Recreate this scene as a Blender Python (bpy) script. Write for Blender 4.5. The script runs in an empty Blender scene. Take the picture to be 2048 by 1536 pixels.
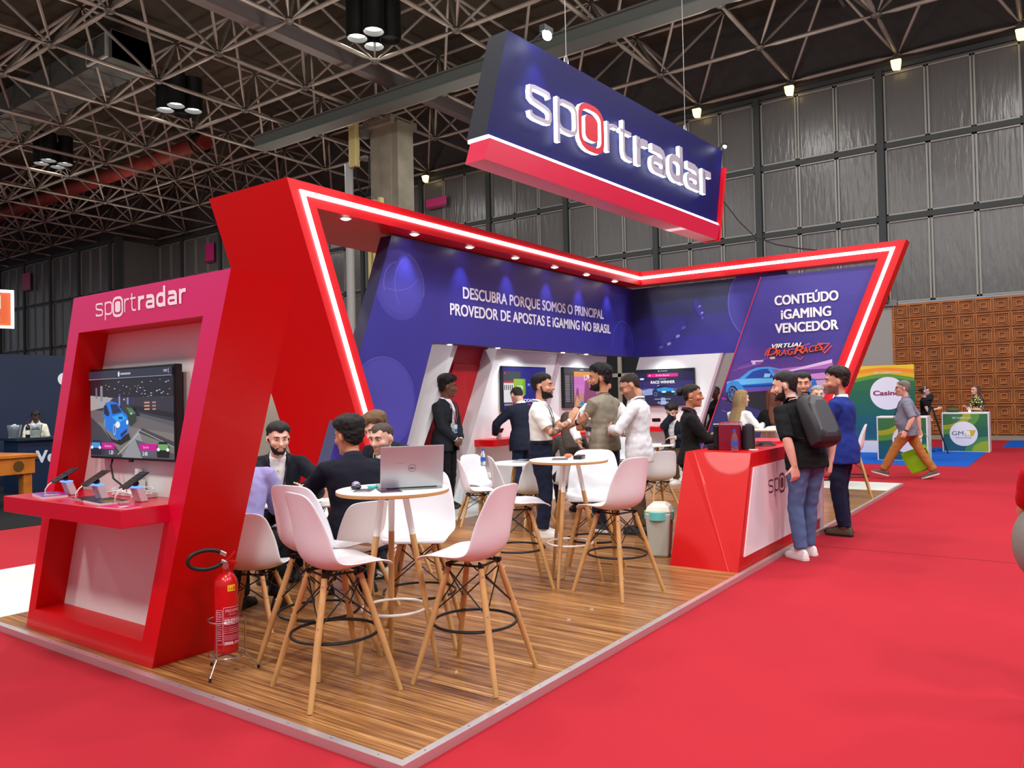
import bpy, bmesh, math, random
from math import sin, cos, pi, radians, sqrt, atan2
from mathutils import Vector, Matrix, noise
V = Vector
R = radians
random.seed(7)
scene = bpy.context.scene
COL = scene.collection

# ------------------------------------------------------------------ camera, light, exposure
def make_camera():
    yaw, pitch, roll, f = 0.621286642, 0.0203567793, -0.020716655, 1562.40679
    fw = V((cos(yaw) * cos(pitch), sin(yaw) * cos(pitch), sin(pitch)))
    r = V((sin(yaw), -cos(yaw), 0)); u = r.cross(fw)
    c, s = cos(roll), sin(roll)
    r2 = c * r + s * u; u2 = -s * r + c * u
    cd = bpy.data.cameras.new('camera'); cam = bpy.data.objects.new('camera', cd); COL.objects.link(cam)
    m = Matrix((r2, u2, -fw)).transposed().to_4x4()
    m.translation = V((-2.38587944, -2.30891776, 1.55))
    cam.matrix_world = m
    cd.sensor_width = 36; cd.lens = f / 2048 * 36; cd.clip_end = 400
    scene.camera = cam
make_camera()
vs = scene.view_settings
vs.view_transform = 'Standard'; vs.look = 'None'; vs.gamma = 1; vs.use_curve_mapping = False
vs.exposure = -0.12
scene.cycles.use_denoising = True
scene.cycles.max_bounces = 6; scene.cycles.diffuse_bounces = 3; scene.cycles.glossy_bounces = 3
scene.cycles.transmission_bounces = 6; scene.cycles.transparent_max_bounces = 8
scene.cycles.sample_clamp_indirect = 4.0
scene.cycles.caustics_reflective = False; scene.cycles.caustics_refractive = False

w = bpy.data.worlds.new('hall_air'); scene.world = w; w.use_nodes = True
w.node_tree.nodes['Background'].inputs[0].default_value = (0.80, 0.88, 1.0, 1)
w.node_tree.nodes['Background'].inputs[1].default_value = 0.40

def light(name, kind, loc, power, size=1.0, color=(1, 1, 1), aim=None, spot=None, blend=0.5):
    l = bpy.data.lights.new(name, kind); l.energy = power; l.color = color
    if kind == 'AREA':
        l.shape = 'DISK'; l.size = size
    else:
        l.shadow_soft_size = size
    if kind == 'SPOT':
        l.spot_size = R(spot); l.spot_blend = blend
    o = bpy.data.objects.new(name, l); COL.objects.link(o); o.location = loc
    d = V(aim) - V(loc) if aim else V((0, 0, -1))
    o.rotation_euler = d.to_track_quat('-Z', 'Y').to_euler()
    return o
# the hall's high bay lamps: a regular field under the roof, unseen outer rows tilted as added front fill
for i, x in enumerate((-8.5, -1.5, 5.5, 12.5, 19.5)):
    for j, y in enumerate((-9, -1.5, 6, 14, 24, 38)):
        light('bay_light', 'AREA', (x, y, 12.2), (620 if x < -5 or y < -5 else 430) if y < 10 and x < 15 else 340 if y < 20 else 300, 1.6, (1.0, 0.975, 0.94), (3, 2, .5) if (x < -5 or y < -5) and y < 10 and x < 15 else None)
        if x > 4 and y > -5: light('roof_fill', 'AREA', (x, y, 8.6), 130, 2.5, (1.0, 0.96, 0.84), (x, y, 20))  # added upward fill without a lamp body, brightens the roof tubes

# ------------------------------------------------------------------ materials
def lin(c):
    return tuple(((v / 255) / 12.92 if v <= 10.31 else (((v / 255) + 0.055) / 1.055) ** 2.4) for v in c)
MATS = {}
def P(name, c, rough=0.5, metal=0.0, spec=0.5, bump=0, bscale=200, coat=0, noise_amt=0, nscale=5, alpha=1, trans=0, emit=0, ior=1.45):
    if name in MATS: return MATS[name]
    m = bpy.data.materials.new(name); m.use_nodes = True; nt = m.node_tree; b = nt.nodes['Principled BSDF']
    col = (*lin(c), 1)
    b.inputs['Base Color'].default_value = col; b.inputs['Roughness'].default_value = rough
    b.inputs['Metallic'].default_value = metal; b.inputs['Specular IOR Level'].default_value = spec
    b.inputs['Coat Weight'].default_value = coat; b.inputs['Alpha'].default_value = alpha
    b.inputs['Transmission Weight'].default_value = trans; b.inputs['IOR'].default_value = ior
    if emit:
        b.inputs['Emission Color'].default_value = col; b.inputs['Emission Strength'].default_value = emit
    tc = None
    if bump or noise_amt: tc = nt.nodes.new('ShaderNodeTexCoord')
    if bump:
        n = nt.nodes.new('ShaderNodeTexNoise'); n.inputs['Scale'].default_value = bscale; n.inputs['Detail'].default_value = 3
        nt.links.new(tc.outputs['Object'], n.inputs['Vector'])
        bp = nt.nodes.new('ShaderNodeBump'); bp.inputs['Strength'].default_value = bump; bp.inputs['Distance'].default_value = 0.01
        nt.links.new(n.outputs['Fac'], bp.inputs['Height']); nt.links.new(bp.outputs[0], b.inputs['Normal'])
    if noise_amt:
        n = nt.nodes.new('ShaderNodeTexNoise'); n.inputs['Scale'].default_value = nscale; n.inputs['Detail'].default_value = 4
        nt.links.new(tc.outputs['Object'], n.inputs['Vector'])
        mr = nt.nodes.new('ShaderNodeMapRange'); mr.inputs['From Min'].default_value = .3; mr.inputs['From Max'].default_value = .7
        mr.inputs['To Min'].default_value = 1 - noise_amt; mr.inputs['To Max'].default_value = 1 + noise_amt
        nt.links.new(n.outputs['Fac'], mr.inputs['Value'])
        mx = nt.nodes.new('ShaderNodeVectorMath'); mx.operation = 'SCALE'; mx.inputs[0].default_value = col[:3]
        nt.links.new(mr.outputs[0], mx.inputs['Scale']); nt.links.new(mx.outputs[0], b.inputs['Base Color'])
    MATS[name] = m
    return m
def EM(name, c, strength):
    if name in MATS: return MATS[name]
    m = bpy.data.materials.new(name); m.use_nodes = True; nt = m.node_tree; nt.nodes.clear()
    e = nt.nodes.new('ShaderNodeEmission'); e.inputs[0].default_value = (*lin(c), 1); e.inputs[1].default_value = strength
    o = nt.nodes.new('ShaderNodeOutputMaterial'); nt.links.new(e.outputs[0], o.inputs[0])
    MATS[name] = m; return m
def attr_mat(name, rough=0.45, emit=0.0):
    """colour comes from the printed artwork (a colour attribute on the mesh)"""
    if name in MATS: return MATS[name]
    m = bpy.data.materials.new(name); m.use_nodes = True; nt = m.node_tree; b = nt.nodes['Principled BSDF']
    a = nt.nodes.new('ShaderNodeAttribute'); a.attribute_name = 'Col'
    b.inputs['Roughness'].default_value = rough
    if emit:
        b.inputs['Base Color'].default_value = (0.01, 0.01, 0.01, 1); b.inputs['Roughness'].default_value = 0.25
        nt.links.new(a.outputs['Color'], b.inputs['Emission Color']); b.inputs['Emission Strength'].default_value = emit
    else:
        nt.links.new(a.outputs['Color'], b.inputs['Base Color'])
    MATS[name] = m; return m

# ------------------------------------------------------------------ objects and tags
def link(o, parent=None):
    COL.objects.link(o)
    if parent is not None: o.parent = parent
    return o
def thing(name, label, cat, loc=(0, 0, 0), rz=0, group=None):
    o = bpy.data.objects.new(name, None); link(o); o.location = loc; o.rotation_euler = (0, 0, rz); o.empty_display_size = 0.1
    return tag(o, label, cat, group)
def tag(o, label, cat, group=None):
    o['label'] = label; o['category'] = cat
    if group: o['group'] = group
    return o
def struct(o, label=None):
    o['kind'] = 'structure'
    if label: o['label'] = label
    return o
def dup(root, loc=None, rz=None, label=None):
    r = root.copy(); COL.objects.link(r)
    if loc is not None: r.location = loc
    if rz is not None: r.rotation_euler = (0, 0, rz)
    if label: r['label'] = label
    for ch in list(root.children):
        c = ch.copy(); COL.objects.link(c); c.parent = r
        for g in list(ch.children):
            d = g.copy(); COL.objects.link(d); d.parent = c
    return r

class MB:
    """collects shapes and links them as ONE mesh object"""
    def __init__(s): s.v = []; s.f = []; s.m = []; s.c = []; s.cur = 0; s.col = None
    def add(s, vs_, fs_):
        n = len(s.v); s.v += [tuple(q) for q in vs_]
        for f in fs_:
            s.f.append([n + i for i in f]); s.m.append(s.cur); s.c.append(s.col)
        return s
    def box(s, a, b):
        x0, y0, z0 = a; x1, y1, z1 = b
        return s.hexa([(x0, y0, z0), (x1, y0, z0), (x1, y1, z0), (x0, y1, z0), (x0, y0, z1), (x1, y0, z1), (x1, y1, z1), (x0, y1, z1)])
    def hexa(s, p):
        return s.add(p, [(3, 2, 1, 0), (4, 5, 6, 7), (0, 1, 5, 4), (1, 2, 6, 5), (2, 3, 7, 6), (3, 0, 4, 7)])
    def prism(s, poly, d):
        d = V(d); n = len(poly); a = [V(q) for q in poly]; b = [q + d for q in a]
        return s.add(a + b, [tuple(range(n))[::-1], tuple(range(n, 2 * n))] + [(i, (i + 1) % n, n + (i + 1) % n, n + i) for i in range(n)])
    def tube(s, pts, r, n=8, closed=False, caps=True, flat=1.0):
        pts = [V(q) for q in pts]; k = len(pts); rs = r if isinstance(r, (list, tuple)) else [r] * k
        rings = []; up = None
        for i, q in enumerate(pts):
            if closed: t = pts[(i + 1) % k] - pts[i - 1]
            else: t = pts[min(i + 1, k - 1)] - pts[max(i - 1, 0)]
            if t.length < 1e-9: t = V((0, 0, 1))
            t.normalize()
            if up is None:
                up = V((0, 0, 1)) if abs(t.z) < .95 else V((0, 1, 0))
            a = t.cross(up)
            if a.length < 1e-4: a = t.orthogonal()
            a.normalize(); b = a.cross(t).normalized(); up = b
            rings.append([q + rs[i] * (cos(2 * pi * j / n) * a + flat * sin(2 * pi * j / n) * b) for j in range(n)])
        fs = []
        m = k if closed else k - 1
        for i in range(m):
            for j in range(n):
                i2 = (i + 1) % k
                fs.append((i * n + j, i * n + (j + 1) % n, i2 * n + (j + 1) % n, i2 * n + j))
        if caps and not closed:
            fs.append(tuple(range(n))[::-1]); fs.append(tuple((k - 1) * n + j for j in range(n)))
        return s.add([q for g in rings for q in g], fs)
    def lathe(s, prof, n=24, c=(0, 0, 0), ax='z'):
        vs_ = []; fs = []; k = len(prof)
        for r, z in prof:
            for j in range(n):
                a = 2 * pi * j / n; q = (r * cos(a), r * sin(a), z)
                if ax == 'y': q = (q[0], q[2], q[1])
                if ax == 'x': q = (q[2], q[0], q[1])
                vs_.append((c[0] + q[0], c[1] + q[1], c[2] + q[2]))
        for i in range(k - 1):
            for j in range(n): fs.append((i * n + j, i * n + (j + 1) % n, (i + 1) * n + (j + 1) % n, (i + 1) * n + j))
        fs.append(tuple(range(n))[::-1]); fs.append(tuple((k - 1) * n + j for j in range(n)))
        return s.add(vs_, fs)
    def ell(s, c, r, n=12, k=8, M=None):
        prof = [(max(1e-4, sin(pi * i / k)), -cos(pi * i / k)) for i in range(k + 1)]
        vs_ = []
        for a, z in prof:
            for j in range(n):
                q = V((a * cos(2 * pi * j / n) * r[0], a * sin(2 * pi * j / n) * r[1], z * r[2]))
                if M is not None: q = M @ q
                vs_.append(V(c) + q)
        fs = [(i * n + j, i * n + (j + 1) % n, (i + 1) * n + (j + 1) % n, (i + 1) * n + j) for i in range(k) for j in range(n)]
        fs.append(tuple(range(n))[::-1]); fs.append(tuple(k * n + j for j in range(n)))
        return s.add(vs_, fs)
    def loft(s, rings, caps=True):
        n = len(rings[0]); k = len(rings)
        fs = [(i * n + j, i * n + (j + 1) % n, (i + 1) * n + (j + 1) % n, (i + 1) * n + j) for i in range(k - 1) for j in range(n)]
        if caps: fs.append(tuple(range(n))[::-1]); fs.append(tuple((k - 1) * n + j for j in range(n)))
        return s.add([q for g in rings for q in g], fs)
    def mesh(s, name, mats, smooth=False):
        me = bpy.data.meshes.new(name); me.from_pydata(s.v, [], s.f)
        for m in (mats if isinstance(mats, (list, tuple)) else [mats]): me.materials.append(m)
        me.polygons.foreach_set('material_index', s.m)
        if any(c is not None for c in s.c):
            ca = me.color_attributes.new('Col', 'FLOAT_COLOR', 'CORNER'); i = 0; buf = []
            for f, c in zip(s.f, s.c):
                c = c or (1, 1, 1)
                for q in f: buf += [c[0], c[1], c[2], 1.0]
            ca.data.foreach_set('color', buf)
        bm = bmesh.new(); bm.from_mesh(me)
        if not any(c is not None for c in s.c): bmesh.ops.recalc_face_normals(bm, faces=bm.faces)
        bm.to_mesh(me); bm.free()
        if smooth:
            me.polygons.foreach_set('use_smooth', [True] * len(me.polygons))
            if smooth != 'all':
                try: me.set_sharp_from_angle(angle=R(38))
                except Exception: pass
        me.update(); return me
    def build(s, name, mats, parent=None, smooth=False, bevel=0, loc=None, rz=None, M=None):
        o = bpy.data.objects.new(name, s.mesh(name, mats, smooth)); link(o, parent)
        if M is not None: o.matrix_local = M
        if loc is not None: o.location = loc
        if rz is not None: o.rotation_euler = (0, 0, rz)
        if bevel:
            b = o.modifiers.new('bevel', 'BEVEL'); b.width = bevel; b.segments = 2; b.limit_method = 'ANGLE'; b.angle_limit = R(40)
        return o

# ------------------------------------------------------------------ flat artwork: prints, screens, lettering
TXT = {}
def text_polys(body, bold=0.0, shear=0.0, space=1.0):
    key = (body, bold, shear, space)
    if key in TXT: return TXT[key]
    cu = bpy.data.curves.new('t', 'FONT'); cu.body = body; cu.size = 1; cu.offset = bold; cu.shear = shear; cu.space_character = space
    cu.align_x = 'CENTER'; cu.resolution_u = 6
    ob = bpy.data.objects.new('t', cu); COL.objects.link(ob)
    dg = bpy.context.evaluated_depsgraph_get(); me = bpy.data.meshes.new_from_object(ob.evaluated_get(dg))
    vs_ = [(v.co.x, v.co.y) for v in me.vertices]; fs = [tuple(p.vertices) for p in me.polygons]
    bpy.data.objects.remove(ob); bpy.data.curves.remove(cu); bpy.data.meshes.remove(me)
    TXT[key] = (vs_, fs); return TXT[key]
class Art:
    """flat shapes laid over each other on a plane: origin o, u to the right, v up, n towards the viewer"""
    def __init__(s, o, u, v, gap=0.0004):
        s.o = V(o); s.u = V(u).normalized(); s.w = V(v).normalized(); s.n = s.u.cross(s.w).normalized(); s.mb = MB(); s.k = 0; s.gap = gap
    def pt(s, a, b): return s.o + a * s.u + b * s.w + s.n * (s.k * s.gap)
    def poly(s, pts, c, step=True):
        if step: s.k += 1
        s.mb.col = lin(c); s.mb.add([s.pt(*q) for q in pts], [tuple(range(len(pts)))]); return s
    def rect(s, a, b, c, d, col): return s.poly([(a, b), (c, b), (c, d), (a, d)], col)
    def grad(s, pts_l, pts_r, cols):
        """strips: list of left points, right points, colours between"""
        s.k += 1
        for i, c in enumerate(cols):
            s.mb.col = lin(c); s.mb.add([s.pt(*pts_l[i]), s.pt(*pts_r[i]), s.pt(*pts_r[i + 1]), s.pt(*pts_l[i + 1])], [(0, 1, 2, 3)])
        return s
    def disc(s, a, b, r, col, ry=None, n=40, rot=0):
        ry = ry or r
        return s.poly([(a + r * cos(t) * cos(rot) - ry * sin(t) * sin(rot), b + r * cos(t) * sin(rot) + ry * sin(t) * cos(rot)) for t in [2 * pi * i / n for i in range(n)]], col)
    def line(s, pts, wd, col, closed=False):
        s.k += 1; s.mb.col = lin(col)
        p = [V((q[0], q[1])) for q in pts]; n = len(p); L = []; Rr = []
        for i in range(n):
            a = p[i - 1] if (i or closed) else p[i]; b = p[(i + 1) % n] if (i < n - 1 or closed) else p[i]
            d1 = (p[i] - a); d2 = (b - p[i])
            d1 = d1.normalized() if d1.length > 1e-9 else d2.normalized(); d2 = d2.normalized() if d2.length > 1e-9 else d1
            t = (d1 + d2); t = t.normalized() if t.length > 1e-6 else d1
            nn = V((-t.y, t.x)); k = 1 / max(.4, nn.dot(V((-d1.y, d1.x))))
            L.append(p[i] + nn * wd / 2 * k); Rr.append(p[i] - nn * wd / 2 * k)
        m = n if closed else n - 1
        vs_ = [s.pt(q.x, q.y) for q in L + Rr]
        s.mb.add(vs_, [(n + i, n + (i + 1) % n, (i + 1) % n, i) for i in range(m)]); return s
    def arc(s, a, b, r, t0, t1, wd, col, ry=None, n=24):
        ry = ry or r
        return s.line([(a + r * cos(R(t0 + (t1 - t0) * i / n)), b + ry * sin(R(t0 + (t1 - t0) * i / n))) for i in range(n + 1)], wd, col)
    def text(s, body, a, b, size, col, bold=0.0, shear=0.0, width=None, rot=0, align='c', space=1.0):
        vs_, fs = text_polys(body, 0, shear, space)
        x0 = min(q[0] for q in vs_); x1 = max(q[0] for q in vs_); k = size
        kx = (width / (x1 - x0)) if width else k
        cx = (x0 + x1) / 2 if align == 'c' else x0
        s.k += 1; s.mb.col = lin(col); q = bold * 1.5 * k
        for dx, dy in ([(0, 0)] if bold <= .004 else [(-q, -q * .6), (q, -q * .6), (q, q * .6), (-q, q * .6), (0, 0), (0, q * .6), (0, -q * .6)]):
            out = []; s.k += .3
            for x, y in vs_:
                X, Y = (x - cx) * kx + dx, y * k + dy
                out.append(s.pt(a + X * cos(rot) - Y * sin(rot), b + X * sin(rot) + Y * cos(rot)))
            s.mb.add(out, fs)
        return s
    def build(s, name, mat, parent=None):
        return s.mb.build(name, mat, parent)
PRINT = attr_mat('printed_artwork', 0.42)
PRINT_SATIN = attr_mat('printed_panel', 0.3)
SCREEN = attr_mat('lit_screen', 0.2, 1.0)

# the stand's wordmark, drawn as rounded strokes on a unit x-height
def rrect(x0, y0, x1, y1, r, a=0, b=360):
    pts = []
    for cx, cy, t in ((x1 - r, y1 - r, 0), (x0 + r, y1 - r, 90), (x0 + r, y0 + r, 180), (x1 - r, y0 + r, 270)):
        pts += [(cx + r * cos(R(t + k * 22.5)), cy + r * sin(R(t + k * 22.5))) for k in range(5)]
    return pts
def wordmark():
    """list of (points, width, closed, kind) ; x-height 1"""
    S = []; t = .13; x = 0
    # s
    S.append(([(.74, .8), (.70, .92), (.58, .935), (.2, .935), (.08, .9), (.065, .78), (.07, .62), (.16, .55), (.3, .525), (.52, .485), (.68, .44), (.745, .36), (.745, .2), (.7, .09), (.58, .065), (.2, .065), (.08, .1), (.05, .22)], t, False, 'thin'))
    # p
    x = .98; S.append(([(x + .065, -.36), (x + .065, 1.0)], t, False, 'thin'))
    S.append((rrect(x + .07, .065, x + .76, .935, .22), t, True, 'thin'))
    # o, the larger one with a filled centre
    x = 1.84; S.append((rrect(x + .04, -.16, x + .98, 1.16, .34), t * 1.5, True, 'ring')); S.append((rrect(x + .24, .1, x + .78, .9, .17), 0, True, 'dot'))
    # r
    x = 3.0; S.append(([(x + .065, 0), (x + .065, 1.0)], t, False, 'thin')); S.append(([(x + .07, .62), (x + .12, .84), (x + .28, .935), (x + .5, .935)], t, False, 'thin'))
    # t
    x = 3.62; S.append(([(x + .17, 1.3), (x + .17, .25), (x + .22, .11), (x + .34, .065), (x + .56, .065)], t, False, 'thin')); S.append(([(x, .935), (x + .54, .935)], t, False, 'thin'))
    T = .27
    # bold r a d a r
    def br(x): S.append(([(x + .135, 0), (x + .135, 1.0)], T, False, 'bold')); S.append(([(x + .14, .6), (x + .22, .8), (x + .36, .87), (x + .62, .87)], T * .96, False, 'bold'))
    def ba(x):
        S.append(([(x + .12, .87), (x + .56, .87), (x + .70, .81), (x + .765, .66), (x + .765, 0)], T, False, 'bold'))
        S.append((rrect(x + .13, .115, x + .76, .5, .16), T * .82, True, 'bold'))
    br(4.36); ba(5.08)
    x = 6.08; S.append(([(x + .765, 0), (x + .765, 1.42)], T, False, 'bold')); S.append((rrect(x + .135, .125, x + .76, .875, .26), T, True, 'bold'))
    ba(7.1); br(8.12)
    return [([(q[0] * 1.38, q[1]) for q in p], w_, c, k) for p, w_, c, k in S], 8.76 * 1.38
def wordmark_art(art, a, b, width, cols):
    S, Wd = wordmark(); k = width / Wd
    for pts, wd, cl, kind in S:
        q = [(a + x * k, b + y * k) for x, y in pts]; c = cols.get(kind, cols['thin'])
        kk = art.k
        if kind == 'dot': art.poly(q, c)
        else: art.line(q, wd * k, c, cl)
        art.k = kk + .25
    art.k += 1
def stroke_solid(mb, pts, wd, closed, o, u, w, depth, fill=False):
    """a stroke of the wordmark as a raised letter, depth along the normal; faces use slot 0, edges slot 1"""
    u = V(u); w = V(w); n = u.cross(w).normalized(); o = V(o)
    if fill:
        L = [V(q) for q in pts]; k = len(L)
        fr = [o + q.x * u + q.y * w + n * depth for q in L]; bk = [o + q.x * u + q.y * w for q in L]
        mb.cur = 0; mb.add(fr, [tuple(range(k))]); mb.cur = 1
        mb.add(fr + bk, [(i, k + i, k + (i + 1) % k, (i + 1) % k) for i in range(k)]); return
    A = Art((0, 0, 0), (1, 0, 0), (0, 1, 0), 0); A.line(pts, wd, (0, 0, 0), closed)
    vs2 = A.mb.v; k = len(pts); m = k if closed else k - 1
    fr = [o + q[0] * u + q[1] * w + n * depth for q in vs2]; bk = [o + q[0] * u + q[1] * w for q in vs2]
    mb.cur = 0; mb.add(fr, A.mb.f); mb.cur = 1; N = 2 * k; al = fr + bk; fs = []
    for i in range(m):
        j = (i + 1) % k
        fs += [(i, j, N + j, N + i), (k + j, k + i, N + k + i, N + k + j)]
    if not closed: fs += [(0, k, N + k, N), (k - 1, N + k - 1, N + 2 * k - 1, 2 * k - 1)]
    mb.add(al, fs)
# ------------------------------------------------------------------ the hall
def carpet_mat(name, c, amt=.07):
    m = P(name, c, .95, spec=.15, bump=.25, bscale=350, noise_amt=amt, nscale=.35)
    return m
M_RED = carpet_mat('red_carpet', (166, 36, 48)); M_BLUE = carpet_mat('blue_carpet', (22, 84, 178)); M_BLACK = carpet_mat('black_carpet', (30, 31, 33))
mb = MB(); mb.box((-16, -16, -.1), (28, 95, 0)); struct(mb.build('floor', M_RED), 'red exhibition carpet of the hall aisles')
mb = MB(); mb.box((15.9, -.55, 0), (22.0, 9, .006)); struct(mb.build('floor_carpet_blue', M_BLUE))
mb = MB(); mb.box((22.3, -6, 0), (25.8, -.75, .006)); struct(mb.build('floor_carpet_blue.001', M_BLUE))
mb = MB(); mb.box((-14, 9.0, 0), (11, 24, .006)); struct(mb.build('floor_carpet_black', M_BLACK))
# seams of the carpet lengths
mb = MB()
for y in (-2.1, -4.1, -6.1): mb.box((-12, y - .004, 0), (25.5, y + .004, .003))
mb.box((12.9, -10, 0), (12.91, -.6, .003)); mb.box((5.9, -10, 0), (5.908, -.01, .003))
struct(mb.build('floor_seams', P('carpet_seam', (154, 32, 43), .95)))
mb = MB(); mb.box((-16, -16, 15.6), (28, 95, 15.8)); struct(mb.build('ceiling', P('roof_dark', (58, 52, 40), .9, noise_amt=.3, nscale=.2)))

M_STEEL = P('dark_steel', (48, 52, 52), .6); M_FRAME = P('panel_frame', (140, 140, 134), .5, .3)
def sheet_mat():
    m = P('glazed_sheet', (92, 92, 90), .26, spec=.5); nt = m.node_tree; b = nt.nodes['Principled BSDF']
    tc = nt.nodes.new('ShaderNodeTexCoord'); mp = nt.nodes.new('ShaderNodeMapping'); mp.inputs['Scale'].default_value = (3, 3, .5)
    n = nt.nodes.new('ShaderNodeTexNoise'); n.inputs['Scale'].default_value = 2.2; n.inputs['Detail'].default_value = 3
    bp = nt.nodes.new('ShaderNodeBump'); bp.inputs['Strength'].default_value = .5; bp.inputs['Distance'].default_value = .04
    nt.links.new(tc.outputs['Object'], mp.inputs[0]); nt.links.new(mp.outputs[0], n.inputs['Vector']); nt.links.new(n.outputs['Fac'], bp.inputs['Height']); nt.links.new(bp.outputs[0], b.inputs['Normal'])
    return m
M_SHEET = sheet_mat()
def sheet_wall(name, x, y0, y1, z0, rails, ztop, parent):
    """steel posts every 4.11 m with three framed sheets per bay and row; faces -x"""
    sh = MB(); fr = MB(); st = MB(); W3 = 4.11
    sh.box((x + .06, y0, z0), (x + .1, y1, ztop))
    k0 = math.ceil((y0 - 2.65) / W3)
    ys = [2.65 + W3 * k for k in range(k0, k0 + int((y1 - y0) / W3) + 2) if y0 - .1 <= 2.65 + W3 * k <= y1 + .1]
    for y in ys: st.box((x - .12, y - .11, z0), (x + .1, y + .11, ztop + .1))
    zs = [z0] + rails + [ztop]
    for z in rails: st.box((x - .04, y0, z - .09), (x + .1, y1, z + .09))
    st.box((x - .06, y0, ztop), (x + .1, y1, ztop + .15))
    for a in range(len(zs) - 1):
        za = zs[a] + (.09 if a else 0); zb = zs[a + 1] - .09
        for yb in [ys[0] - W3] + ys:
            for q in range(3):
                a0 = max(y0, yb + .11 + q * (W3 - .22) / 3); a1 = min(y1, yb + .11 + (q + 1) * (W3 - .22) / 3)
                if a1 - a0 < .3: continue
                g = .02; t = .055
                for bx in (((a0 + g, za), (a0 + g + t, zb)), ((a1 - g - t, za), (a1 - g, zb)), ((a0 + g, za), (a1 - g, za + t)), ((a0 + g, zb - t), (a1 - g, zb))):
                    fr.box((x, bx[0][0], bx[0][1]), (x + .06, bx[1][0], bx[1][1]))
    sh.build('sheet_panels', M_SHEET, parent); fr.build('panel_frames', M_FRAME, parent); st.build('steel_posts', M_STEEL, parent)
wb = bpy.data.objects.new('wall_back', None); link(wb); struct(wb, 'tall hall wall of grey framed sheets between dark steel posts')
sheet_wall('wall_back', 26, -14, 47, 4.5, [7.31, 9.75], 12.25, wb)
wl = bpy.data.objects.new('wall_left', None); link(wl); struct(wl, 'far hall wall of grey sheets beyond the corner')
sheet_wall('wall_left', 23.5, 47, 95, 0, [3.2, 5.9, 9.1], 12.25, wl)
mb = MB(); mb.box((23.5, 46.9, 0), (26.2, 47.05, 12.3)); mb.build('return_wall', M_SHEET, wl)
mb = MB(); mb.box((23.3, 46.7, 0), (23.7, 47.1, 12.5)); mb.build('corner_post', M_STEEL, wl)
mb = MB(); mb.box((26.05, 2.48, 0), (26.25, 47, 4.5)); mb.build('plaster_base', P('hall_plaster', (150, 148, 144), .85), wb)
mb = MB(); mb.box((25.95, 2.3, 4.4), (26.2, 47, 4.6)); mb.build('ledge', P('ledge_grey', (120, 120, 118), .7), wb)
# timber coffers under the sheets
WOODC = P('coffer_timber', (164, 98, 42), .5, noise_amt=.22, nscale=3, bump=.1, bscale=60)
cf = MB(); x = 26.0; cf.box((x + .05, -14, .12), (x + .2, 2.48, 4.45)); p_ = .47
for i in range(26):
    for j in range(9):
        y1 = 2.44 - p_ * i; z0 = .16 + .475 * j; c = (y1 - p_ / 2, z0 + .2375)
        for a, t, d in ((.21, .03, .07), (.15, .022, .04), (.095, .032, .065)):
            cf.box((x + .05 - d, c[0] - a, c[1] - a), (x + .05, c[0] - a + t, c[1] + a)); cf.box((x + .05 - d, c[0] + a - t, c[1] - a), (x + .05, c[0] + a, c[1] + a))
            cf.box((x + .05 - d, c[0] - a + t, c[1] + a - t), (x + .05, c[0] + a - t, c[1] + a)); cf.box((x + .05 - d, c[0] - a + t, c[1] - a), (x + .05, c[0] + a - t, c[1] - a + t))
cf.build('timber_coffers', WOODC, wb)
mb = MB(); mb.box((25.9, -14, 0), (26.2, 2.48, .13)); mb.build('plinth', P('stone_plinth', (140, 130, 118), .8), wb)
# black cloth between wall and roof
mb = MB()
N = 120
ring = []
for i in range(N + 1):
    y = -14 + 109 * i / N; o = .12 * sin(i * 1.7) + .08 * sin(i * .6)
    ring.append((y, 26.35 + o if y < 47 else 23.9 + o))
for i in range(N):
    (ya, xa), (yb, xb) = ring[i], ring[i + 1]
    mb.add([(xa - .2, ya, 12.35 + .12 * sin(i * .9)), (xb - .2, yb, 12.35 + .12 * sin(i * .9 + .9)), (xb, yb, 15.7), (xa, ya, 15.7)], [(0, 1, 2, 3)])
mb.build('cloth_valance', P('black_cloth', (58, 55, 54), .9), wb, smooth='all')

# ------------------------------------------------------------------ space frame roof
M_TUBE = P('grey_tube', (150, 143, 132), .42, .35, noise_amt=.12, nscale=2)
sf = bpy.data.objects.new('ceiling_space_frame', None); link(sf); struct(sf, 'grey tubular space frame carrying the hall roof')
G = 3.42; ZL, ZU = 12.6, 15.0; CX, CY = -2.386, -2.309
def seen(x, y):
    d = math.hypot(x - CX, y - CY); a = math.degrees(atan2(y - CY, x - CX))
    return -6 < a < 78 and 13 < d < 84 and y > -5
def unit_tube(name, r, L):
    mb = MB(); e = .06 * L
    mb.tube([(.12, 0, 0), (.3, 0, 0), (e + .35, 0, 0), (L - e - .35, 0, 0), (L - .3, 0, 0), (L - .12, 0, 0)], [r * .45, r * .55, r, r, r * .55, r * .45], 10)
    return mb.mesh(name, M_TUBE, True)
DL = V((G / 2, G / 2, ZU - ZL)).length
ME_C = unit_tube('chord', .068, G); ME_D = unit_tube('diagonal', .052, DL); ME_U = unit_tube('upper', .06, G)
low = []; dia = []; upp = []; nod = []
for i in range(-1, 12):
    for j in range(-4, 26):
        x = 25.8 - G * i; y = 5.45 + G * j
        if x < 23.9 or y < 46:
            if seen(x, y):
                nod.append((x, y, ZL))
                if i > 0 or (i == 0): low.append(((x, y, ZL), (0, 0, 1)) if i > 0 else None)
                low.append(((x, y, ZL), (0, 1, 0)))
                for sx in (-1, 1):
                    for sy in (-1, 1):
                        if i == 0 and sx > 0: continue
                        dia.append(((x, y, ZL), V((sx * G / 2, sy * G / 2, ZU - ZL))))
            u = (x - G / 2, y + G / 2, ZU)
            if seen(u[0], u[1]): upp.append((u, 'x')); upp.append((u, 'y'))
low = [q for q in low if q]
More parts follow.
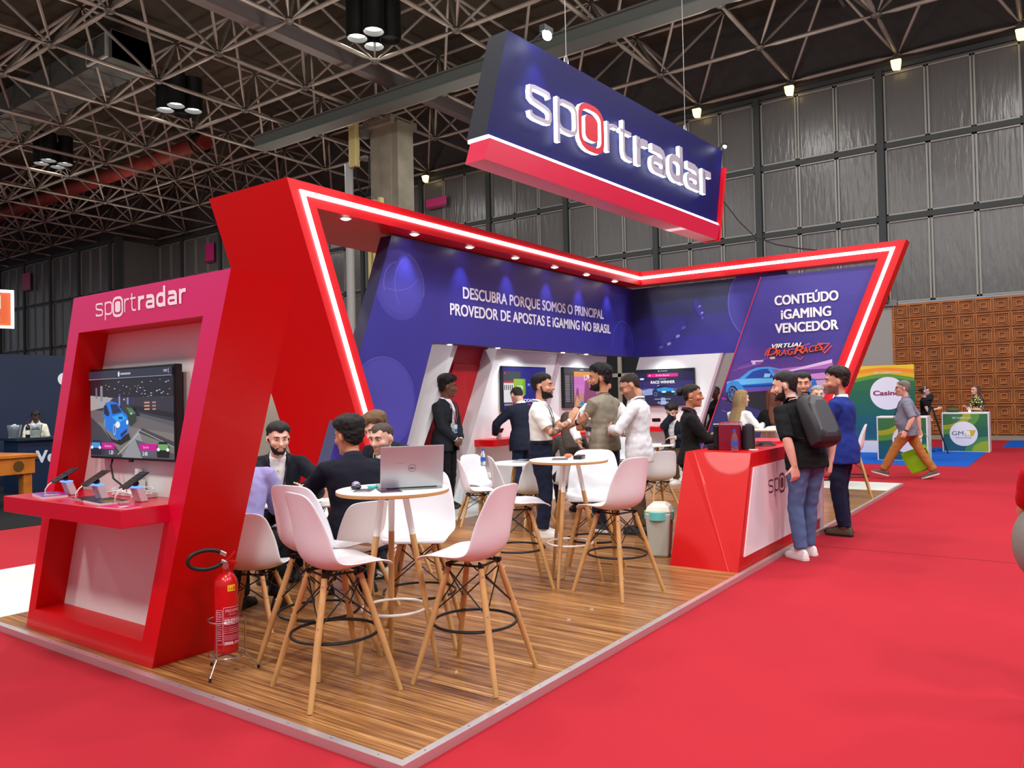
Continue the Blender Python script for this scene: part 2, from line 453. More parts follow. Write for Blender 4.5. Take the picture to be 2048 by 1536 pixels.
def near(q): return math.hypot(q[0][0] - CX, q[0][1] - CY)
def place(me, name, items, limit):
    items.sort(key=near); rest = MB()
    for k, (p0, d) in enumerate(items):
        d = V((1, 0, 0)) if d in ((0, 0, 1), 'x') else V((0, 1, 0)) if d in ((0, 1, 0), 'y') else V(d).normalized()
        M = Matrix.Translation(p0) @ d.to_track_quat('X', 'Z').to_matrix().to_4x4()
        if k < limit:
            o = bpy.data.objects.new(name, me); link(o, sf); o.matrix_local = M
        else:
            rest.add([M @ v.co for v in me.vertices], [tuple(f.vertices) for f in me.polygons])
    if rest.v:
        o = rest.build(name + '_field', M_TUBE, sf, True); o['kind'] = 'stuff'
place(ME_C, 'lower_chord', low, 100); place(ME_D, 'diagonal_tube', dia, 100); place(ME_U, 'upper_chord', upp, 100)
mb = MB(); mb.ell((0, 0, 0), (.16, .16, .1), 10, 6); ME_N = mb.mesh('node', P('node_steel', (95, 92, 88), .5, .4), True); nod.sort(key=lambda q: math.hypot(q[0] - CX, q[1] - CY))
restn = MB()
for k, q in enumerate(nod):
    if k < 100:
        o = bpy.data.objects.new('node_joint', ME_N); link(o, sf); o.location = q
    else: restn.ell(q, (.16, .16, .1), 8, 5)
if restn.v:
    o = restn.build('node_joint_field', MATS['node_steel'], sf, True); o['kind'] = 'stuff'
# box beams, pipe, duct
BEAM = P('beam_greygreen', (84, 90, 86), .6)
mb = MB(); mb.box((17.35, 4, 12.05), (17.8, 24.5, 12.45)); mb.box((17.25, 4, 12.02), (17.9, 24.5, 12.07)); mb.box((17.25, 4, 12.43), (17.9, 24.5, 12.48))
tag(mb.build('box_beam', BEAM), 'grey-green box beam hung under the roof tubes left of the hanging sign', 'beam')
mb = MB(); mb.box((8, 16.9, 12.8), (24, 17.3, 13.0)); mb.box((8, 16.9, 13.0), (24, 16.95, 13.25)); mb.box((8, 17.25, 13.0), (24, 17.3, 13.25))
tag(mb.build('cable_tray', P('tray_grey', (110, 104, 102), .5, .3)), 'long grey cable tray running under the roof towards the column', 'cable tray')
mb = MB(); mb.tube([(19.4, 31, 14.2), (19.4, 60, 14.2)], .36, 16)
t = mb.build('roof_pipe', P('pipe_red', (138, 50, 40), .6), smooth=True); tag(t, 'thick dull red pipe running through the roof tubes', 'pipe')
mb = MB()
for y in (31.3, 31.6): mb.tube([(19.4 + .46 * cos(a), y, 14.2 + .46 * sin(a)) for a in [2 * pi * k / 20 for k in range(20)]], .05, 8, True)
mb.build('clamp_ring', P('black_iron', (18, 18, 18), .6), t, True)
dk = thing('air_duct', 'grey rectangular air duct with an end grille, high in the roof at left', 'duct')
mb = MB(); mb.box((11.3, 24, 13.55), (12.7, 46, 14.5)); mb.build('duct_body', P('duct_grey', (88, 94, 90), .55, .3), dk)
for k in range(15): mb = MB(); mb.box((11.28, 24 + k * 1.5, 13.52), (12.72, 24.05 + k * 1.5, 14.53)); mb.build('duct_flange', MATS['duct_grey'], dk)
mb = MB(); mb.box((11.2, 24.2, 13.6), (11.3, 25.6, 14.45)); mb.build('grille_frame', P('light_grey_metal', (170, 172, 168), .5), dk)
mb = MB(); [mb.box((11.17, 24.3, 13.66 + k * .07), (11.2, 25.5, 13.7 + k * .07)) for k in range(11)]; mb.build('grille', P('grille_dark', (70, 72, 70), .5), dk)

# concrete column with what hangs on it
CONC = P('concrete', (128, 122, 106), .9, bump=.4, bscale=30, noise_amt=.18, nscale=1.5)
mb = MB(); mb.box((19.5, 18.9, 0), (20.6, 20.05, 12.55)); mb.box((19.3, 18.7, 12.35), (20.8, 20.25, 12.7)); mb.box((19.52, 18.55, 0), (20.4, 18.92, 12.5))
struct(mb.build('wall_column', CONC, bevel=.03), 'square concrete column rising behind the stand')
an = thing('antenna_panel', 'yellowed upright antenna panel fixed to the concrete column', 'antenna')
mb = MB(); mb.box((19.0, 20.35, 10.9), (19.25, 20.75, 13.0)); mb.build('radome', P('aged_ivory', (196, 184, 120), .6), an, bevel=.04)
GBR = P('grey_bracket', (120, 122, 120), .5, .4)
for a_, b_, n_ in (((19.2, 20.0, 11.2), (19.6, 20.4, 11.3), 'bracket'), ((19.2, 20.0, 12.4), (19.6, 20.4, 12.5), 'bracket'), ((19.2, 20.06, 12.05), (19.5, 20.3, 12.38), 'junction_box')): mb = MB(); mb.box(a_, b_); mb.build(n_, GBR, an)
mb = MB(); mb.tube([(19.1, 20.5, 10.9), (19.1, 20.4, 10.4), (19.1, 20.2, 9.9), (19.1, 19.9, 9.7), (19.1, 19.7, 10), (19.1, 19.7, 10.6), (19.2, 19.8, 11.2)], .035, 8); mb.build('feed_cable', MATS['black_iron'], an, True)
mb = MB(); mb.tube([(19.2, 20.95, 0), (19.2, 20.95, 11.1)], .17, 14); tag(mb.build('vent_pipe', P('pipe_grey', (158, 160, 158), .5), smooth=True), 'pale grey upright pipe beside the concrete column', 'pipe')
mb = MB()
for k, (y, z) in enumerate(((19.98, 9.4), (19.7, 9.5), (19.4, 9.55))): mb.box((19.3, y - .07, 0), (19.5, y + .07, z))
tag(mb.build('conduit_bundle', MATS['aged_ivory']), 'three cream conduits up the face of the concrete column', 'conduit')

# lamps
BLK = P('lamp_black', (12, 16, 15), .5)
BULB = EM('lamp_glow', (255, 252, 244), 14)
def lamp_cluster(x, y, z, lit, label):
    t = thing('bay_lamp', label, 'lamp', (x, y, z), group='high bay lamp clusters under the roof')
    for k, (a, b) in enumerate(((-.36, -.36), (.36, -.36), (-.36, .36), (.36, .36))):
        mb = MB(); n = 20; ro, ri = .34, .31
        rings = [[(a + r * cos(2 * pi * j / n), b + r * sin(2 * pi * j / n), zz) for j in range(n)] for r, zz in ((ri, .25), (ri, 0), (ro, 0), (ro, 1.25), (.1, 1.3))]
        mb.loft(rings); c = mb.build('lamp_can', BLK, t, True)
        mb = MB(); mb.lathe([(ri * .98, .16), (.12, .3)], 20, (a, b, 0)); mb.build('reflector', BULB if k in lit else P('reflector_off', (150, 150, 145), .25, .9), c, True)
    mb = MB(); mb.box((-.7, -.05, 1.3), (.7, .05, 1.4)); mb.tube([(0, 0, 1.4), (0, 0, 2.0)], .04); mb.build('hanger', BLK, t)
    return t
lamp_cluster(14.9, 15.1, 12.9, (0, 2, 3), 'black four-can lamp cluster nearest the hanging sign')
lamp_cluster(14.5, 25.2, 12.9, (0, 1, 2), 'black lamp cluster high above the big red portal leg, beside the air duct')
lamp_cluster(14.6, 35.7, 12.9, (0, 1, 2, 3), 'brightest lamp cluster farthest to the left under the roof')
YB = EM('warm_flood_glow', (255, 226, 150), 3.2)
me_f = None
for k, y in enumerate((-1.4, 2.03, 5.45, 8.87, 12.29, 15.71, 19.13, 22.55)):
    lbl = 'small warm floodlight under the roof node above the far grey wall'
    t = thing('floodlight', lbl, 'floodlight', (25.6, y, 12.28), group='small floodlights along the top of the far wall')
    mb = MB(); mb.box((-.1, -.1, .1), (.1, .1, .2)); mb.tube([(0, 0, .15), (0, 0, .32)], .03, 6); mb.build('bracket', M_STEEL, t)
    mb = MB(); mb.hexa([(-.09, -.13, -.2), (.05, -.1, -.26), (.05, .12, -.22), (-.09, .14, -.16), (-.13, -.16, .08), (.1, -.14, .1), (.1, .15, .1), (-.13, .17, .1)]); mb.build('glowing_lens', YB, t, bevel=.03)
for k, (x, y, z, w_, h_, lb) in enumerate(((25.85, 22.15, 11.05, 1.3, .5, 'pink notice on the grey sheets beside the concrete column'), (25.85, 40.6, 11.0, .9, 1.2, 'pink notice on the far grey wall behind the big red portal'), (23.3, 59.5, 10.9, 1.3, 1.3, 'pink notice on the far left wall above the magenta kiosk'))):
    a = Art((x, y, z), (0, -1, 0), (0, 0, 1)); a.rect(-w_ / 2, -h_ / 2, w_ / 2, h_ / 2, (190, 30, 110)); a.rect(-w_ / 2, -h_ / 2, w_ / 2, -h_ / 2 + .12, (120, 25, 60))
    tag(a.build('wall_notice', PRINT), lb, 'notice')
# ------------------------------------------------------------------ the stand: platform
def wood_mat():
    m = P('deck_laminate', (172, 112, 58), .33, spec=.5, coat=.15); nt = m.node_tree; b = nt.nodes['Principled BSDF']
    tc = nt.nodes.new('ShaderNodeTexCoord')
    def nz(scale, sc, det):
        mp = nt.nodes.new('ShaderNodeMapping'); mp.inputs['Scale'].default_value = sc
        n = nt.nodes.new('ShaderNodeTexNoise'); n.inputs['Scale'].default_value = scale; n.inputs['Detail'].default_value = det; n.inputs['Roughness'].default_value = .65
        nt.links.new(tc.outputs['Object'], mp.inputs[0]); nt.links.new(mp.outputs[0], n.inputs['Vector']); return n
    n1 = nz(1, (70, 1.3, 1), 3); n2 = nz(1, (14, .5, 1), 3)
    mx = nt.nodes.new('ShaderNodeMath'); mx.operation = 'MULTIPLY_ADD'; mx.inputs[1].default_value = .6
    ad = nt.nodes.new('ShaderNodeMath'); ad.operation = 'MULTIPLY'; ad.inputs[1].default_value = .45
    nt.links.new(n2.outputs['Fac'], ad.inputs[0]); nt.links.new(n1.outputs['Fac'], mx.inputs[0]); nt.links.new(ad.outputs[0], mx.inputs[2])
    cr = nt.nodes.new('ShaderNodeValToRGB'); e = cr.color_ramp.elements
    e[0].position = .40; e[0].color = (*lin((78, 44, 24)), 1); e[1].position = .70; e[1].color = (*lin((206, 162, 106)), 1)
    q = e.new(.55); q.color = (*lin((154, 104, 58)), 1)
    nt.links.new(mx.outputs[0], cr.inputs[0]); nt.links.new(cr.outputs[0], b.inputs['Base Color'])
    bk = nt.nodes.new('ShaderNodeTexBrick'); return m
pf = bpy.data.objects.new('floor_platform', None); link(pf); struct(pf, 'low stand platform with striped laminate deck and aluminium edge')
XP, YP, ZP = 11.83, 6.0, .04
mb = MB(); mb.box((.03, .03, 0), (10.7, 4.1, ZP)); mb.build('laminate_deck', wood_mat(), pf)
mb = MB(); mb.box((.03, 4.1, 0), (XP, YP, ZP)); mb.box((10.7, .03, 0), (XP, 4.1, ZP)); mb.build('white_deck', P('white_deck', (226, 232, 224), .3), pf)
M_ALU = P('brushed_aluminium', (214, 210, 214), .34, .75, bump=.1, bscale=8)
mb = MB(); mb.box((-.012, -.012, 0), (XP, .03, ZP + .003)); mb.box((-.012, .03, 0), (.03, YP, ZP + .003)); mb.box((XP - .0, -.012, 0), (XP + .03, YP, ZP + .003)); mb.build('edge_trim', M_ALU, pf)
mb = MB()
for k in range(40):
    mb.lathe([(.004, 0), (.0035, .0015)], 8, (.15 + k * .3, .009, ZP + .003)); 
    if k < 20: mb.lathe([(.004, 0), (.0035, .0015)], 8, (.009, .15 + k * .3, ZP + .003))
mb.build('trim_screws', P('screw_steel', (120, 120, 120), .3, .9), pf)

# ------------------------------------------------------------------ red portal with light line
RED = P('red_gloss_panel', (198, 4, 8), .45, spec=.3, coat=.04)
REDL = P('red_front_glow_tint', (220, 24, 34), .42)
LED = EM('led_line', (255, 246, 246), 9)
po = thing('portal_frame', 'huge red slanted portal frame with a white light line around the stand', 'portal frame')
zt, zb = 4.0, 3.74
mb = MB()
mb.prism([(4.48, 4.5, ZP), (4.80, 4.5, ZP), (3.345 + .366 * (4 - zb), 4.5, zb), (3.345, 4.5, zt), (3.03, 4.5, zt)], (0, 1.42, 0)); mb.build('slanted_leg', RED, po)
mb = MB(); mb.prism([(3.345 + .366 * (4 - zb), 4.5, zb), (3.345, 4.5, zt), (11.5, 4.5, zt), (11.5, 4.5, zb)], (0, 1.42, 0)); mb.build('long_beam', RED, po)
mb = MB(); mb.box((11.5, 0.08, zb), (11.82, 5.92, zt)); mb.build('short_beam', RED, po)
oy = lambda z: -.22 + .4 * (4 - z)
mb = MB(); mb.prism([(11.5, oy(ZP), ZP), (11.5, oy(ZP) + .32, ZP), (11.5, oy(zb) + .32, zb), (11.5, .08, zb), (11.5, .08, zt), (11.5, oy(zt), zt)], (.32, 0, 0)); mb.build('slanted_leg', RED, po)
# fronts, thin sheets carrying the light line, its glow put into the paler red
mb = MB(); t = .006
mb.prism([(4.48, 4.5, ZP), (4.80, 4.5, ZP), (3.345 + .366 * (4 - zb), 4.5, zb), (11.5, 4.5, zb), (11.5, 4.5, zt), (3.03, 4.5, zt)], (0, -t, 0))
mb.prism([(11.5, oy(ZP), ZP), (11.5, oy(ZP) + .32, ZP), (11.5, oy(zb) + .32, zb), (11.5, 4.5, zb), (11.5, 4.5, zt), (11.5, oy(zt), zt)], (-t, 0, 0)); mb.build('front_sheet', REDL, po)
def led_run(pts, nrm, name):
    mb = MB(); A = Art((0, 0, 0), (1, 0, 0), (0, 1, 0), 0)
    a = V(nrm); P3 = [V(q) for q in pts]
    if abs(a.y) > .5: A = Art((0, 4.494, 0), (1, 0, 0), (0, 0, 1), 0); q = [(p_.x, p_.z) for p_ in P3]
    else: A = Art((11.494, 0, 0), (0, -1, 0), (0, 0, 1), 0); q = [(-p_.y, p_.z) for p_ in P3]
    A.line(q, .05, (255, 255, 255)); n = len(q); vs_ = [V(v) for v in A.mb.v]; f = vs_ + [v + a * .018 for v in vs_]; N = 2 * n; fs = []
    for i in range(n - 1):
        fs += [(N + i, N + i + 1, N + n + i + 1, N + n + i), (i, i + 1, N + i + 1, N + i), (n + i + 1, n + i, N + n + i, N + n + i + 1)]
    mb.add(f, fs); mb.build(name, LED, po)
led_run([(4.62, 0, .06), (3.185 + .366 * .13, 0, 3.875), (11.48, 0, 3.875)], (0, -1, 0), 'light_line')
led_run([(0, 4.48, 3.875), (0, oy(3.875) + .15, 3.875), (0, oy(.06) + .15, .06)], (-1, 0, 0), 'light_line')
DL_G = EM('downlight_glow', (255, 250, 244), 16)
for k, x in enumerate((3.98, 5.15, 6.3, 7.42, 8.55, 9.6, 10.65)):
    t_ = thing('downlight', 'small recessed downlight under the red portal beam', 'downlight', (x, 4.62 if k == 0 else 4.60, zb), group='downlights under the portal beam')
    mb = MB(); mb.lathe([(.06, -.006), (.075, -.004), (.075, 0)], 16); mb.build('bezel', P('white_bezel', (235, 235, 235), .4), t_)
    mb = MB(); mb.lathe([(.05, -.012), (.03, -.02)], 16); mb.build('lens', DL_G, t_)
    if k: light('downlight_beam', 'SPOT', (x, 4.58, zb - .05), 26, .03, (.55, .65, 1.0) , (x, 4.77, 2.9), 62, .9)
# ------------------------------------------------------------------ printed blue wall with the slogan
BLUE = (54, 50, 148)
bw = thing('slogan_wall', 'long blue wall with white slogan lettering and slanted leg under the red portal', 'display wall')
WALLB = P('blue_print_base', BLUE, .4); WALLS = P('blue_wall_edge', (58, 60, 98), .5)
yf = 4.78; sl = .385; ox = lambda z: 4.89 - sl * (3.66 - z); ix = lambda z: 5.67 - .40 * (2.36 - z)
poly = [(ox(ZP), ZP), (ix(ZP), ZP), (5.67, 2.36), (11.72, 2.36), (11.72, 3.71), (ox(3.71), 3.71)]
mb = MB(); mb.cur = 1; mb.prism([(x, yf, z) for x, z in poly], (0, .2, 0)); mb.m[0] = 0; mb.m[1] = 0; mb.build('wall_body', [WALLB, WALLS], bw)
a = Art((0, yf - .001, 0), (1, 0, 0), (0, 0, 1))
a.poly(poly, BLUE)
for (cx, cz, r) in ((5.05, 3.08, .46), (4.72, 1.55, .58)):
    def cl(pts): return [(max(q[0], ox(q[1]) + .01), q[1]) for q in pts]
    circ = [(cx + r * cos(2 * pi * i / 40), cz + r * sin(2 * pi * i / 40)) for i in range(40)]
    circ = [(min(q[0], ix(q[1]) - .01) if q[1] < 2.36 else q[0], q[1]) for q in cl(circ)]
    a.poly(circ, (70, 66, 166)); a.poly([(cx + (q[0] - cx) * .9 + .02, cz + (q[1] - cz) * .9 + .03) for q in circ], (76, 72, 172))
a.arc(5.05, 3.08, .3, 100, 200, .012, (112, 110, 205)); a.arc(5.4, 3.08, .45, 130, 215, .012, (105, 103, 200)); a.arc(4.95, 3.6, .6, 255, 318, .012, (100, 98, 195)); a.arc(5.05, 3.08, .46, -15, 70, .01, (120, 120, 210))
a.arc(4.72, 1.55, .58, 20, 140, .012, (92, 88, 190))
dome = [(11.25 + .46 * cos(R(t)), 2.42 + .62 * sin(R(t))) for t in range(0, 181, 9)]; a.poly(dome, (54, 50, 150)); a.arc(11.25, 2.42, .46, 5, 175, .016, (86, 86, 200), .62); a.line([(11.2, 2.95), (11.28, 2.75), (11.5, 2.7)], .014, (80, 80, 190)); a.poly([(11.28, 2.74), (11.48, 2.74), (11.48, 2.52), (11.3, 2.52)], (44, 40, 136))
a.text('DESCUBRA PORQUE SOMOS O PRINCIPAL', 8.42, 3.03, .235, (246, 246, 255), .016, width=4.15)
a.text('PROVEDOR DE APOSTAS E iGAMING NO BRASIL', 8.4, 2.77, .235, (246, 246, 255), .016, width=4.7)
a.build('printed_face', PRINT, bw)
for k, x in enumerate((6.15, 7.3, 9.2, 10.0)):
    t_ = thing('downlight', 'small downlight in the underside of the blue slogan wall', 'downlight', (x, 4.88, 2.36), group='downlights under the blue slogan wall')
    mb = MB(); mb.lathe([(.045, -.004), (.055, 0)], 14); mb.build('bezel', MATS['white_bezel'], t_)
    mb = MB(); mb.lathe([(.036, -.008), (.02, -.012)], 14); mb.build('lens', DL_G, t_)
for x in (7.9, 10.0): light('panel_wash', 'SPOT', (x, 4.6, 2.33), 60, .1, (.95, .98, 1), (x, 5.06, 1.2), 120, .9)
# right hand header
hw = thing('header_wall', 'blue header wall with ghosted poker chips beside the car panel', 'display wall')
xf = 11.72
mb = MB(); mb.cur = 0; mb.box((xf, 2.2, 2.34), (xf + .09, 4.78, 3.71)); mb.build('wall_body', P('navy_header', (52, 54, 118), .4), hw)
a = Art((xf - .001, 0, 0), (0, -1, 0), (0, 0, 1))
a.grad([(-4.78, 2.34), (-4.78, 2.7), (-4.78, 3.1), (-4.78, 3.4), (-4.78, 3.71)], [(-2.3, 2.34), (-2.3, 2.7), (-2.3, 3.1), (-2.3, 3.4), (-2.3, 3.71)], [(54, 50, 148), (52, 52, 132), (48, 54, 104), (44, 54, 88)])
a.disc(-2.2, 3.25, .62, (66, 62, 156), .72); a.arc(-2.2, 3.25, .62, 110, 250, .014, (104, 100, 196), .72)
for cx, cz, r, rot, k in ((-3.97, 2.74, .34, R(38), 4), (-3.42, 3.17, .2, R(112), 3)):
    a.disc(cx, cz, r, (46, 42, 130), r * .36, rot=rot); a.disc(cx + .03, cz + .05, r * .95, (56, 54, 150), r * .33, rot=rot)
    for q in range(k):
        tt = R(205 + q * 40); x_, y_ = r * cos(tt), r * .36 * sin(tt); w2 = r * .13
        X = cx + x_ * cos(rot) - y_ * sin(rot); Y = cz + x_ * sin(rot) + y_ * cos(rot)
        a.poly([(X - w2, Y - w2 * .6), (X + w2 * .7, Y - w2 * .1), (X + w2 * .9, Y + w2), (X - w2 * .8, Y + w2 * .7)], (150, 156, 226) if q in (1, 2) else (96, 96, 190))
a.build('printed_face', PRINT, hw)

# car panel
cp = thing('car_panel', 'slanted purple panel headed CONTEUDO iGAMING VENCEDOR with a blue muscle car', 'display panel')
xf = 11.6; lx = lambda z: -(2.15 + .385 * (3.68 - z)); rx = lambda z: -(.25 + .40 * (3.66 - z))
mb = MB(); mb.prism([(xf, -lx(ZP), ZP), (xf, -rx(ZP), ZP), (xf, -rx(3.66), 3.66), (xf, -lx(3.66), 3.66)], (.1, 0, 0)); mb.build('panel_body', P('panel_edge', (70, 62, 140), .4), cp)
a = Art((xf - .001, 0, 0), (0, -1, 0), (0, 0, 1))
zz = [ZP, .5, 1.0, 1.35, 1.6, 1.85, 2.1, 2.4, 2.8, 3.2, 3.66]; cc = [(46, 46, 84), (48, 48, 92), (52, 50, 112), (64, 46, 112), (86, 54, 132), (92, 58, 142), (80, 58, 148), (68, 58, 150), (70, 62, 156), (74, 66, 160)]
a.grad([(lx(z), z) for z in zz], [(rx(z), z) for z in zz], cc)
def streak(x0, z0, x1, z1, w0, w1, c): a.poly([(x0, z0 - w0), (x1, z1 - w1), (x1, z1 + w1), (x0, z0 + w0)], c)
for q in ((-2.62, 2.05, -1.35, 2.42, .004, .012, (150, 96, 190)), (-2.1, 1.98, -.98, 2.02, .01, .045, (178, 110, 196)), (-1.9, 1.92, -.99, 2.1, .012, .03, (226, 196, 238)), (-1.95, 1.82, -1.0, 1.86, .02, .06, (206, 140, 210)), (-1.75, 1.72, -1.05, 1.72, .03, .07, (196, 168, 214)), (-2.75, 2.0, -2.2, 2.12, .004, .02, (140, 84, 176)), (-2.5, 2.18, -1.5, 2.3, .003, .006, (120, 80, 180)), (-2.95, 1.5, -2.75, 1.46, .012, .006, (170, 70, 180)), (-2.95, 1.28, -2.78, 1.22, .008, .003, (150, 70, 180)), (-1.4, 1.55, -1.05, 1.56, .02, .05, (120, 96, 180)), (-1.2, 2.3, -1.02, 2.36, .002, .005, (150, 90, 190))):
    streak(*q)
a.rect(-2.38, 2.14, -2.16, 2.17, (214, 190, 232)); a.rect(-2.36, 2.1, -2.3, 2.15, (214, 190, 232)); a.rect(-2.04, 2.18, -1.95, 2.22, (232, 200, 200))
# car: body side, seen three-quarter from the front
a.poly([(-2.86, 1.45), (-2.5, 1.36), (-1.95, 1.2), (-1.3, 1.2), (-1.15, 1.4), (-1.6, 1.62), (-2.8, 1.68)], (38, 36, 48))
a.poly([(-2.84, 1.80), (-2.62, 1.84), (-2.42, 1.88), (-1.98, 1.86), (-1.5, 1.88), (-1.28, 1.8), (-1.22, 1.62), (-1.35, 1.52), (-1.5, 1.6), (-1.95, 1.62), (-2.5, 1.62), (-2.86, 1.6)], (34, 108, 206))
a.poly([(-2.84, 1.80), (-2.6, 1.85), (-2.0, 1.84), (-1.55, 1.85), (-1.3, 1.76), (-1.6, 1.74), (-2.05, 1.76), (-2.5, 1.74), (-2.84, 1.72)], (108, 190, 246))
a.poly([(-2.62, 1.84), (-2.42, 1.99), (-2.28, 2.04), (-2.06, 2.05), (-1.9, 2.01), (-1.68, 1.87), (-1.98, 1.85)], (72, 160, 236))
a.poly([(-2.5, 1.85), (-2.36, 1.97), (-2.2, 2.01), (-2.08, 2.01), (-1.98, 1.85)], (36, 74, 170)); a.poly([(-2.02, 2.01), (-1.9, 1.985), (-1.7, 1.87), (-1.92, 1.86)], (150, 90, 170)); a.poly([(-2.16, 1.86), (-2.06, 1.86), (-2.03, 1.92), (-2.14, 1.93)], (150, 210, 250))
a.poly([(-1.68, 1.88), (-1.45, 1.87), (-1.3, 1.8), (-1.55, 1.84)], (60, 46, 110)); a.poly([(-2.5, 1.66), (-1.95, 1.68), (-1.95, 1.63), (-2.5, 1.6)], (120, 70, 170)); a.poly([(-2.55, 1.72), (-1.9, 1.73), (-1.9, 1.7), (-2.5, 1.69)], (30, 60, 150))
a.poly([(-2.86, 1.62), (-2.84, 1.76), (-2.74, 1.82), (-2.62, 1.8), (-2.52, 1.66), (-2.5, 1.5), (-2.6, 1.6)], (58, 140, 226)); a.poly([(-1.9, 1.6), (-1.84, 1.76), (-1.7, 1.82), (-1.52, 1.76), (-1.42, 1.58), (-1.5, 1.6), (-1.7, 1.7)], (110, 190, 244)); a.poly([(-1.42, 1.6), (-1.3, 1.7), (-1.22, 1.62), (-1.3, 1.44), (-1.4, 1.46)], (50, 130, 220))
for cx, cz, rx_, rz_ in ((-2.73, 1.57, .1, .155), (-1.68, 1.45, .155, .215)):
    a.disc(cx, cz, rx_, (22, 22, 30), rz_); a.disc(cx - .01, cz, rx_ * .78, (120, 160, 220), rz_ * .8); a.disc(cx - .012, cz, rx_ * .7, (40, 52, 96), rz_ * .72)
    for q in range(6): a.line([(cx - .012, cz), (cx - .012 + rx_ * .68 * cos(q * 1.047), cz + rz_ * .68 * sin(q * 1.047))], .012, (96, 130, 200))
a.disc(-2.25, 1.12, .16, (52, 62, 170), .05); a.disc(-1.9, 1.0, .3, (50, 52, 120), .05)
for body, z, wd, cx in (('CONTEÚDO', 3.13, 1.06, -1.39), ('iGAMING', 2.875, .83, -1.40), ('VENCEDOR', 2.635, 1.05, -1.40)): a.text(body, cx, z, .235, (250, 250, 255), .02, width=wd)
a.text('VIRTUAL', -1.72, 2.37, .1, (16, 10, 30), .035, .35, width=.53); a.text('VIRTUAL', -1.73, 2.375, .1, (255, 255, 255), .025, .35, width=.52)
for k, (body, x0, z0, s_, r_) in enumerate((('D', -1.99, 2.25, .19, .06), ('RAG', -1.77, 2.235, .15, .06), ('R', -1.53, 2.25, .19, .04), ('ACES', -1.29, 2.275, .15, .14))):
    wd = {'D': .19, 'RAG': .31, 'R': .18, 'ACES': .36}[body]; a.text(body, x0 + .006, z0 - .008, s_, (40, 14, 30), .03, .3, rot=r_, width=wd); a.text(body, x0, z0, s_, (240, 84, 52), .008, .3, rot=r_, width=wd)
a.line([(-2.12, 2.24), (-2.07, 2.35)], .022, (240, 84, 52)); a.line([(-2.08, 2.22), (-2.03, 2.33)], .014, (240, 84, 52)); a.line([(-1.14, 2.27), (-1.02, 2.4), (-1.2, 2.41), (-1.1, 2.24), (-.98, 2.36)], .016, (240, 84, 52)); a.line([(-1.6, 2.2), (-1.5, 2.15), (-1.46, 2.2)], .014, (240, 84, 52))
a.line([(lx(ZP) + .008, ZP), (lx(3.66) + .008, 3.66)], .016, (226, 40, 70))
a.build('printed_face', PRINT, cp)

# ------------------------------------------------------------------ white display walls behind, red door
WHITE = P('white_laminate', (232, 234, 238), .38); SHADE = P('fin_edge', (196, 178, 190), .5)
dw = thing('screen_wall', 'white slanted wall panels with two screens under the blue slogan wall', 'display wall')
yw = 5.08; sx = .51; fx = lambda z: 7.48 - sx * (2.35 - z)
mb = MB(); mb.prism([(fx(ZP) - .0, yw - .05, ZP), (fx(ZP) + .2, yw - .05, ZP), (fx(2.36) + .2, yw - .05, 2.36), (fx(2.36), yw - .05, 2.36)], (0, .8, 0)); mb.build('slanted_fin', WHITE, dw)
mb = MB(); mb.prism([(fx(ZP) + .2, yw, ZP), (8.2, yw, ZP), (9.36, yw, 2.36), (fx(2.36) + .2, yw, 2.36)], (0, .1, 0)); mb.build('wall_sheet', WHITE, dw)
mb = MB(); mb.prism([(8.2, yw - .03, ZP), (8.29, yw - .03, ZP), (9.48, yw - .03, 2.36), (9.36, yw - .03, 2.36)], (0, .12, 0)); mb.build('divider', SHADE, dw)
mb = MB(); mb.prism([(8.29, yw, ZP), (10.6, yw, ZP), (11.15, yw, 2.36), (9.48, yw, 2.36)], (0, .1, 0)); mb.build('wall_sheet', WHITE, dw)
dr = thing('red_door_wall', 'dark red wall with a flush door between two slanted white fins', 'door wall')
mb = MB(); mb.prism([(5.2, 5.3, ZP), (fx(ZP) + .1, 5.3, ZP), (fx(2.4) + .1, 5.3, 2.4), (6.5, 5.3, 2.4)], (0, .12, 0)); mb.build('wall_body', P('deep_red_panel', (176, 6, 22), .4), dr)
mb = MB(); mb.prism([(5.85, 5.28, ZP), (6.6, 5.28, ZP), (7.55, 5.28, 2.12), (6.72, 5.28, 2.12)], (0, .03, 0)); d_ = mb.build('door', P('door_red', (186, 10, 26), .32), dr, bevel=.006)
mb = MB(); mb.box((6.72, 5.25, .98), (6.76, 5.28, 1.14)); mb.tube([(6.74, 5.26, 1.09), (6.74, 5.22, 1.09), (6.64, 5.22, 1.09)], .011, 8); mb.build('handle', MATS['black_iron'], d_)
mb = MB(); g = .5; mb.prism([(5.12, 5.02, ZP), (5.22, 5.02, ZP), (6.52, 5.02, 2.4), (6.42, 5.02, 2.4)], (0, .5, 0)); mb.build('slanted_fin', WHITE, dr)
rw = thing('screen_wall', 'white slanted wall panel with the race winner screen', 'display wall'); xw = 11.68
mb = MB(); mb.prism([(xw, 3.78, ZP), (xw, 5.4, ZP), (xw, 4.64, 2.34), (xw, 2.97, 2.34)], (.1, 0, 0)); mb.build('wall_sheet', WHITE, rw)
mb = MB(); mb.prism([(xw - .02, 3.78, ZP), (xw - .02, 3.73, ZP), (xw - .02, 2.92, 2.34), (xw - .02, 2.97, 2.34)], (.12, 0, 0)); mb.build('divider', SHADE, rw)
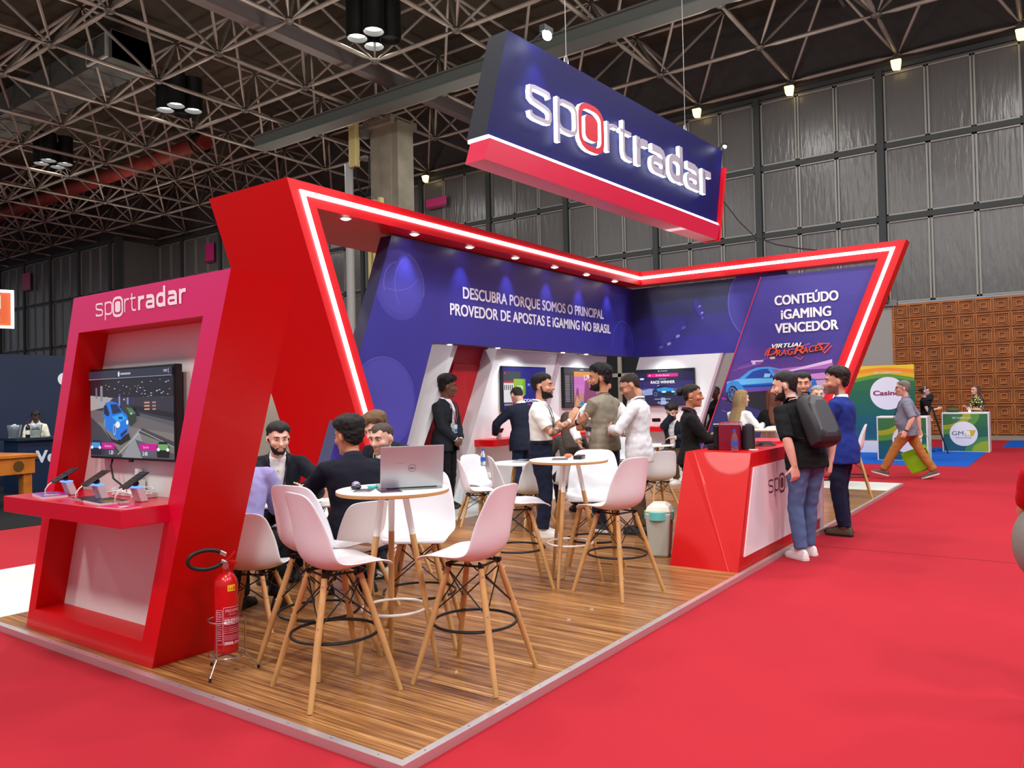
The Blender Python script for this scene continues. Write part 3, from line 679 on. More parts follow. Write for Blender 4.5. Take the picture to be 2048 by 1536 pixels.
# red shelves
REDS = P('red_shelf', (228, 10, 22), .35)
mb = MB(); mb.prism([(6.86, 4.66, .86), (6.86, 5.08, .86), (6.86, 5.08, .96), (6.86, 4.66, .96)], (4.0, 0, 0)); tag(mb.build('wall_shelf', REDS, bevel=.006), 'long red shelf counter below the two screens under the slogan wall', 'shelf')
mb = MB(); mb.box((11.3, 3.5, .89), (11.68, 4.9, .98)); tag(mb.build('wall_shelf', REDS, bevel=.006), 'short red shelf below the race winner screen', 'shelf')
light('panel_wash', 'SPOT', (11.2, 4.0, 2.33), 45, .1, (.9, 1, .97), (11.67, 4.1, 1.3), 120, .9)

# screens on the walls
def tv(name_label, M_, w_, h_, art_fn, depth=.06):
    t = thing('television', name_label, 'television'); t.matrix_world = M_
    mb = MB(); mb.box((-w_ / 2, 0, -h_ / 2), (w_ / 2, depth, h_ / 2)); mb.build('housing', P('screen_bezel', (14, 14, 18), .35), t, bevel=.006)
    a = Art((0, -.0015, 0), (1, 0, 0), (0, 0, 1), .00012); art_fn(a, w_ - .024, h_ - .03); a.build('screen', SCREEN, t)
    mb = MB(); mb.box((-.02, -.002, -h_ / 2 - .012), (.02, .01, -h_ / 2)); mb.build('sensor', MATS['screen_bezel'], t)
    return t
def frame_M(o, u): # u: local x direction, viewer at -y
    u = V(u).normalized(); z = V((0, 0, 1)); n = z.cross(u)
    M = Matrix((u, n, z)).transposed().to_4x4(); M.translation = V(o); return M
def art_tvA(a, w, h):
    a.rect(-w / 2, -h / 2, w / 2, h / 2, (6, 14, 128)); a.rect(-w / 2 + .01, .02, -.13, h / 2 - .07, (58, 66, 70)); a.disc(-w / 2 + .05, h / 2 - .1, .02, (220, 30, 40))
    a.poly([(-w / 2 + .01, .1), (-.13, .16), (-.13, .06), (-w / 2 + .01, .05)], (90, 110, 84))
    a.rect(-w / 2 + .01, -.22, -.33, .12, (232, 226, 226)); a.rect(-w / 2 + .01, .09, -.33, .12, (196, 40, 44))
    for k in range(5): a.rect(-w / 2 + .03 + k * .05, -.02, -w / 2 + .055 + k * .05, .06, (60, 60, 70)); a.rect(-w / 2 + .03 + k * .05, -.27, -w / 2 + .06 + k * .05, -.24, (200, 190, 90))
    a.poly([(-.33, -.1), (.0, -.1), (.0, .16), (-.33, .16)], (112, 172, 20)); a.poly([(-.33, -.1), (-.16, -.1), (-.05, .16), (-.33, .16)], (150, 196, 40)); a.text('GO!', -.16, -.02, .1, (250, 255, 240), .02)
    a.text('001', .1, .05, .05, (180, 196, 250), .01)
    a.text('EM TODAS', -.02, -.22, .075, (240, 240, 250), .02, width=.5); a.rect(-.42, -.335, .14, -.25, (226, 40, 44)); a.text('CONVERSEM', -.14, -.325, .075, (250, 240, 240), .02, width=.52)
def art_tvB(a, w, h):
    a.rect(-w / 2, -h / 2, w / 2, h / 2, (96, 72, 72)); a.rect(-w / 2, h / 2 - .05, w / 2, h / 2, (44, 44, 58)); a.rect(-.06, h / 2 - .035, .06, h / 2 - .015, (180, 180, 190))
    a.rect(-w / 2, -h / 2, -.3, h / 2 - .06, (52, 44, 50))
    for k in range(16): a.rect(-w / 2 + .03, .2 - k * .03, -.44, .21 - k * .03, (176, 170, 172)); a.rect(-.38, .2 - k * .03, -.34, .21 - k * .03, (150, 146, 148))
    a.grad([(-.29, -h / 2), (-.29, -.1), (-.29, .05), (-.29, .2), (-.29, h / 2 - .06)], [(w / 2, -h / 2), (w / 2, -.1), (w / 2, .05), (w / 2, .2), (w / 2, h / 2 - .06)], [(196, 140, 118), (214, 120, 200), (206, 110, 196), (228, 150, 60)])
    for p_ in ([(-.29, -.33), (-.2, 0), (-.14, -.02), (-.12, -.33)], [(.02, -.33), (.1, .1), (.2, .2), (.28, -.05), (.42, .22), (.58, -.33)]): a.poly(p_, (146, 66, 112))
    a.poly([(-.28, -.33), (-.2, -.12), (-.06, -.33)], (222, 150, 120)); a.poly([(-.16, -.33), (-.02, -.24), (.14, -.33)], (20, 150, 190)); a.text('1.78', .17, .14, .13, (250, 244, 246), .02)
def art_race(a, w, h):
    a.grad([(-w / 2, -h / 2), (-w / 2, -.15), (-w / 2, -.02), (-w / 2, .12), (-w / 2, h / 2)], [(w / 2, -h / 2), (w / 2, -.15), (w / 2, -.02), (w / 2, .12), (w / 2, h / 2)], [(34, 36, 80), (84, 92, 150), (44, 40, 110), (26, 22, 74)])
    a.rect(-w / 2, h / 2 - .05, w / 2, h / 2, (16, 16, 34)); a.disc(-.1, h / 2 - .025, .013, (235, 235, 240)); a.rect(-.07, h / 2 - .033, .08, h / 2 - .017, (170, 170, 186))
    a.poly([(-.6, -.17), (-.12, -.13), (-.12, -.05), (-.3, -.02), (-.45, -.06)], (150, 166, 214)); a.disc(-.5, -.08, .08, (190, 200, 236), .04)
    a.rect(-.46, -.15, -.45, .16, (12, 12, 40)); a.disc(-.46, .17, .05, (222, 232, 255), .02); a.disc(-.11, .03, .025, (180, 190, 240), .012)
    for k in range(7): a.rect(.38 + .03 * k, -.05 - .012 * (k % 3), .395 + .03 * k, .02 - .02 * (k % 2), (10, 10, 30))
    a.rect(.3, -.12, .58, -.11, (170, 180, 220))
    a.poly([(-.24, -.18), (.22, -.18), (.22, -.06), (.12, -.03), (.04, .01), (-.14, .01), (-.24, -.06)], (12, 40, 96)); a.poly([(-.15, 0), (-.1, .035), (.05, .035), (.1, .0)], (18, 22, 44)); a.poly([(-.16, -.03), (.02, .0), (.2, -.03), (.21, -.08), (-.12, -.08)], (40, 150, 224)); a.poly([(-.05, -.11), (.2, -.11), (.18, -.17), (-.02, -.17)], (14, 34, 34))
    a.disc(-.0, -.09, .05, (206, 255, 255), .018); a.disc(.19, -.09, .035, (206, 255, 255), .016); a.disc(-.17, -.13, .035, (8, 8, 16), .045); a.arc(-.17, -.13, .025, 0, 360, .006, (160, 190, 230), .035)
    a.poly([(-.06, -.2), (.02, -.2), (.06, -.34), (-.08, -.34)], (150, 170, 220)); a.rect(-.2, -.235, .14, -.222, (180, 190, 226)); a.text('OUTSIDER', -.02, -.315, .05, (210, 220, 250), .015)
    a.rect(-.34, .2, .3, .265, (240, 16, 150)); a.text('14', -.29, .217, .045, (255, 240, 250), .012); a.text('Archie Barton', -.02, .217, .05, (255, 226, 244), .006); a.rect(-.1, .155, .06, .17, (150, 156, 210))
    a.text('RACE WINNER', -.02, .075, .075, (255, 255, 255), .022)
tv('wall television with blue sports page, left of the two under the slogan wall', frame_M((8.22, 5.015, 1.73), (1, 0, 0)), 1.26, .73, art_tvA)
tv('wall television with a pink and orange game, behind the crowd at the centre', frame_M((10.06, 5.015, 1.75), (1, 0, 0)), 1.26, .73, art_tvB)
tv('wall television showing RACE WINNER and a blue car', frame_M((11.61, 4.1, 1.735), (0, -1, 0)), 1.25, .71, art_race)

# dark framed partition seen through the gap between the screen walls, and through the left opening
pt = thing('framed_partition', 'grey framed partition with black panes seen in the gap beside the race winner screen', 'partition')
mb = MB(); mb.box((14.6, 5.4, 0), (14.66, 9, 2.7)); mb.build('black_panes', P('black_pane', (22, 24, 24), .3), pt)
mb = MB()
for z in (.0, 1.1, 2.05, 2.62): mb.box((14.54, 5.4, z), (14.6, 9, z + .09))
for y in (5.4, 6.55, 7.7, 8.9): mb.box((14.54, y, 0), (14.6, y + .09, 2.7))
mb.build('partition_frame', P('grey_frame', (150, 148, 138), .5), pt)
dk_ = thing('black_booth_side', 'black booth side with a small yellow sign seen left of the white fin', 'booth wall')
mb = MB(); mb.box((8.3, 7.5, 0), (10.2, 7.6, 2.14)); mb.build('black_face', MATS['black_pane'], dk_)
mb = MB(); mb.box((8.9, 7.47, 1.62), (9.15, 7.5, 1.74)); mb.build('small_sign', P('sign_yellow', (176, 150, 60), .5), dk_)
# ------------------------------------------------------------------ hanging sign
hs = thing('hanging_sign', 'big navy hanging sign with glowing white wordmark over the stand', 'hanging sign', (5.2, 3.08, 0), -0.0565)
NAVY = P('navy_sign_face', (15, 12, 76), .5, spec=.15); mb = MB(); mb.cur = 1
mb.prism([(-.44, 0, 4.62), (5.85, 0, 4.62), (6.2, 0, 6.0), (0, 0, 6.0)], (0, .3, 0)); mb.m[0] = 0; mb.m[1] = 0; mb.build('sign_box', [NAVY, P('sign_side', (28, 30, 40), .6, spec=.2)], hs)
CRIM = P('crimson_bar', (190, 14, 58), .35, coat=.2)
mb = MB(); mb.prism([(-.54, -.06, 4.3), (5.72, -.06, 4.3), (5.86, -.06, 4.57), (-.44, -.06, 4.57)], (0, .3, 0)); mb.build('lower_bar', CRIM, hs)
mb = MB(); mb.prism([(5.80, -.06, 4.3), (5.86, -.06, 4.3), (6.22, -.06, 5.68), (6.15, -.06, 5.68), (5.87, -.06, 4.62)], (0, .3, 0)); mb.build('side_bar', P('red_bar', (206, 12, 32), .35), hs)
mb = MB(); mb.box((-.42, -.035, 4.575), (5.85, .0, 4.615)); mb.box((-.44, -.035, 4.575), (-.41, .28, 4.615)); mb.build('light_line', EM('sign_led', (246, 250, 255), 7), hs)
S_, Wd = wordmark(); k = 5.2 / Wd
L_F = P('letter_face', (160, 154, 170), .5); L_R = P('letter_face_red', (190, 14, 40), .45); L_E = EM('letter_edge_glow', (240, 246, 255), 6.5)
names = ['letter_s', 'letter_p', 'letter_p', 'letter_o', 'letter_o', 'letter_r', 'letter_r', 'letter_t', 'letter_t', 'bold_r', 'bold_r', 'bold_a', 'bold_a', 'bold_d', 'bold_d', 'bold_a2', 'bold_a2', 'bold_r2', 'bold_r2']
cur = None; mbs = []
for (pts, wd, cl, kind), nm in zip(S_, names):
    if nm != cur: mbs.append((nm, MB(), kind)); cur = nm
    q = [(x * k + .28, z * k + 5.0) for x, z in pts]
    stroke_solid(mbs[-1][1], q, wd * k, cl, (0, -.03, 0), (1, 0, 0), (0, 0, 1), .06, kind == 'dot')
for nm, m_, kind in mbs:
    o = m_.build('letter', [L_R if kind == 'ring' else L_F, L_E], hs)
GLOW = EM('flood_led', (235, 242, 255), 40)
for x, y, z, pw in ((.52, -.2, 6.02, 45), (6.0, -.12, 5.98, 10)):
    wx, wy = 5.2 + x * .9984 + y * .0565, 3.08 - x * .0565 + y * .9984
    t_ = thing('sign_floodlight', 'bright floodlight on the upper left edge of the hanging sign' if x < 1 else 'small floodlight at the upper right corner of the hanging sign', 'floodlight', (wx, wy, z), -.0565)
    s_ = 1 if x < 1 else .6
    mb = MB(); mb.tube([(0, -y + .05, .0), (0, 0, .12 * s_)], .012); mb.box((-.09 * s_, -.04, .06 * s_), (.09 * s_, .04, .14 * s_)); mb.build('lamp_body', BLK, t_)
    mb = MB(); mb.ell((0, -.01, .03), (.075 * s_, .05 * s_, .06 * s_), 12, 8); mb.build('glowing_lens', GLOW, t_, True)
    light('flood_beam', 'SPOT', (wx, wy - .02, z - .05), pw, .05, (.6, .7, 1), (wx + .05, wy - y + .02, z - 1.1), 75, .9)
for x, lb in ((1.45, 'thin steel cable holding the left end of the hanging sign'), (5.0, 'thin steel cable holding the right end of the hanging sign')):
    wx, wy = 5.2 + x + .15 * .0565, 3.08 - x * .0565 + .15
    t_ = thing('suspension_cable', lb, 'cable', (wx, wy, 6.0))
    mb = MB(); mb.tube([(0, 0, 0), (0, 0, 6.4)], .006, 6); mb.build('wire', P('steel_wire', (120, 120, 120), .4, .8), t_)
    mb = MB(); mb.tube([(.05 * cos(a), 0, .12 + .09 * sin(a)) for a in [2 * pi * i / 14 for i in range(14)]], .007, 6, True); mb.build('shackle', P('bright_steel', (210, 210, 210), .3, .9), t_)
mb = MB(); mb.tube([(11.38, 2.9, 5.3), (11.4, 2.75, 5.1), (11.5, 2.5, 4.7), (11.6, 2.25, 4.4), (11.65, 1.9, 4.22), (11.66, 1.5, 4.1), (11.66, 1.2, 4.03)], .012, 6)
tag(mb.build('power_cable', MATS['black_iron'], smooth=True), 'slack black cable from the hanging sign to the portal beam', 'cable')
# ------------------------------------------------------------------ magenta kiosk
def kiosk_front():
    m = P('kiosk_gradient_print', (214, 10, 30), .36, coat=.15); nt = m.node_tree; b = nt.nodes['Principled BSDF']
    tc = nt.nodes.new('ShaderNodeTexCoord'); sp = nt.nodes.new('ShaderNodeSeparateXYZ'); cr = nt.nodes.new('ShaderNodeValToRGB')
    mr = nt.nodes.new('ShaderNodeMapRange'); mr.inputs['From Max'].default_value = 2.3
    nt.links.new(tc.outputs['Object'], sp.inputs[0]); nt.links.new(sp.outputs['Z'], mr.inputs['Value']); nt.links.new(mr.outputs[0], cr.inputs[0]); nt.links.new(cr.outputs[0], b.inputs['Base Color'])
    e = cr.color_ramp.elements; e[0].position = .2; e[0].color = (*lin((214, 4, 16)), 1); e[1].position = .97; e[1].color = (*lin((206, 34, 110)), 1)
    q = e.new(.52); q.color = (*lin((212, 10, 62)), 1)
    return m
ks = thing('demo_kiosk', 'tall leaning red and magenta kiosk with a screen recess at the left front', 'kiosk')
x0, x1 = .08, .50; H = 2.27
Lo = lambda z: 3.68 - .325 * z; Ro = lambda z: 2.07 - .361 * z
Li = lambda z: 3.53 - .347 * (z - .17); Ri = lambda z: 2.16 - .352 * (z - .18)
K = kiosk_front(); mb = MB()
O_ = [(Ro(ZP), ZP), (Lo(ZP), ZP), (Lo(H), H), (Ro(H), H)]; I_ = [(Ri(.18), .18), (Li(.18), .18), (Li(2.04), 2.04), (Ri(2.04), 2.04)]
mb.cur = 0
for i in range(4):
    j = (i + 1) % 4; mb.add([(x0, *O_[i]), (x0, *O_[j]), (x0, *I_[j]), (x0, *I_[i])], [(0, 1, 2, 3)])
mb.cur = 1
for i in range(4):
    j = (i + 1) % 4; d = .04 if i == 0 else 0
    mb.add([(x0, *O_[i]), (x0, *O_[j]), (x1, *O_[j]), (x1, *O_[i])], [(0, 1, 2, 3)]); mb.add([(x0, *I_[i]), (x0, *I_[j]), (x0 + .2, *I_[j]), (x0 + .2, *I_[i])], [(0, 1, 2, 3)])
mb.add([(x1, *q) for q in O_], [(0, 1, 2, 3)]); mb.build('leaning_frame', [K, RED], ks)
mb = MB(); xb = x0 + .19; mb.add([(xb, *q) for q in I_] + [(xb + .02, *q) for q in I_], [(0, 1, 2, 3), (7, 6, 5, 4)]); mb.build('back_panel', P('kiosk_white', (228, 224, 220), .5), ks)
mb = MB(); mb.box((-.2, 1.86, .9), (xb, 3.30, 1.0)); mb.build('shelf', P('shelf_magenta', (196, 6, 44), .3, coat=.15), ks, bevel=.004)
a = Art((x0 - .001, 0, 0), (0, -1, 0), (0, 0, 1)); wordmark_art(a, -2.66, 2.125, 1.0, {'thin': (250, 236, 244), 'bold': (252, 240, 246), 'ring': (250, 236, 244), 'dot': (250, 236, 244)}); a.build('wordmark', PRINT, ks)
def art_kiosk(a, w, h):
    a.grad([(-w / 2, -h / 2), (-w / 2, -.05), (-w / 2, .03), (-w / 2, .1), (-w / 2, h / 2)], [(w / 2, -h / 2), (w / 2, -.12), (w / 2, -.05), (w / 2, .1), (w / 2, h / 2)], [(126, 120, 118), (108, 102, 104), (52, 48, 62), (28, 26, 38)])
    a.poly([(-w / 2, -h / 2), (-.08, -h / 2), (-.36, -.08), (-w / 2, -.02)], (60, 64, 74)); a.poly([(-.1, -h / 2), (.2, -h / 2), (.1, -.1), (.04, -.14)], (150, 150, 158)); a.poly([(.1, -.12), (w / 2, -.2), (w / 2, -.17), (.14, -.09)], (70, 68, 74))
    a.poly([(.06, -.16), (w / 2, -.24), (w / 2, -h / 2), (.14, -h / 2)], (88, 86, 92)); a.line([(.1, -.12), (-.15, -.26)], .006, (200, 196, 180)); a.line([(.1, -.1), (w / 2, -.2)], .005, (170, 168, 160))
    a.poly([(-w / 2, .02), (-.32, .04), (-.2, .1), (-w / 2, .12)], (172, 166, 166)); a.rect(-.36, .08, -.33, .18, (140, 138, 150)); a.rect(-.42, .1, -.4, .17, (120, 118, 130))
    a.poly([(.05, .02), (w / 2, -.03), (w / 2, .0), (.05, .05)], (30, 26, 36)); a.poly([(.12, -.02), (w / 2, -.08), (w / 2, -.05), (.12, .0)], (90, 88, 96))
    rr = random.Random(3)
    for k in range(46): x_, z_ = rr.uniform(-.3, .46), rr.uniform(.08, .2); l = rr.uniform(.004, .018); a.rect(x_, z_, x_ + l, z_ + .005, (210, 208, 220) if k % 3 else (150, 130, 130))
    for z_ in (.02, .04, .06): a.rect(.18, z_, .24, z_ + .01, (200, 150, 130)); a.rect(.27, z_, .31, z_ + .01, (180, 130, 120))
    a.rect(-.12, .05, -.1, .11, (130, 140, 210)); a.rect(-.02, .05, .0, .1, (130, 140, 210))
    # green car behind, blue car in front
    a.poly([(-.1, .03), (-.02, .06), (.04, .04), (.09, .0), (.09, -.05), (.03, -.08), (-.04, -.05)], (44, 58, 48)); a.poly([(-.03, .04), (.04, .03), (.08, .0), (.02, -.01)], (84, 120, 84)); a.disc(.03, .0, .012, (170, 200, 170), .007)
    a.poly([(-.31, -.09), (-.2, -.16), (-.14, -.17), (.0, -.12), (.02, -.16), (-.1, -.2), (-.2, -.18)], (30, 30, 36))
    a.poly([(-.31, .02), (-.28, .07), (-.22, .08), (-.14, .07), (-.08, .02), (-.02, -.01), (.0, -.05), (-.01, -.11), (-.1, -.165), (-.16, -.155), (-.21, -.12), (-.3, -.09)], (20, 120, 226))
    a.poly([(-.3, .0), (-.3, .05), (-.27, .06), (-.23, .0), (-.25, -.02)], (16, 28, 70)); a.poly([(-.22, .06), (-.14, .06), (-.08, .01), (-.19, -.005)], (20, 40, 84)); a.poly([(-.2, -.02), (-.08, .0), (-.02, -.03), (-.12, -.06)], (40, 170, 246)); a.rect(-.12, -.035, -.07, -.02, (12, 60, 150))
    a.disc(-.13, -.07, .028, (232, 246, 255), .02); a.disc(-.015, -.055, .014, (232, 246, 255), .014); a.poly([(-.1, -.13), (-.02, -.095), (-.02, -.115), (-.09, -.15)], (16, 40, 110)); a.disc(-.17, -.1, .016, (190, 200, 210), .036); a.disc(-.17, -.1, .011, (90, 110, 140), .028); a.disc(-.29, -.06, .01, (120, 140, 160), .03)
    a.rect(-w / 2, h / 2 - .05, w / 2, h / 2, (44, 46, 66)); a.rect(-w / 2, h / 2 - .053, w / 2, h / 2 - .05, (170, 168, 180)); a.disc(-.11, h / 2 - .026, .011, (230, 230, 236), .017); a.rect(-.09, h / 2 - .032, .03, h / 2 - .02, (176, 176, 190)); a.rect(.4, h / 2 - .03, .44, h / 2 - .015, (150, 150, 165)); a.rect(.45, h / 2 - .04, .456, h / 2 - .01, (170, 170, 185))
    z_ = -h / 2 + .05
    a.rect(-.33, z_, -.17, z_ + .04, (206, 12, 150)); a.text('Andersen', -.25, z_ + .012, .022, (255, 190, 240), 0); a.text('1.20', -.21, z_ - .032, .034, (240, 240, 244), .01)
    a.rect(.14, z_ - .04, .34, z_, (92, 96, 108)); a.rect(.13, z_, .34, z_ + .04, (206, 12, 150)); a.text('Garmin', .2, z_ + .012, .022, (255, 190, 240), 0); a.text('3.40', .19, z_ - .032, .034, (240, 240, 244), .01)
    for cx, c1, c2 in ((-.4, (70, 150, 220), (16, 24, 50)), (.39, (110, 170, 100), (22, 26, 26))):
        a.poly([(cx - .065, z_ - .04), (cx + .065, z_ - .04), (cx + .07, z_ + .02), (cx + .04, z_ + .055), (cx - .04, z_ + .055), (cx - .07, z_ + .02)], c2); a.poly([(cx - .05, z_ + .04), (cx + .05, z_ + .04), (cx + .065, z_ + .005), (cx - .065, z_ + .005)], c1); a.disc(cx - .05, z_ + .008, .016, (240, 252, 255), .01); a.disc(cx + .05, z_ + .008, .016, (240, 252, 255), .01)
tk = tv('television showing a blue and a green race car, inside the kiosk recess', frame_M((.185, 2.46, 1.515), (0, -1, 0)), 1.0, .58, art_kiosk, .05)
mb = MB(); mb.tube([(.22, 2.74, 1.23), (.2, 2.73, 1.18), (.2, 2.70, 1.1), (.21, 2.62, 1.06), (.22, 2.58, 1.005)], .006, 8); mb.build('power_lead', MATS['black_iron'], tk, True).matrix_parent_inverse = tk.matrix_world.inverted()
# phones on stands
PH = P('phone_black', (14, 14, 16), .25); PSCR = attr_mat('phone_screen', .2, .25); GLW = EM('stand_ring_glow', (90, 140, 255), 2.5); HOLD = P('holder_grey', (214, 204, 208), .4)
def phone_on_stand(x, y, rz, lbl1, lbl2, cols):
    t = thing('phone_stand', lbl1, 'phone stand', (x, y, 1.0), rz)
    mb = MB(); r4 = lambda z, dx, s: [(dx - .024 * s, -.03 * s, z), (dx + .024 * s, -.03 * s, z), (dx + .024 * s, .03 * s, z), (dx - .024 * s, .03 * s, z)]
    mb.loft([r4(0, .035, 1.05), r4(.085, .0, 1)]); mb.build('post', HOLD, t, bevel=.006)
    mb = MB(); mb.loft([r4(.085, .0, 1.08), r4(.094, -.004, 1.08)]); mb.build('glow_ring', GLW, t, bevel=.003)
    mb = MB(); mb.ell((-.006, 0, .108), (.02, .02, .018), 10, 6); mb.build('swivel', PH, t, True)
    p = thing('smartphone', lbl2, 'phone', (x, y, 1.0), rz)
    M_ = Matrix.Translation((-.015, 0, .13)) @ Matrix.Rotation(R(-28), 4, 'Y')
    mb = MB(); mb.box((-.085, -.037, -.004), (.085, .037, .004)); mb.build('phone_body', PH, p, bevel=.003, M=M_)
    a = Art((0, 0, .0045), (0, -1, 0), (1, 0, 0), .0002); a.rect(-.034, -.08, .034, .08, (18, 14, 22))
    for k in range(5): a.rect(-.028, -.07 + k * .028, .006 + .004 * k, -.055 + k * .028, cols[k % len(cols)]); a.rect(.012, -.07 + k * .028, .028, -.052 + k * .028, cols[(k + 1) % len(cols)])
    a.build('phone_screen', PSCR, p).matrix_local = M_
    mb = MB(); mb.tube([(-.09, .01, .09), (-.11, .012, .075), (-.125, .018, .05), (-.12, .03, .02), (-.08, .04, .004)], .004, 6); mb.build('charging_lead', P('white_cable', (230, 224, 226), .5), p, True)
phone_on_stand(.02, 2.93, .1, 'phone stand nearest the left jamb of the kiosk', 'smartphone on the stand nearest the left jamb of the kiosk', [(90, 60, 140), (60, 40, 90)])
phone_on_stand(.0, 2.50, .15, 'phone stand in the middle of the kiosk shelf', 'smartphone on the middle stand of the kiosk shelf', [(110, 40, 60), (80, 30, 50)])
phone_on_stand(.04, 2.13, .2, 'phone stand nearest the right jamb of the kiosk', 'smartphone on the stand nearest the right jamb of the kiosk', [(50, 70, 60), (40, 50, 46)])
def sheet(name, lbl, cat, x, y, z, rz, w_, d_, cols, group=None, thick=.003):
    t = thing(name, lbl, cat, (x, y, z), rz, group)
    mb = MB(); mb.box((-w_ / 2, -d_ / 2, 0), (w_ / 2, d_ / 2, thick)); mb.build('paper', P('paper_edge', (220, 214, 214), .6), t)
    a = Art((0, 0, thick + .0004), (1, 0, 0), (0, 1, 0), .0003); a.rect(-w_ / 2, -d_ / 2, w_ / 2, d_ / 2, cols[0])
    for k, c in enumerate(cols[1:]): a.rect(-w_ * .42 + k * w_ * .2, -d_ * .3, -w_ * .26 + k * w_ * .2, d_ * .3, c)
    a.build('print', PRINT, t); return t
sheet('leaflet', 'blue and orange leaflet at the left end of the kiosk shelf', 'leaflet', -.06, 2.98, 1.0, 1.35, .30, .14, [(112, 70, 170), (226, 80, 60), (170, 190, 200), (150, 60, 130), (80, 60, 160)], thick=.012)
sheet('leaflet', 'black leaflet under the middle phone stand on the kiosk shelf', 'leaflet', .0, 2.60, 1.0, 1.4, .24, .16, [(34, 32, 40), (60, 70, 160), (40, 40, 50)])
sheet('leaflet', 'black and gold leaflet beside the right phone stand', 'leaflet', -.05, 2.30, 1.0, 1.45, .26, .16, [(30, 32, 34), (150, 120, 40), (120, 100, 40), (50, 56, 52)], thick=.012)
sheet('leaflet', 'magenta leaflet on the right front corner of the kiosk shelf', 'leaflet', -.13, 2.0, 1.0, 1.75, .24, .09, [(206, 22, 110), (206, 22, 110), (250, 220, 240), (226, 50, 130)], thick=.004)
pb = thing('power_strip', 'white power strip with tangled leads at the back of the kiosk shelf', 'power strip', (.2, 2.45, 1.0))
mb = MB(); mb.box((-.04, -.2, 0), (.04, .2, .03)); mb.box((.0, -.03, .03), (.06, .05, .10)); mb.box((.02, -.01, .1), (.05, .03, .17)); mb.build('strip_body', P('white_plastic', (228, 228, 224), .4), pb, bevel=.005)
mb = MB(); rr = random.Random(5)
for k in range(5):
    pts = [(-.06 + rr.uniform(-.05, .08), -.3 + .1 * i + rr.uniform(-.05, .05), .01 + rr.uniform(0, .06)) for i in range(6)]
    fine = []
    for i in range(len(pts) - 1): fine += [tuple(V(pts[i]).lerp(V(pts[i + 1]), t)) for t in (0, .5)]
    mb.tube(fine, .0035, 6)
mb.build('leads', MATS['white_cable'], pb, True)

# ------------------------------------------------------------------ extinguisher and its stand
ex = thing('fire_extinguisher', 'red fire extinguisher with coiled black hose beside the kiosk', 'fire extinguisher', (.285, 1.635, .155)); ex.scale = (.76, .76, .88)
EXR = P('extinguisher_red', (196, 10, 16), .28, coat=.4)
mb = MB(); mb.lathe([(.04, 0), (.082, .004), (.088, .02), (.088, .43), (.083, .46), (.06, .495), (.03, .51), (.028, .53)], 32); mb.build('cylinder_body', EXR, ex, True)
def wrap_art(fn, r, name, mat):
    A = Art((0, 0, 0), (1, 0, 0), (0, 1, 0), .0003); fn(A)
    a0 = atan2(-2.309 - 1.61, -2.386 - .27)
    A.mb.v = [((r + q[2]) * cos(a0 + q[0] / r), (r + q[2]) * sin(a0 + q[0] / r), q[1]) for q in A.mb.v]
    return A.mb.build(name, mat, ex)
def lab(A):
    pk = (236, 170, 186); dr_ = (170, 16, 30)
    def R_(a, b, c, d, col, n=8):
        A.grad([(a + (c - a) * i / n, b) for i in range(n + 1)], [(a + (c - a) * i / n, d) for i in range(n + 1)], [col] * n)
    for a, b, c, d in ((-.02, .06, .115, .30), (-.075, .065, -.026, .285)):
        R_(a, b, c, d, pk); R_(a + .003, b + .003, c - .003, d - .003, dr_)
    A.text('PREVIFIRE', .05, .268, .026, pk, .006); A.text('EXTINTOR', .05, .25, .012, pk)
    R_(-.015, .232, .11, .234, pk)
    for k in range(3):
        R_(-.012 + k * .042, .19, .026 + k * .042, .226, pk); A.poly([(-.006 + k * .042, .196), (.006 + k * .042, .222), (.018 + k * .042, .196)], dr_)
    for k in range(4): R_(.015, .174 - .012 * k, .105, .177 - .012 * k, pk); A.disc(-.008, .1755 - .012 * k, .003, pk, n=8); A.disc(.004, .1755 - .012 * k, .003, pk, n=8)
    for k in range(6): R_(-.012, .122 - .006 * k, .1, .1245 - .006 * k, (214, 120, 140))
    R_(-.012, .066, .045, .084, pk); R_(.052, .066, .108, .084, (214, 120, 140))
    for k in range(14): R_(-.07, .27 - .0135 * k, -.034 + .003 * (k % 3), .2745 - .0135 * k, pk)
wrap_art(lab, .0885, 'printed_label', PRINT)
wrap_art(lambda A: (A.grad([(.012 + .006 * i, .40) for i in range(11)], [(.012 + .006 * i, .44) for i in range(11)], [(240, 190, 40)] * 10), A.text('5 A', .035, .408, .022, (90, 60, 20), .01), A.grad([(.055 + .003 * i, .407) for i in range(5)], [(.055 + .003 * i, .43) for i in range(5)], [(200, 60, 30)] * 4)), .089, 'yellow_sticker', PRINT)
mb = MB(); mb.lathe([(.022, .52), (.022, .57), (.015, .58)], 14); mb.tube([(0, 0, .555), (-.02, -.05, .56)], .012); mb.build('brass_valve', P('brass', (190, 150, 60), .35, .8), ex, True)
mb = MB(); mb.lathe([(.022, -.006), (.024, 0), (.022, .006)], 18, ax='y'); mb.build('gauge', P('chrome', (190, 190, 192), .2, .95), ex, True, M=Matrix.Translation((-.03, -.045, .56)) @ Matrix.Rotation(R(-40), 4, 'Z'))
mb = MB(); mb.tube([(.0, .0, .58), (.02, -.02, .60), (.05, -.05, .64)], .006, 6, flat=1.6); mb.tube([(.0, .0, .575), (.03, -.02, .575), (.06, -.05, .57)], .006, 6, flat=2.2); mb.build('lever', EXR, ex, True)
u_ = V((-.93, .36, 0)); hose = [(.02, .0)] + [(.17 + .155 * cos(t), .02 + .075 * sin(t)) for t in [R(-100 - 20 * i) for i in range(0, -16, -1)]]
pts = [V((-.01, -.03, .575)) + u_ * (.005)] + [V((-.01, -.03, .60)) + u_ * (.145 + .13 * cos(R(a))) + V((0, 0, .06 * sin(R(a)) + .01)) for a in range(-155, 156, 15)]
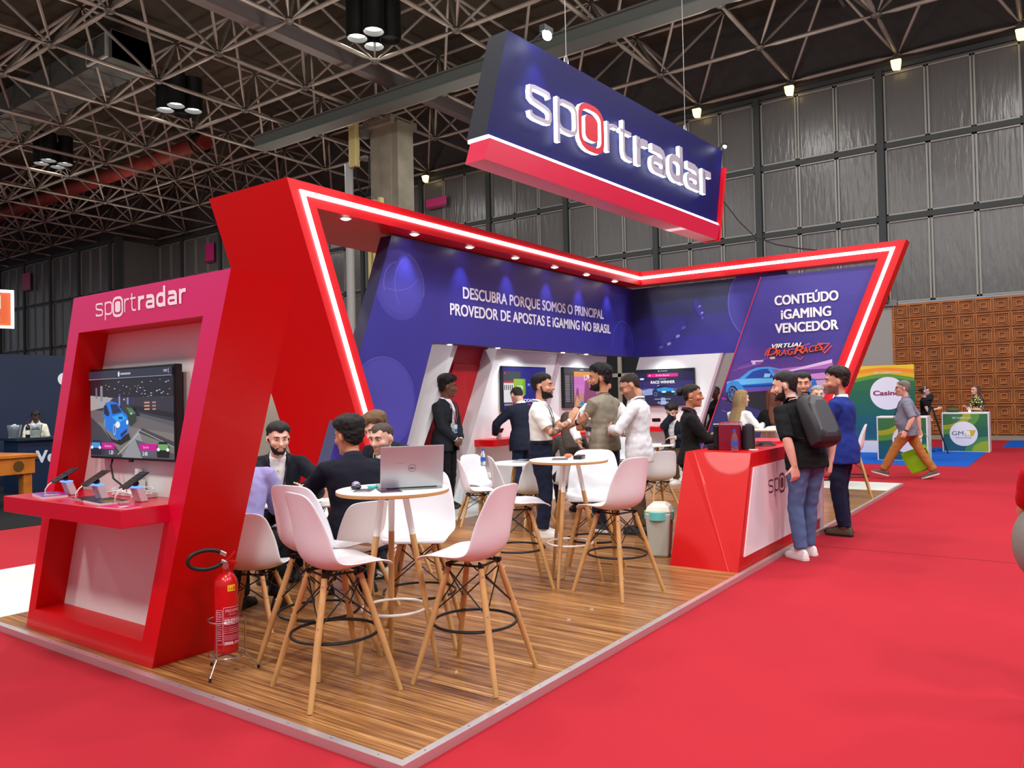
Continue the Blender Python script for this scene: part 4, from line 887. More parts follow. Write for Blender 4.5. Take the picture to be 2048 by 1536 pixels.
mb = MB(); mb.tube(pts[::-1], .0135, 10); mb.build('hose', P('hose_black', (20, 20, 22), .5), ex, True)
e0, e1 = pts[-1], pts[-2]; d0 = (e0 - e1).normalized(); mb = MB(); mb.tube([e0 - d0 * .01, e0 + d0 * .035], .0155, 10); mb.build('hose_ferrule', MATS['chrome'], ex, True)
s0, s1 = pts[1], pts[0]; d0 = (s1 - s0).normalized(); mb = MB(); mb.tube([s1 - d0 * .04, s1], .0155, 10); mb.build('hose_ferrule', MATS['chrome'], ex, True)
st = thing('extinguisher_stand', 'chrome wire stand holding the red fire extinguisher', 'stand', (.285, 1.635, ZP)); st.scale = (.86, .86, 1)
mb = MB(); mb.tube([(.112 * cos(a), .112 * sin(a), .10) for a in [2 * pi * i / 28 for i in range(28)]], .005, 6, True); mb.build('lower_ring', MATS['chrome'], st, True)
mb = MB(); mb.tube([(.115 * cos(a), .115 * sin(a), .30) for a in [2 * pi * i / 28 for i in range(28)]], .004, 6, True); mb.build('upper_ring', MATS['chrome'], st, True)
mb = MB(); mb.tube([(-.11, 0, .1), (.11, 0, .1)], .005, 6); mb.tube([(0, -.11, .1), (0, .11, .1)], .005, 6); mb.build('cross_wire', MATS['chrome'], st)
for a in (R(205), R(325), R(85)):
    mb = MB(); mb.tube([(.117 * cos(a), .117 * sin(a), .30), (.117 * cos(a), .117 * sin(a), .10), (.2 * cos(a), .2 * sin(a), .012)], .005, 8); l_ = mb.build('leg', MATS['chrome'], st)
    mb = MB(); mb.tube([(.196 * cos(a), .196 * sin(a), .02), (.2 * cos(a), .2 * sin(a), 0)], .0085, 8); mb.build('rubber_foot', MATS['black_iron'], l_)
# ------------------------------------------------------------------ stools, chairs and tables
PLW = P('white_shell', (234, 236, 242), .34, coat=.15); OAK = P('beech_leg', (196, 150, 94), .45, noise_amt=.14, nscale=6, bump=.08, bscale=90); WIRE = P('black_wire', (16, 16, 18), .4)
SHELL = [(.245, -.022, .18, 0), (.235, -.008, .2, .004), (.2, .002, .212, .012), (.14, 0, .224, .024), (.06, -.012, .232, .036), (-.02, -.024, .234, .046), (-.085, -.022, .233, .056), (-.135, .002, .232, .066), (-.168, .045, .23, .072), (-.184, .1, .228, .07), (-.191, .16, .222, .062), (-.197, .215, .213, .05), (-.204, .265, .202, .036), (-.212, .315, .19, .024), (-.219, .352, .174, .014), (-.224, .374, .15, .008), (-.226, .384, .115, .004), (-.227, .388, .06, .002)]
def shell_mesh():
    mb = MB(); nu = 17; P_ = SHELL; g = []
    for i, (y, z, w_, lift) in enumerate(P_):
        a = P_[max(0, i - 1)]; b = P_[min(len(P_) - 1, i + 1)]; t = V((0, b[0] - a[0], b[1] - a[1])).normalized(); n = V((0, -t.z, t.y))
        n = V((0, t.z, -t.y)); 
        if n.z < 0 and i < 6: n = -n
        if i >= 6 and n.y < 0: n = -n
        g.append([V((w_ * u, y, z)) + n * lift * abs(u) ** 2.6 for u in [(-1 + 2 * k / (nu - 1)) for k in range(nu)]])
    mb.add([q for r_ in g for q in r_], [(i * nu + j, i * nu + j + 1, (i + 1) * nu + j + 1, (i + 1) * nu + j) for i in range(len(P_) - 1) for j in range(nu - 1)])
    return mb.mesh('seat_shell', PLW, 'all')
ME_SHELL = shell_mesh()
def seat_furniture(name, hz, spread, ring_z, label, cat, group):
    t = thing(name, label, cat, (0, 0, 0), 0, group)
    o = bpy.data.objects.new('seat_shell', ME_SHELL); link(o, t); o.location = (0, 0, hz)
    m = o.modifiers.new('thick', 'SOLIDIFY'); m.thickness = .009; m.offset = 0; s2 = o.modifiers.new('sub', 'SUBSURF'); s2.levels = 1; s2.render_levels = 1
    tops = [V((sx * .105, sy * .10 - .01, hz - .055)) for sx, sy in ((-1, -1), (1, -1), (1, 1), (-1, 1))]; bots = [V((sx * spread, sy * spread - .01, 0)) for sx, sy in ((-1, -1), (1, -1), (1, 1), (-1, 1))]
    for a, b in zip(tops, bots):
        mb = MB(); mb.tube([a, a.lerp(b, .5), b], [.0165, .0185, .0135], 12); l = mb.build('leg', OAK, t, True)
        for k in (.06, .38) + ((.0,) if False else ()):
            c = a.lerp(b, k); d = V((c.x, c.y, 0)).normalized(); mb = MB(); mb.tube([c + d * .0155, c + d * .020], .006, 10); mb.build('bolt', M_ALU, l)
        mb = MB(); mb.box((a.x - .012, a.y - .012, a.z - .005), (a.x + .012, a.y + .012, a.z + .025)); mb.tube([a + V((0, 0, .02)), V((a.x * .8, a.y * .8, hz - .03))], .008, 6); mb.build('leg_bracket', WIRE, t)
    mb = MB()
    for i in range(4):
        for j in ((i + 1) % 4, (i - 1) % 4):
            mb.tube([tops[i].lerp(bots[i], .02), tops[j].lerp(bots[j], .38 if hz > .6 else .42)], .0042, 6)
    mb.build('wire_brace', WIRE, t, True)
    mb = MB(); mb.tube([tops[0] + V((0, 0, .012)), tops[1] + V((0, 0, .012)), tops[2] + V((0, 0, .012)), tops[3] + V((0, 0, .012))], .007, 6, True); mb.build('seat_frame', WIRE, t, True)
    if ring_z:
        k = (hz - .055 - ring_z) / (hz - .055); rr = (.105 + (spread - .105) * k) * 1.34
        mb = MB(); mb.tube([(rr * .96 * cos(a), rr * .96 * sin(a) - .01, ring_z) for a in [2 * pi * q / 40 for q in range(40)]], .0085, 8, True); mb.build('foot_ring', WIRE, t, True)
    return t
stools = [
 (.46, .91, -17, 'white shell bar stool nearest the kiosk, its back to the aisle corner'),
 (1.0, .41, 100, 'white shell bar stool nearest the front corner of the platform'),
 (1.34, 1.12, 215, 'white shell bar stool facing us behind the table with the laptop'),
 (.70, 1.32, 3, 'white shell bar stool half hidden behind the one nearest the kiosk'),
 (3.06, .62, 78, 'white shell bar stool nearest the red counter, turned to the second bar table'),
 (2.86, 1.42, -45, 'white shell bar stool left of the second bar table'),
 (3.52, 1.08, 205, 'white shell bar stool facing us behind the second bar table'),
 (9.8, .35, 105, 'white shell bar stool behind the man in the blue jacket'),
 (9.2, .64, 205, 'white shell bar stool seen between the man with backpack and the blue jacket'),
 (8.95, 1.72, 15, 'white shell bar stool under the blonde woman in white'),
 (9.3, 1.28, 25, 'white shell bar stool under the woman in the black dress'),
 (10.5, 2.25, 205, 'white shell bar stool above the red coffee machine, far back')]
S0 = seat_furniture('bar_stool', .705 - ZP + .0, .25, .34 - ZP, stools[0][3], 'bar stool', 'white shell bar stools')
for k, (x, y, az, lb) in enumerate(stools):
    if k == 0: S0.location = (x, y, ZP); S0.rotation_euler = (0, 0, R(az - 90))
    else: dup(S0, (x, y, ZP), R(az - 90), lb)
chairs = [
 (.98, 2.33, 30, 'white shell chair under the man in the lilac shirt'),
 (1.72, 2.08, 72, 'white shell chair under the man in the dark suit seen from behind'),
 (2.72, 2.62, 150, 'white shell chair under the man in the grey-blue shirt'),
 (2.2, 3.66, 235, 'white shell chair under the bearded man in the black jacket'),
 (3.1, 3.75, 215, 'empty white shell chair behind the meeting table'),
 (5.15, 3.65, -45, 'empty white shell chair beside the waste bin, facing right'),
 (5.75, 4.05, 260, 'white shell chair behind the stool left of the second bar table'),
 (5.35, 2.98, 62, 'white shell chair left of the tattooed man, back towards us'),
 (6.26, 2.96, 40, 'white shell chair under the person with long dark brown hair'),
 (3.14, 3.14, 196, 'white shell chair under the person with tousled brown hair'),
 (7.35, 2.28, 55, 'white shell chair right of the man with glasses'),
 (10.55, 3.4, 190, 'white shell chair under the man covering his face'),
 (10.2, 4.15, 250, 'white shell chair below the race winner screen')]
C0 = seat_furniture('shell_chair', .445 - ZP, .215, 0, chairs[0][3], 'chair', 'white shell chairs')
for k, (x, y, az, lb) in enumerate(chairs):
    if k == 0: C0.location = (x, y, ZP); C0.rotation_euler = (0, 0, R(az - 90))
    else: dup(C0, (x, y, ZP), R(az - 90), lb)
bc = dup(C0, (7.55, 8.6, 0), R(200), 'blue shell chair in the neighbouring booth, left of the man by the red door')
for c in bc.children:
    if c.name.startswith('seat_shell'): c.data = c.data.copy(); c.data.materials[0] = P('blue_shell', (20, 50, 190), .35)
bc['group'] = 'blue chair of the neighbouring booth'
TOPW = P('white_table_top', (242, 242, 240), .3); EDGE = P('birch_edge', (190, 140, 84), .5)
def bar_table(x, y, rz, label, r=.325, zt_=1.05):
    t = thing('bar_table', label, 'table', (x, y, ZP), R(rz)); H_ = zt_ - ZP
    mb = MB(); mb.lathe([(r - .004, H_ - .024), (r, H_ - .02), (r, H_ - .005)], 48); mb.build('edge_band', EDGE, t, True)
    mb = MB(); mb.lathe([(r, H_ - .006), (r - .001, H_ - .001), (r - .004, H_)], 48); mb.build('tabletop', TOPW, t, True)
    for k in range(3):
        a = 2 * pi * k / 3; f = lambda z: (.26 - .19 * z / H_); pz = lambda z: (f(z) * cos(a), f(z) * sin(a), z)
        mb = MB(); mb.tube([pz(H_ - .024), pz(H_ - .16), pz(H_ - .26)], [.019, .0185, .018], 12); mb.cur = 1; mb.tube([pz(H_ - .26), pz(H_ * .4), pz(0)], [.018, .0175, .0125], 12); l = mb.build('leg', [TOPW, OAK], t, True)
        mb = MB(); c = V(pz(.325)); d = V((cos(a), sin(a), 0)); mb.tube([c + d * .014, c + d * .021], .006, 8); mb.build('bolt', M_ALU, l)
    rr = .26 - .19 * .325 / H_ - .012
    mb = MB(); mb.tube([(rr * cos(a), rr * sin(a), .325) for a in [2 * pi * q / 36 for q in range(36)]], .0085, 8, True); mb.build('brace_ring', TOPW, t, True)
    mb = MB(); mb.lathe([(.09, H_ - .034), (.09, H_ - .023)], 20); mb.build('mount_plate', TOPW, t)
    return t
bar_table(.90, .91, 50, 'round white bar table with the laptop, nearest the front corner')
bar_table(3.14, 1.09, 68, 'round white bar table in the middle with a phone box and papers')
bar_table(8.75, 1.22, 20, 'round white bar table behind the coffee machine', zt_=1.06)
def low_table(x, y, rz, label, r=.40):
    t = thing('round_table', label, 'table', (x, y, ZP), R(rz)); H_ = .74 - ZP
    mb = MB(); mb.lathe([(r - .006, H_ - .022), (r, H_ - .016), (r, H_ - .004), (r - .004, H_)], 44); mb.build('tabletop', TOPW, t, True)
    tp = [V((.16 * cos(a), .16 * sin(a), H_ - .03)) for a in [pi / 4 + k * pi / 2 for k in range(4)]]; bt = [V((.3 * cos(a), .3 * sin(a), 0)) for a in [pi / 4 + k * pi / 2 for k in range(4)]]
    for a, b in zip(tp, bt): mb = MB(); mb.tube([a, a.lerp(b, .5), b], [.016, .018, .013], 12); mb.build('leg', OAK, t, True)
    mb = MB()
    for i in range(4):
        for j in ((i + 1) % 4, (i - 1) % 4): mb.tube([tp[i], tp[j].lerp(bt[j], .5)], .0042, 6)
    mb.tube(tp, .008, 6, True); mb.build('wire_brace', WIRE, t, True); return t
low_table(2.0, 2.98, 10, 'round white meeting table between the seated men', .45)
low_table(5.95, 3.5, 30, 'round white table behind the tattooed man')
low_table(9.8, 3.55, 20, 'round white table of the man covering his face')

# things on the tables
M_SIL = P('laptop_silver', (176, 178, 182), .32, .55); M_KEY = P('key_black', (20, 20, 22), .5)
def laptop(x, y, z, rz, label, tilt=12, w_=.36, d_=.245, logo=True, lid=M_SIL):
    t = thing('laptop', label, 'laptop', (x, y, z), R(rz))
    mb = MB(); mb.box((-w_ / 2, -d_ / 2, .0), (w_ / 2, d_ / 2, .015)); b = mb.build('keyboard_base', M_SIL, t, bevel=.004)
    mb = MB()
    for r_ in range(5):
        for c_ in range(13): mb.box((-w_ * .42 + c_ * w_ * .065, .01 + r_ * .018, .015), (-w_ * .42 + c_ * w_ * .065 + w_ * .055, .024 + r_ * .018, .0165))
    mb.build('keys', M_KEY, b)
    Mx = Matrix.Translation((0, d_ / 2, .012)) @ Matrix.Rotation(R(-tilt), 4, 'X')
    mb = MB(); mb.box((-w_ / 2, -.004, 0), (w_ / 2, .004, d_)); l_ = mb.build('lid', lid, t, bevel=.004, M=Mx)
    mb = MB(); mb.box((-w_ / 2 + .008, -.0052, .012), (w_ / 2 - .008, -.0042, d_ - .008)); mb.build('display', P('display_dark', (30, 40, 60), .2), l_)
    if logo:
        A = Art((0, .0044, d_ * .47), (-1, 0, 0), (0, 0, 1), .0003); A.arc(0, 0, .021, 0, 360, .0022, (60, 60, 66)); A.text('DELL', 0, -.005, .0145, (60, 60, 66), .02, width=.028); A.rect(-.10, .03, -.05, .0315, (110, 100, 104)); A.build('logo', PRINT, l_)
    mb = MB(); mb.tube([(-w_ * .4, d_ / 2, .012), (w_ * .4, d_ / 2, .012)], .006, 8); mb.build('hinge', M_KEY, t)
    return t
laptop(.985, .865, 1.052, 47 - 90 + 180 + 5, 'silver laptop open on the nearest bar table, lid towards us', 13)
sheet('leaflet', 'purple leaflet lying in front of the laptop on the bar table', 'leaflet', .80, .84, 1.051, .95, .2, .12, [(70, 50, 80), (150, 60, 120), (90, 50, 100), (60, 50, 70)], thick=.002)
sheet('leaflet', 'dark leaflet near the mouse on the nearest bar table', 'leaflet', .74, .98, 1.051, .6, .15, .1, [(60, 52, 70), (190, 140, 170), (60, 52, 70)], thick=.002)
ms = thing('computer_mouse', 'dark mouse with a colourful reflection, left of the laptop', 'mouse', (.77, 1.075, 1.051), .4)
mb = MB(); mb.ell((0, 0, .012), (.034, .03, .016), 16, 10); mb.build('mouse_base', P('dark_gloss', (40, 42, 50), .2), ms, True)
mb = MB(); mb.ell((-.004, 0, .03), (.026, .024, .018), 16, 10); mb.build('glass_dome', P('glass_dome', (170, 160, 190), .08, .6), ms, True)
mb = MB(); mb.lathe([(.03, 0), (.034, .012), (.03, .014), (.022, .006)], 24); tag(mb.build('small_dish', P('teal_plastic', (60, 190, 190), .25), smooth=True, loc=(.86, 1.03, 1.052)), 'small teal dish beside the mouse on the bar table', 'dish')
sheet('leaflet', 'grey papers on the middle bar table', 'leaflet', 3.06, 1.12, 1.051, .5, .22, .13, [(90, 86, 92), (60, 58, 62), (120, 116, 120)], thick=.006)
pbx = thing('phone_box', 'small black box lying on the middle bar table', 'box', (3.2, 1.02, 1.051), .3)
mb = MB(); mb.box((-.07, -.035, 0), (.07, .035, .03)); mb.build('carton', P('box_black', (24, 22, 26), .35), pbx, bevel=.003)
A = Art((0, -.0355, .015), (1, 0, 0), (0, 0, 1), .0003); A.disc(.02, 0, .005, (230, 220, 230)); A.rect(.035, -.004, .05, .004, (210, 60, 110)); A.build('print', PRINT, pbx)
mb = MB(); mb.ell((0, 0, .016), (.05, .03, .016), 14, 8); tag(mb.build('sweet_wrapper', P('orange_foil', (224, 110, 80), .4), smooth=True, loc=(3.32, 1.2, 1.051)), 'orange packet behind the black box on the middle bar table', 'packet')
def bottle(x, y, z, label, h_=.22, r_=.032, label_c=(40, 90, 190), cap=(40, 80, 210), M_=None):
    t = thing('water_bottle', label, 'bottle', (x, y, z)); k = h_ / .22
    if M_ is not None: t.matrix_world = M_
    mb = MB(); mb.lathe([(r_ * .8, 0), (r_, .008 * k), (r_, .03 * k), (r_ * .93, .04 * k), (r_, .05 * k), (r_, .13 * k), (r_ * .75, .155 * k), (r_ * .5, .18 * k), (.012, .195 * k), (.012, .205 * k)], 20)
    mb.build('clear_body', P('clear_plastic', (235, 242, 250), .05, trans=.92, ior=1.2), t, True)
    mb = MB(); mb.lathe([(.0145, .198 * k), (.0145, h_)], 16); mb.build('cap', P('cap_%d' % cap[0], cap, .4), t, True)
    mb = MB(); mb.lathe([(r_ + .0006, .06 * k), (r_ + .0008, .108 * k)], 20); mb.build('label_band', P('bottle_label_%d' % label_c[0], label_c, .4), t, True)
    return t
bottle(5.25, 3.62, .745, 'water bottle with blue cap beyond the left stool of the middle table', .21)
bottle(6.35, 3.3, .745, 'water bottle with blue cap below the hands of the tattooed man', .21)
laptop(6.05, 3.55, .742, 200, 'dark laptop on the table behind the tattooed man', 20, logo=False, lid=M_KEY)
sheet('leaflet', 'grey folder on the meeting table of the seated men', 'leaflet', 1.75, 2.75, .741, .4, .3, .2, [(60, 60, 66), (180, 170, 176), (150, 60, 80)], thick=.004)
sheet('tablet', 'dark tablet at the far edge of the meeting table', 'tablet', 2.22, 2.85, .741, .9, .25, .17, [(24, 26, 30), (40, 44, 50)], thick=.008)
sheet('tablet', 'dark tablet on the table of the man covering his face', 'tablet', 9.9, 3.3, .741, .4, .24, .16, [(30, 32, 36)], thick=.008)
for x, y, lb in ((11.45, 4.2, 'black phone holder on the shelf below the race winner screen'), (7.2, 4.82, 'black phone holder at the left end of the long red shelf')):
    z_ = .98 if x > 10 else .96
    t = thing('device_holder', lb, 'phone stand', (x, y, z_), R(200 if x > 10 else 250))
    mb = MB(); mb.loft([[(-.03, -.03, 0), (.03, -.03, 0), (.03, .03, 0), (-.03, .03, 0)], [(-.02, -.03, .09), (.02, -.03, .09), (.02, .03, .09), (-.02, .03, .09)]]); mb.build('post', HOLD, t, bevel=.004)
    mb = MB(); mb.box((-.004, -.08, -.045), (.004, .08, .045)); mb.build('device', PH, t, bevel=.004, M=Matrix.Translation((0, 0, .125)) @ Matrix.Rotation(R(40), 4, 'Y'))
mb = MB(); mb.lathe([(.03, 0), (.032, .07), (.012, .1), (.012, .13), (.018, .135)], 16); tag(mb.build('pump_bottle', P('pump_clear', (232, 232, 230), .2), smooth=True, loc=(11.45, 4.45, .98)), 'small clear pump bottle on the shelf below the race winner screen', 'bottle')

# ------------------------------------------------------------------ reception counter
ct = thing('reception_counter', 'red slanted reception counter with white front at the platform edge', 'counter')
zc = 1.03; b = lambda z: 4.12 + .41 * z; e = lambda z: 6.80 + .1 * z
mb = MB()
yb, yf_ = .66, .04
P0 = [(b(ZP), yf_, ZP), (b(ZP) , yb, ZP), (b(zc) , yb + .0, zc), (b(zc), yf_, zc)]; Q0 = [(e(ZP), yf_, ZP), (e(ZP), yb, ZP), (e(zc), yb, zc), (e(zc), yf_, zc)]
facet = (b(ZP) - .004, .12, ZP); ft = (b(zc) - .008, .57, zc)
mb.add([P0[0], facet, P0[1], P0[2], ft, P0[3]], [(0, 1, 4, 5), (1, 2, 3, 4)])
mb.add(P0 + Q0, [(0, 3, 7, 4), (1, 5, 6, 2), (3, 2, 6, 7), (4, 7, 6, 5)]); mb.build('counter_body', RED, ct)
mb = MB(); mb.tube([V(facet) + V((-.002, 0, 0)), V(ft) + V((-.002, 0, 0))], .0035, 8); mb.build('edge_bead', P('red_bead', (246, 70, 60), .4), ct)
a = Art((0, yf_ - .012, 0), (1, 0, 0), (0, 0, 1)); wx = lambda z: b(z) + .10
mb = MB(); mb.prism([(wx(.15), yf_ - .012, .15), (e(.15) + .0, yf_ - .012, .15), (e(.9), yf_ - .012, .9), (wx(.9), yf_ - .012, .9)], (0, .02, 0)); mb.build('white_front', P('counter_white', (236, 226, 232), .22, coat=.3), ct)
mb = MB(); mb.prism([(e(ZP) - .02, yf_ - .03, ZP), (e(ZP) + .05, yf_ - .03, ZP), (e(zc) + .05, yf_ - .03, zc), (e(zc) - .02, yf_ - .03, zc)], (0, .70, 0)); mb.build('end_cheek', MATS['counter_white'], ct)
wordmark_art(a, 4.98, .62, 1.55, {'thin': (74, 56, 66), 'bold': (60, 46, 56), 'ring': (74, 56, 66), 'dot': (74, 56, 66)}); a.build('wordmark', PRINT, ct)
cm = thing('coffee_machine', 'dark red capsule coffee machine on the reception counter', 'coffee machine', (4.93, .36, zc), R(12))
CR = P('machine_red', (118, 10, 40), .22, coat=.4); BG = P('black_gloss', (16, 16, 18), .15)
mb = MB(); mb.loft([[(-.11, -.1, 0), (.11, -.1, 0), (.11, .1, 0), (-.11, .1, 0)], [(-.11, -.1, .24), (.11, -.1, .24), (.11, .1, .24), (-.11, .1, .24)], [(-.1, -.09, .265), (.1, -.09, .265), (.1, .09, .265), (-.1, .09, .265)]]); mb.build('red_body', CR, cm, bevel=.008)
mb = MB(); mb.box((-.1, .1, .02), (.1, .15, .235)); mb.build('brew_head', BG, cm, bevel=.012)
mb = MB(); mb.box((-.08, .1, 0), (.08, .21, .055)); mb.build('drip_tray', BG, cm, bevel=.005)
mb = MB(); mb.lathe([(.06, .0), (.06, .18), (.055, .225), (.03, .245)], 20, (.02, -.16, 0)); mb.build('water_tank', P('smoky_tank', (60, 58, 62), .08, .3), cm, True)
mb = MB(); mb.box((-.03, .09, .236), (.03, .16, .25)); mb.build('handle', P('chrome2', (190, 190, 192), .2, .95), cm, bevel=.004)
mb = MB(); mb.tube([(.08, -.2, .02), (.14, -.26, .05), (.2, -.22, .07), (.28, -.26, .04), (.36, -.2, .02), (.5, -.24, .01)], .005, 6); mb.build('power_lead', WIRE, cm, True)
bottle(4.64, .22, zc, 'small water bottle with blue cap and label at the corner of the red counter', .205, .031)
mb = MB(); mb.lathe([(.04, 0), (.045, .01), (.04, .012)], 20); tag(mb.build('saucer', TOPW, smooth=True, loc=(4.86, .12, zc)), 'small white saucer by the coffee machine', 'saucer')
nb_ = thing('cable_coil', 'loose coil of dark leads on the counter behind the backpack man', 'cable', (5.6, .25, zc))
mb = MB(); rr = random.Random(2)
for k in range(5): mb.tube([(.16 * cos(t) * (1 - .1 * k) + rr.uniform(-.01, .01), .1 * sin(t) * (1 - .1 * k), .006 + .008 * k) for t in [2 * pi * q / 16 for q in range(16)]], .0045, 6, True)
mb.build('loops', P('cable_grey', (70, 66, 70), .5), nb_, True)
mb = MB(); mb.box((-.28, -.2, 0), (.28, .2, .03)); tag(mb.build('counter_riser', P('riser_red', (216, 52, 62), .4), bevel=.004, loc=(6.2, .42, zc)), 'paler red riser board on the far end of the counter', 'board')
# waste bins
def bin_(x, y, label, bag, h_=.42):
    t = thing('waste_bin', label, 'bin', (x, y, ZP), .3)
    mb = MB(); mb.loft([[(-.12, -.09, 0), (.12, -.09, 0), (.12, .09, 0), (-.12, .09, 0)], [(-.15, -.12, h_), (.15, -.12, h_), (.15, .12, h_), (-.15, .12, h_)]]); mb.build('bin_body', P('bin_grey', (186, 192, 182), .45), t, bevel=.02)
    mb = MB(); n = 24; mb.loft([[((.157 + .006 * sin(5 * q)) * cos(q) * 1.12, (.125 + .006 * cos(7 * q)) * sin(q) * 1.1, z_) for q in [2 * pi * j / n for j in range(n)]] for z_ in (h_ - .07 , h_ + .004)]); mb.build('bag_rim', P('bag_%d' % bag[0], bag, .3), t, True)
    mb = MB(); mb.loft([[(-.15, -.12, h_), (.15, -.12, h_), (.15, .12, h_), (-.15, .12, h_)], [(-.13, -.1, h_ + .05), (.13, -.1, h_ + .05), (.13, .1, h_ + .05), (-.13, .1, h_ + .05)], [(-.09, -.06, h_ + .08), (.09, -.06, h_ + .08), (.09, .06, h_ + .08), (-.09, .06, h_ + .08)]]); mb.build('lid', P('bin_lid', (226, 222, 204), .4), t, bevel=.015); return t
bin_(6.75, 4.72, 'grey waste bin with black liner against the white fin', (34, 36, 34), .38)
bin_(4.52, .93, 'grey waste bin with turquoise liner behind the red counter', (110, 206, 206))

# ------------------------------------------------------------------ neighbouring booths, left
NV = P('booth_navy', (24, 38, 66), .5); nvw = thing('navy_booth', 'navy blue booth wall behind the bar at the far left', 'booth wall')
mb = MB(); mb.box((1.2, 15.4, 0), (9.5, 15.5, 2.7)); mb.build('wall_sheet', NV, nvw)
A = Art((0, 15.399, 0), (1, 0, 0), (0, 0, 1)); A.disc(5.72, 2.2, .14, (226, 232, 240)); A.build('wall_mark', PRINT, nvw)
bar = thing('bar_counter', 'navy bar counter with white lettering at the far left', 'counter')
mb = MB(); mb.box((4.02, 13.5, 0), (7.2, 14.1, .98)); mb.build('counter_body', P('bar_navy', (16, 36, 66), .45), bar); mb = MB(); mb.box((3.97, 13.42, .98), (7.25, 14.15, 1.03)); mb.build('worktop', P('bar_top', (24, 44, 60), .3), bar)
A = Art((0, 13.499, 0), (1, 0, 0), (0, 0, 1)); A.text('Ve', 4.5, .56, .32, (216, 224, 236), .02); A.build('lettering', PRINT, bar)
for x, y, lb in ((4.13, 13.92, 'left ice bucket with bottles on the navy bar'), (4.40, 13.7, 'right ice bucket with bottles on the navy bar')):
    t = thing('ice_bucket', lb, 'ice bucket', (x, y, 1.03)); mb = MB(); n = 20; mb.loft([[(r_ * cos(q), r_ * sin(q), z_) for q in [2 * pi * j / n for j in range(n)]] for r_, z_ in ((.09, 0), (.125, .24), (.118, .24), (.083, .02))]); mb.build('clear_tub', P('tub_clear', (226, 236, 240), .08, trans=.85, ior=1.15), t, True)
    mb = MB(); rr = random.Random(int(x * 10))
    for k in range(18): a_ = rr.uniform(0, 6.28); q = rr.uniform(0, .085); z_ = rr.uniform(.13, .235); mb.box((q * cos(a_) - .02, q * sin(a_) - .02, z_), (q * cos(a_) + .02, q * sin(a_) + .02, z_ + .035))
    o = mb.build('ice', P('ice_white', (230, 236, 246), .2), t); o['kind'] = 'stuff'
def wine(x, y, c, cap, lb, h_=.31):
    t = thing('wine_bottle', lb, 'bottle', (x, y, 1.03)); mb = MB(); mb.lathe([(.036, 0), (.038, .01), (.038, .19), (.03, .215), (.014, .24), (.014, h_)], 16); mb.build('glass_body', P('glass_%d' % c[0], c, .12), t, True)
    mb = MB(); mb.lathe([(.0155, .25), (.0155, h_ + .004)], 12); mb.build('capsule', P('capsule_%d' % cap[0], cap, .4), t, True)
    mb = MB(); mb.lathe([(.0386, .06), (.0386, .14)], 16); mb.build('label_band', P('wine_label', (226, 222, 212), .5), t, True)
wine(4.24, 13.62, (24, 28, 26), (120, 20, 34), 'dark wine bottle with red capsule between the ice buckets')
wine(5.3, 13.7, (210, 220, 216), (220, 220, 220), 'clear bottle at the right end of the navy bar')
wine(5.41, 13.7, (90, 50, 30), (200, 170, 60), 'amber bottle with gold capsule at the right end of the navy bar')
sg_ = thing('lit_sign', 'orange lit sign with white edge cut by the left of the photo', 'sign', (3.75, 14.5, 3.5), R(-20))
mb = MB(); mb.box((-1.1, 0, -.34), (.55, .12, .34)); mb.build('sign_box', P('sign_orange', (196, 84, 36), .4, emit=.35), sg_)
mb = MB()
for a_, b_ in (((-1.1, -.03, .32), (.58, .0, .37)), ((-1.1, -.03, -.37), (.58, .0, -.32)), ((.53, -.03, -.37), (.58, .0, .37))): mb.box(a_, b_)
mb.build('edge_light', EM('sign_edge_light', (244, 240, 255), 4), sg_)
A = Art((0, -.002, 0), (1, 0, 0), (0, 0, 1)); A.text('i', .32, .02, .36, (255, 250, 244), .05); A.text('s', .32, -.24, .24, (255, 236, 220), .0); A.build('lettering', attr_mat('sign_letters_lit', .3, 1.0), sg_)
WT = P('table_timber', (196, 116, 40), .35, noise_amt=.25, nscale=4)
fo = thing('wooden_game_table', 'orange-brown wooden game table with round hole at the left edge', 'game table', (3.42, 11.5, 0), R(10))
for x, y in ((-.14, .0), (-.14, 1.0), (-1.3, 0), (-1.3, 1.0)): mb = MB(); mb.box((x, y, 0), (x + .14, y + .14, .56)); mb.build('leg', WT, fo, bevel=.008)
mb = MB(); mb.box((-1.34, -.03, .52), (.03, 1.17, .78)); mb.build('apron', WT, fo, bevel=.006); mb = MB(); mb.box((-1.38, -.06, .78), (.06, 1.2, .84)); mb.build('tabletop', WT, fo, bevel=.01)
mb = MB(); mb.lathe([(.085, -.002), (.085, .004)], 24, (-.24, -.035, .65), 'y'); mb.build('ball_hole', P('hole_dark', (92, 66, 16), .5), fo)
mb = MB(); mb.tube([(.0, .3, .72), (.28, .3, .72)], .022, 10); mb.build('rod_grip', MATS['black_iron'], fo, True)
wc = thing('wooden_cabinet', 'dark wooden cabinet glimpsed between the kiosk and the red portal leg', 'cabinet', (4.3, 7.6, 0), R(8))
mb = MB(); mb.box((-.5, 0, 0), (.5, .5, .92)); mb.build('carcass', P('cabinet_timber', (140, 72, 26), .4, noise_amt=.2, nscale=4), wc, bevel=.01); mb = MB(); mb.box((-.54, -.04, .92), (.54, .54, .98)); mb.build('top_board', MATS['cabinet_timber'], wc, bevel=.01)
for x in (-.46, .02): mb = MB(); mb.box((x, -.02, .1), (x + .44, 0, .86)); d_ = mb.build('door', MATS['cabinet_timber'], wc, bevel=.01)
low2 = bar_table(5.2, 9.6, 40, 'distant white bar table in the gap between kiosk and portal leg'); low2.location.z = 0
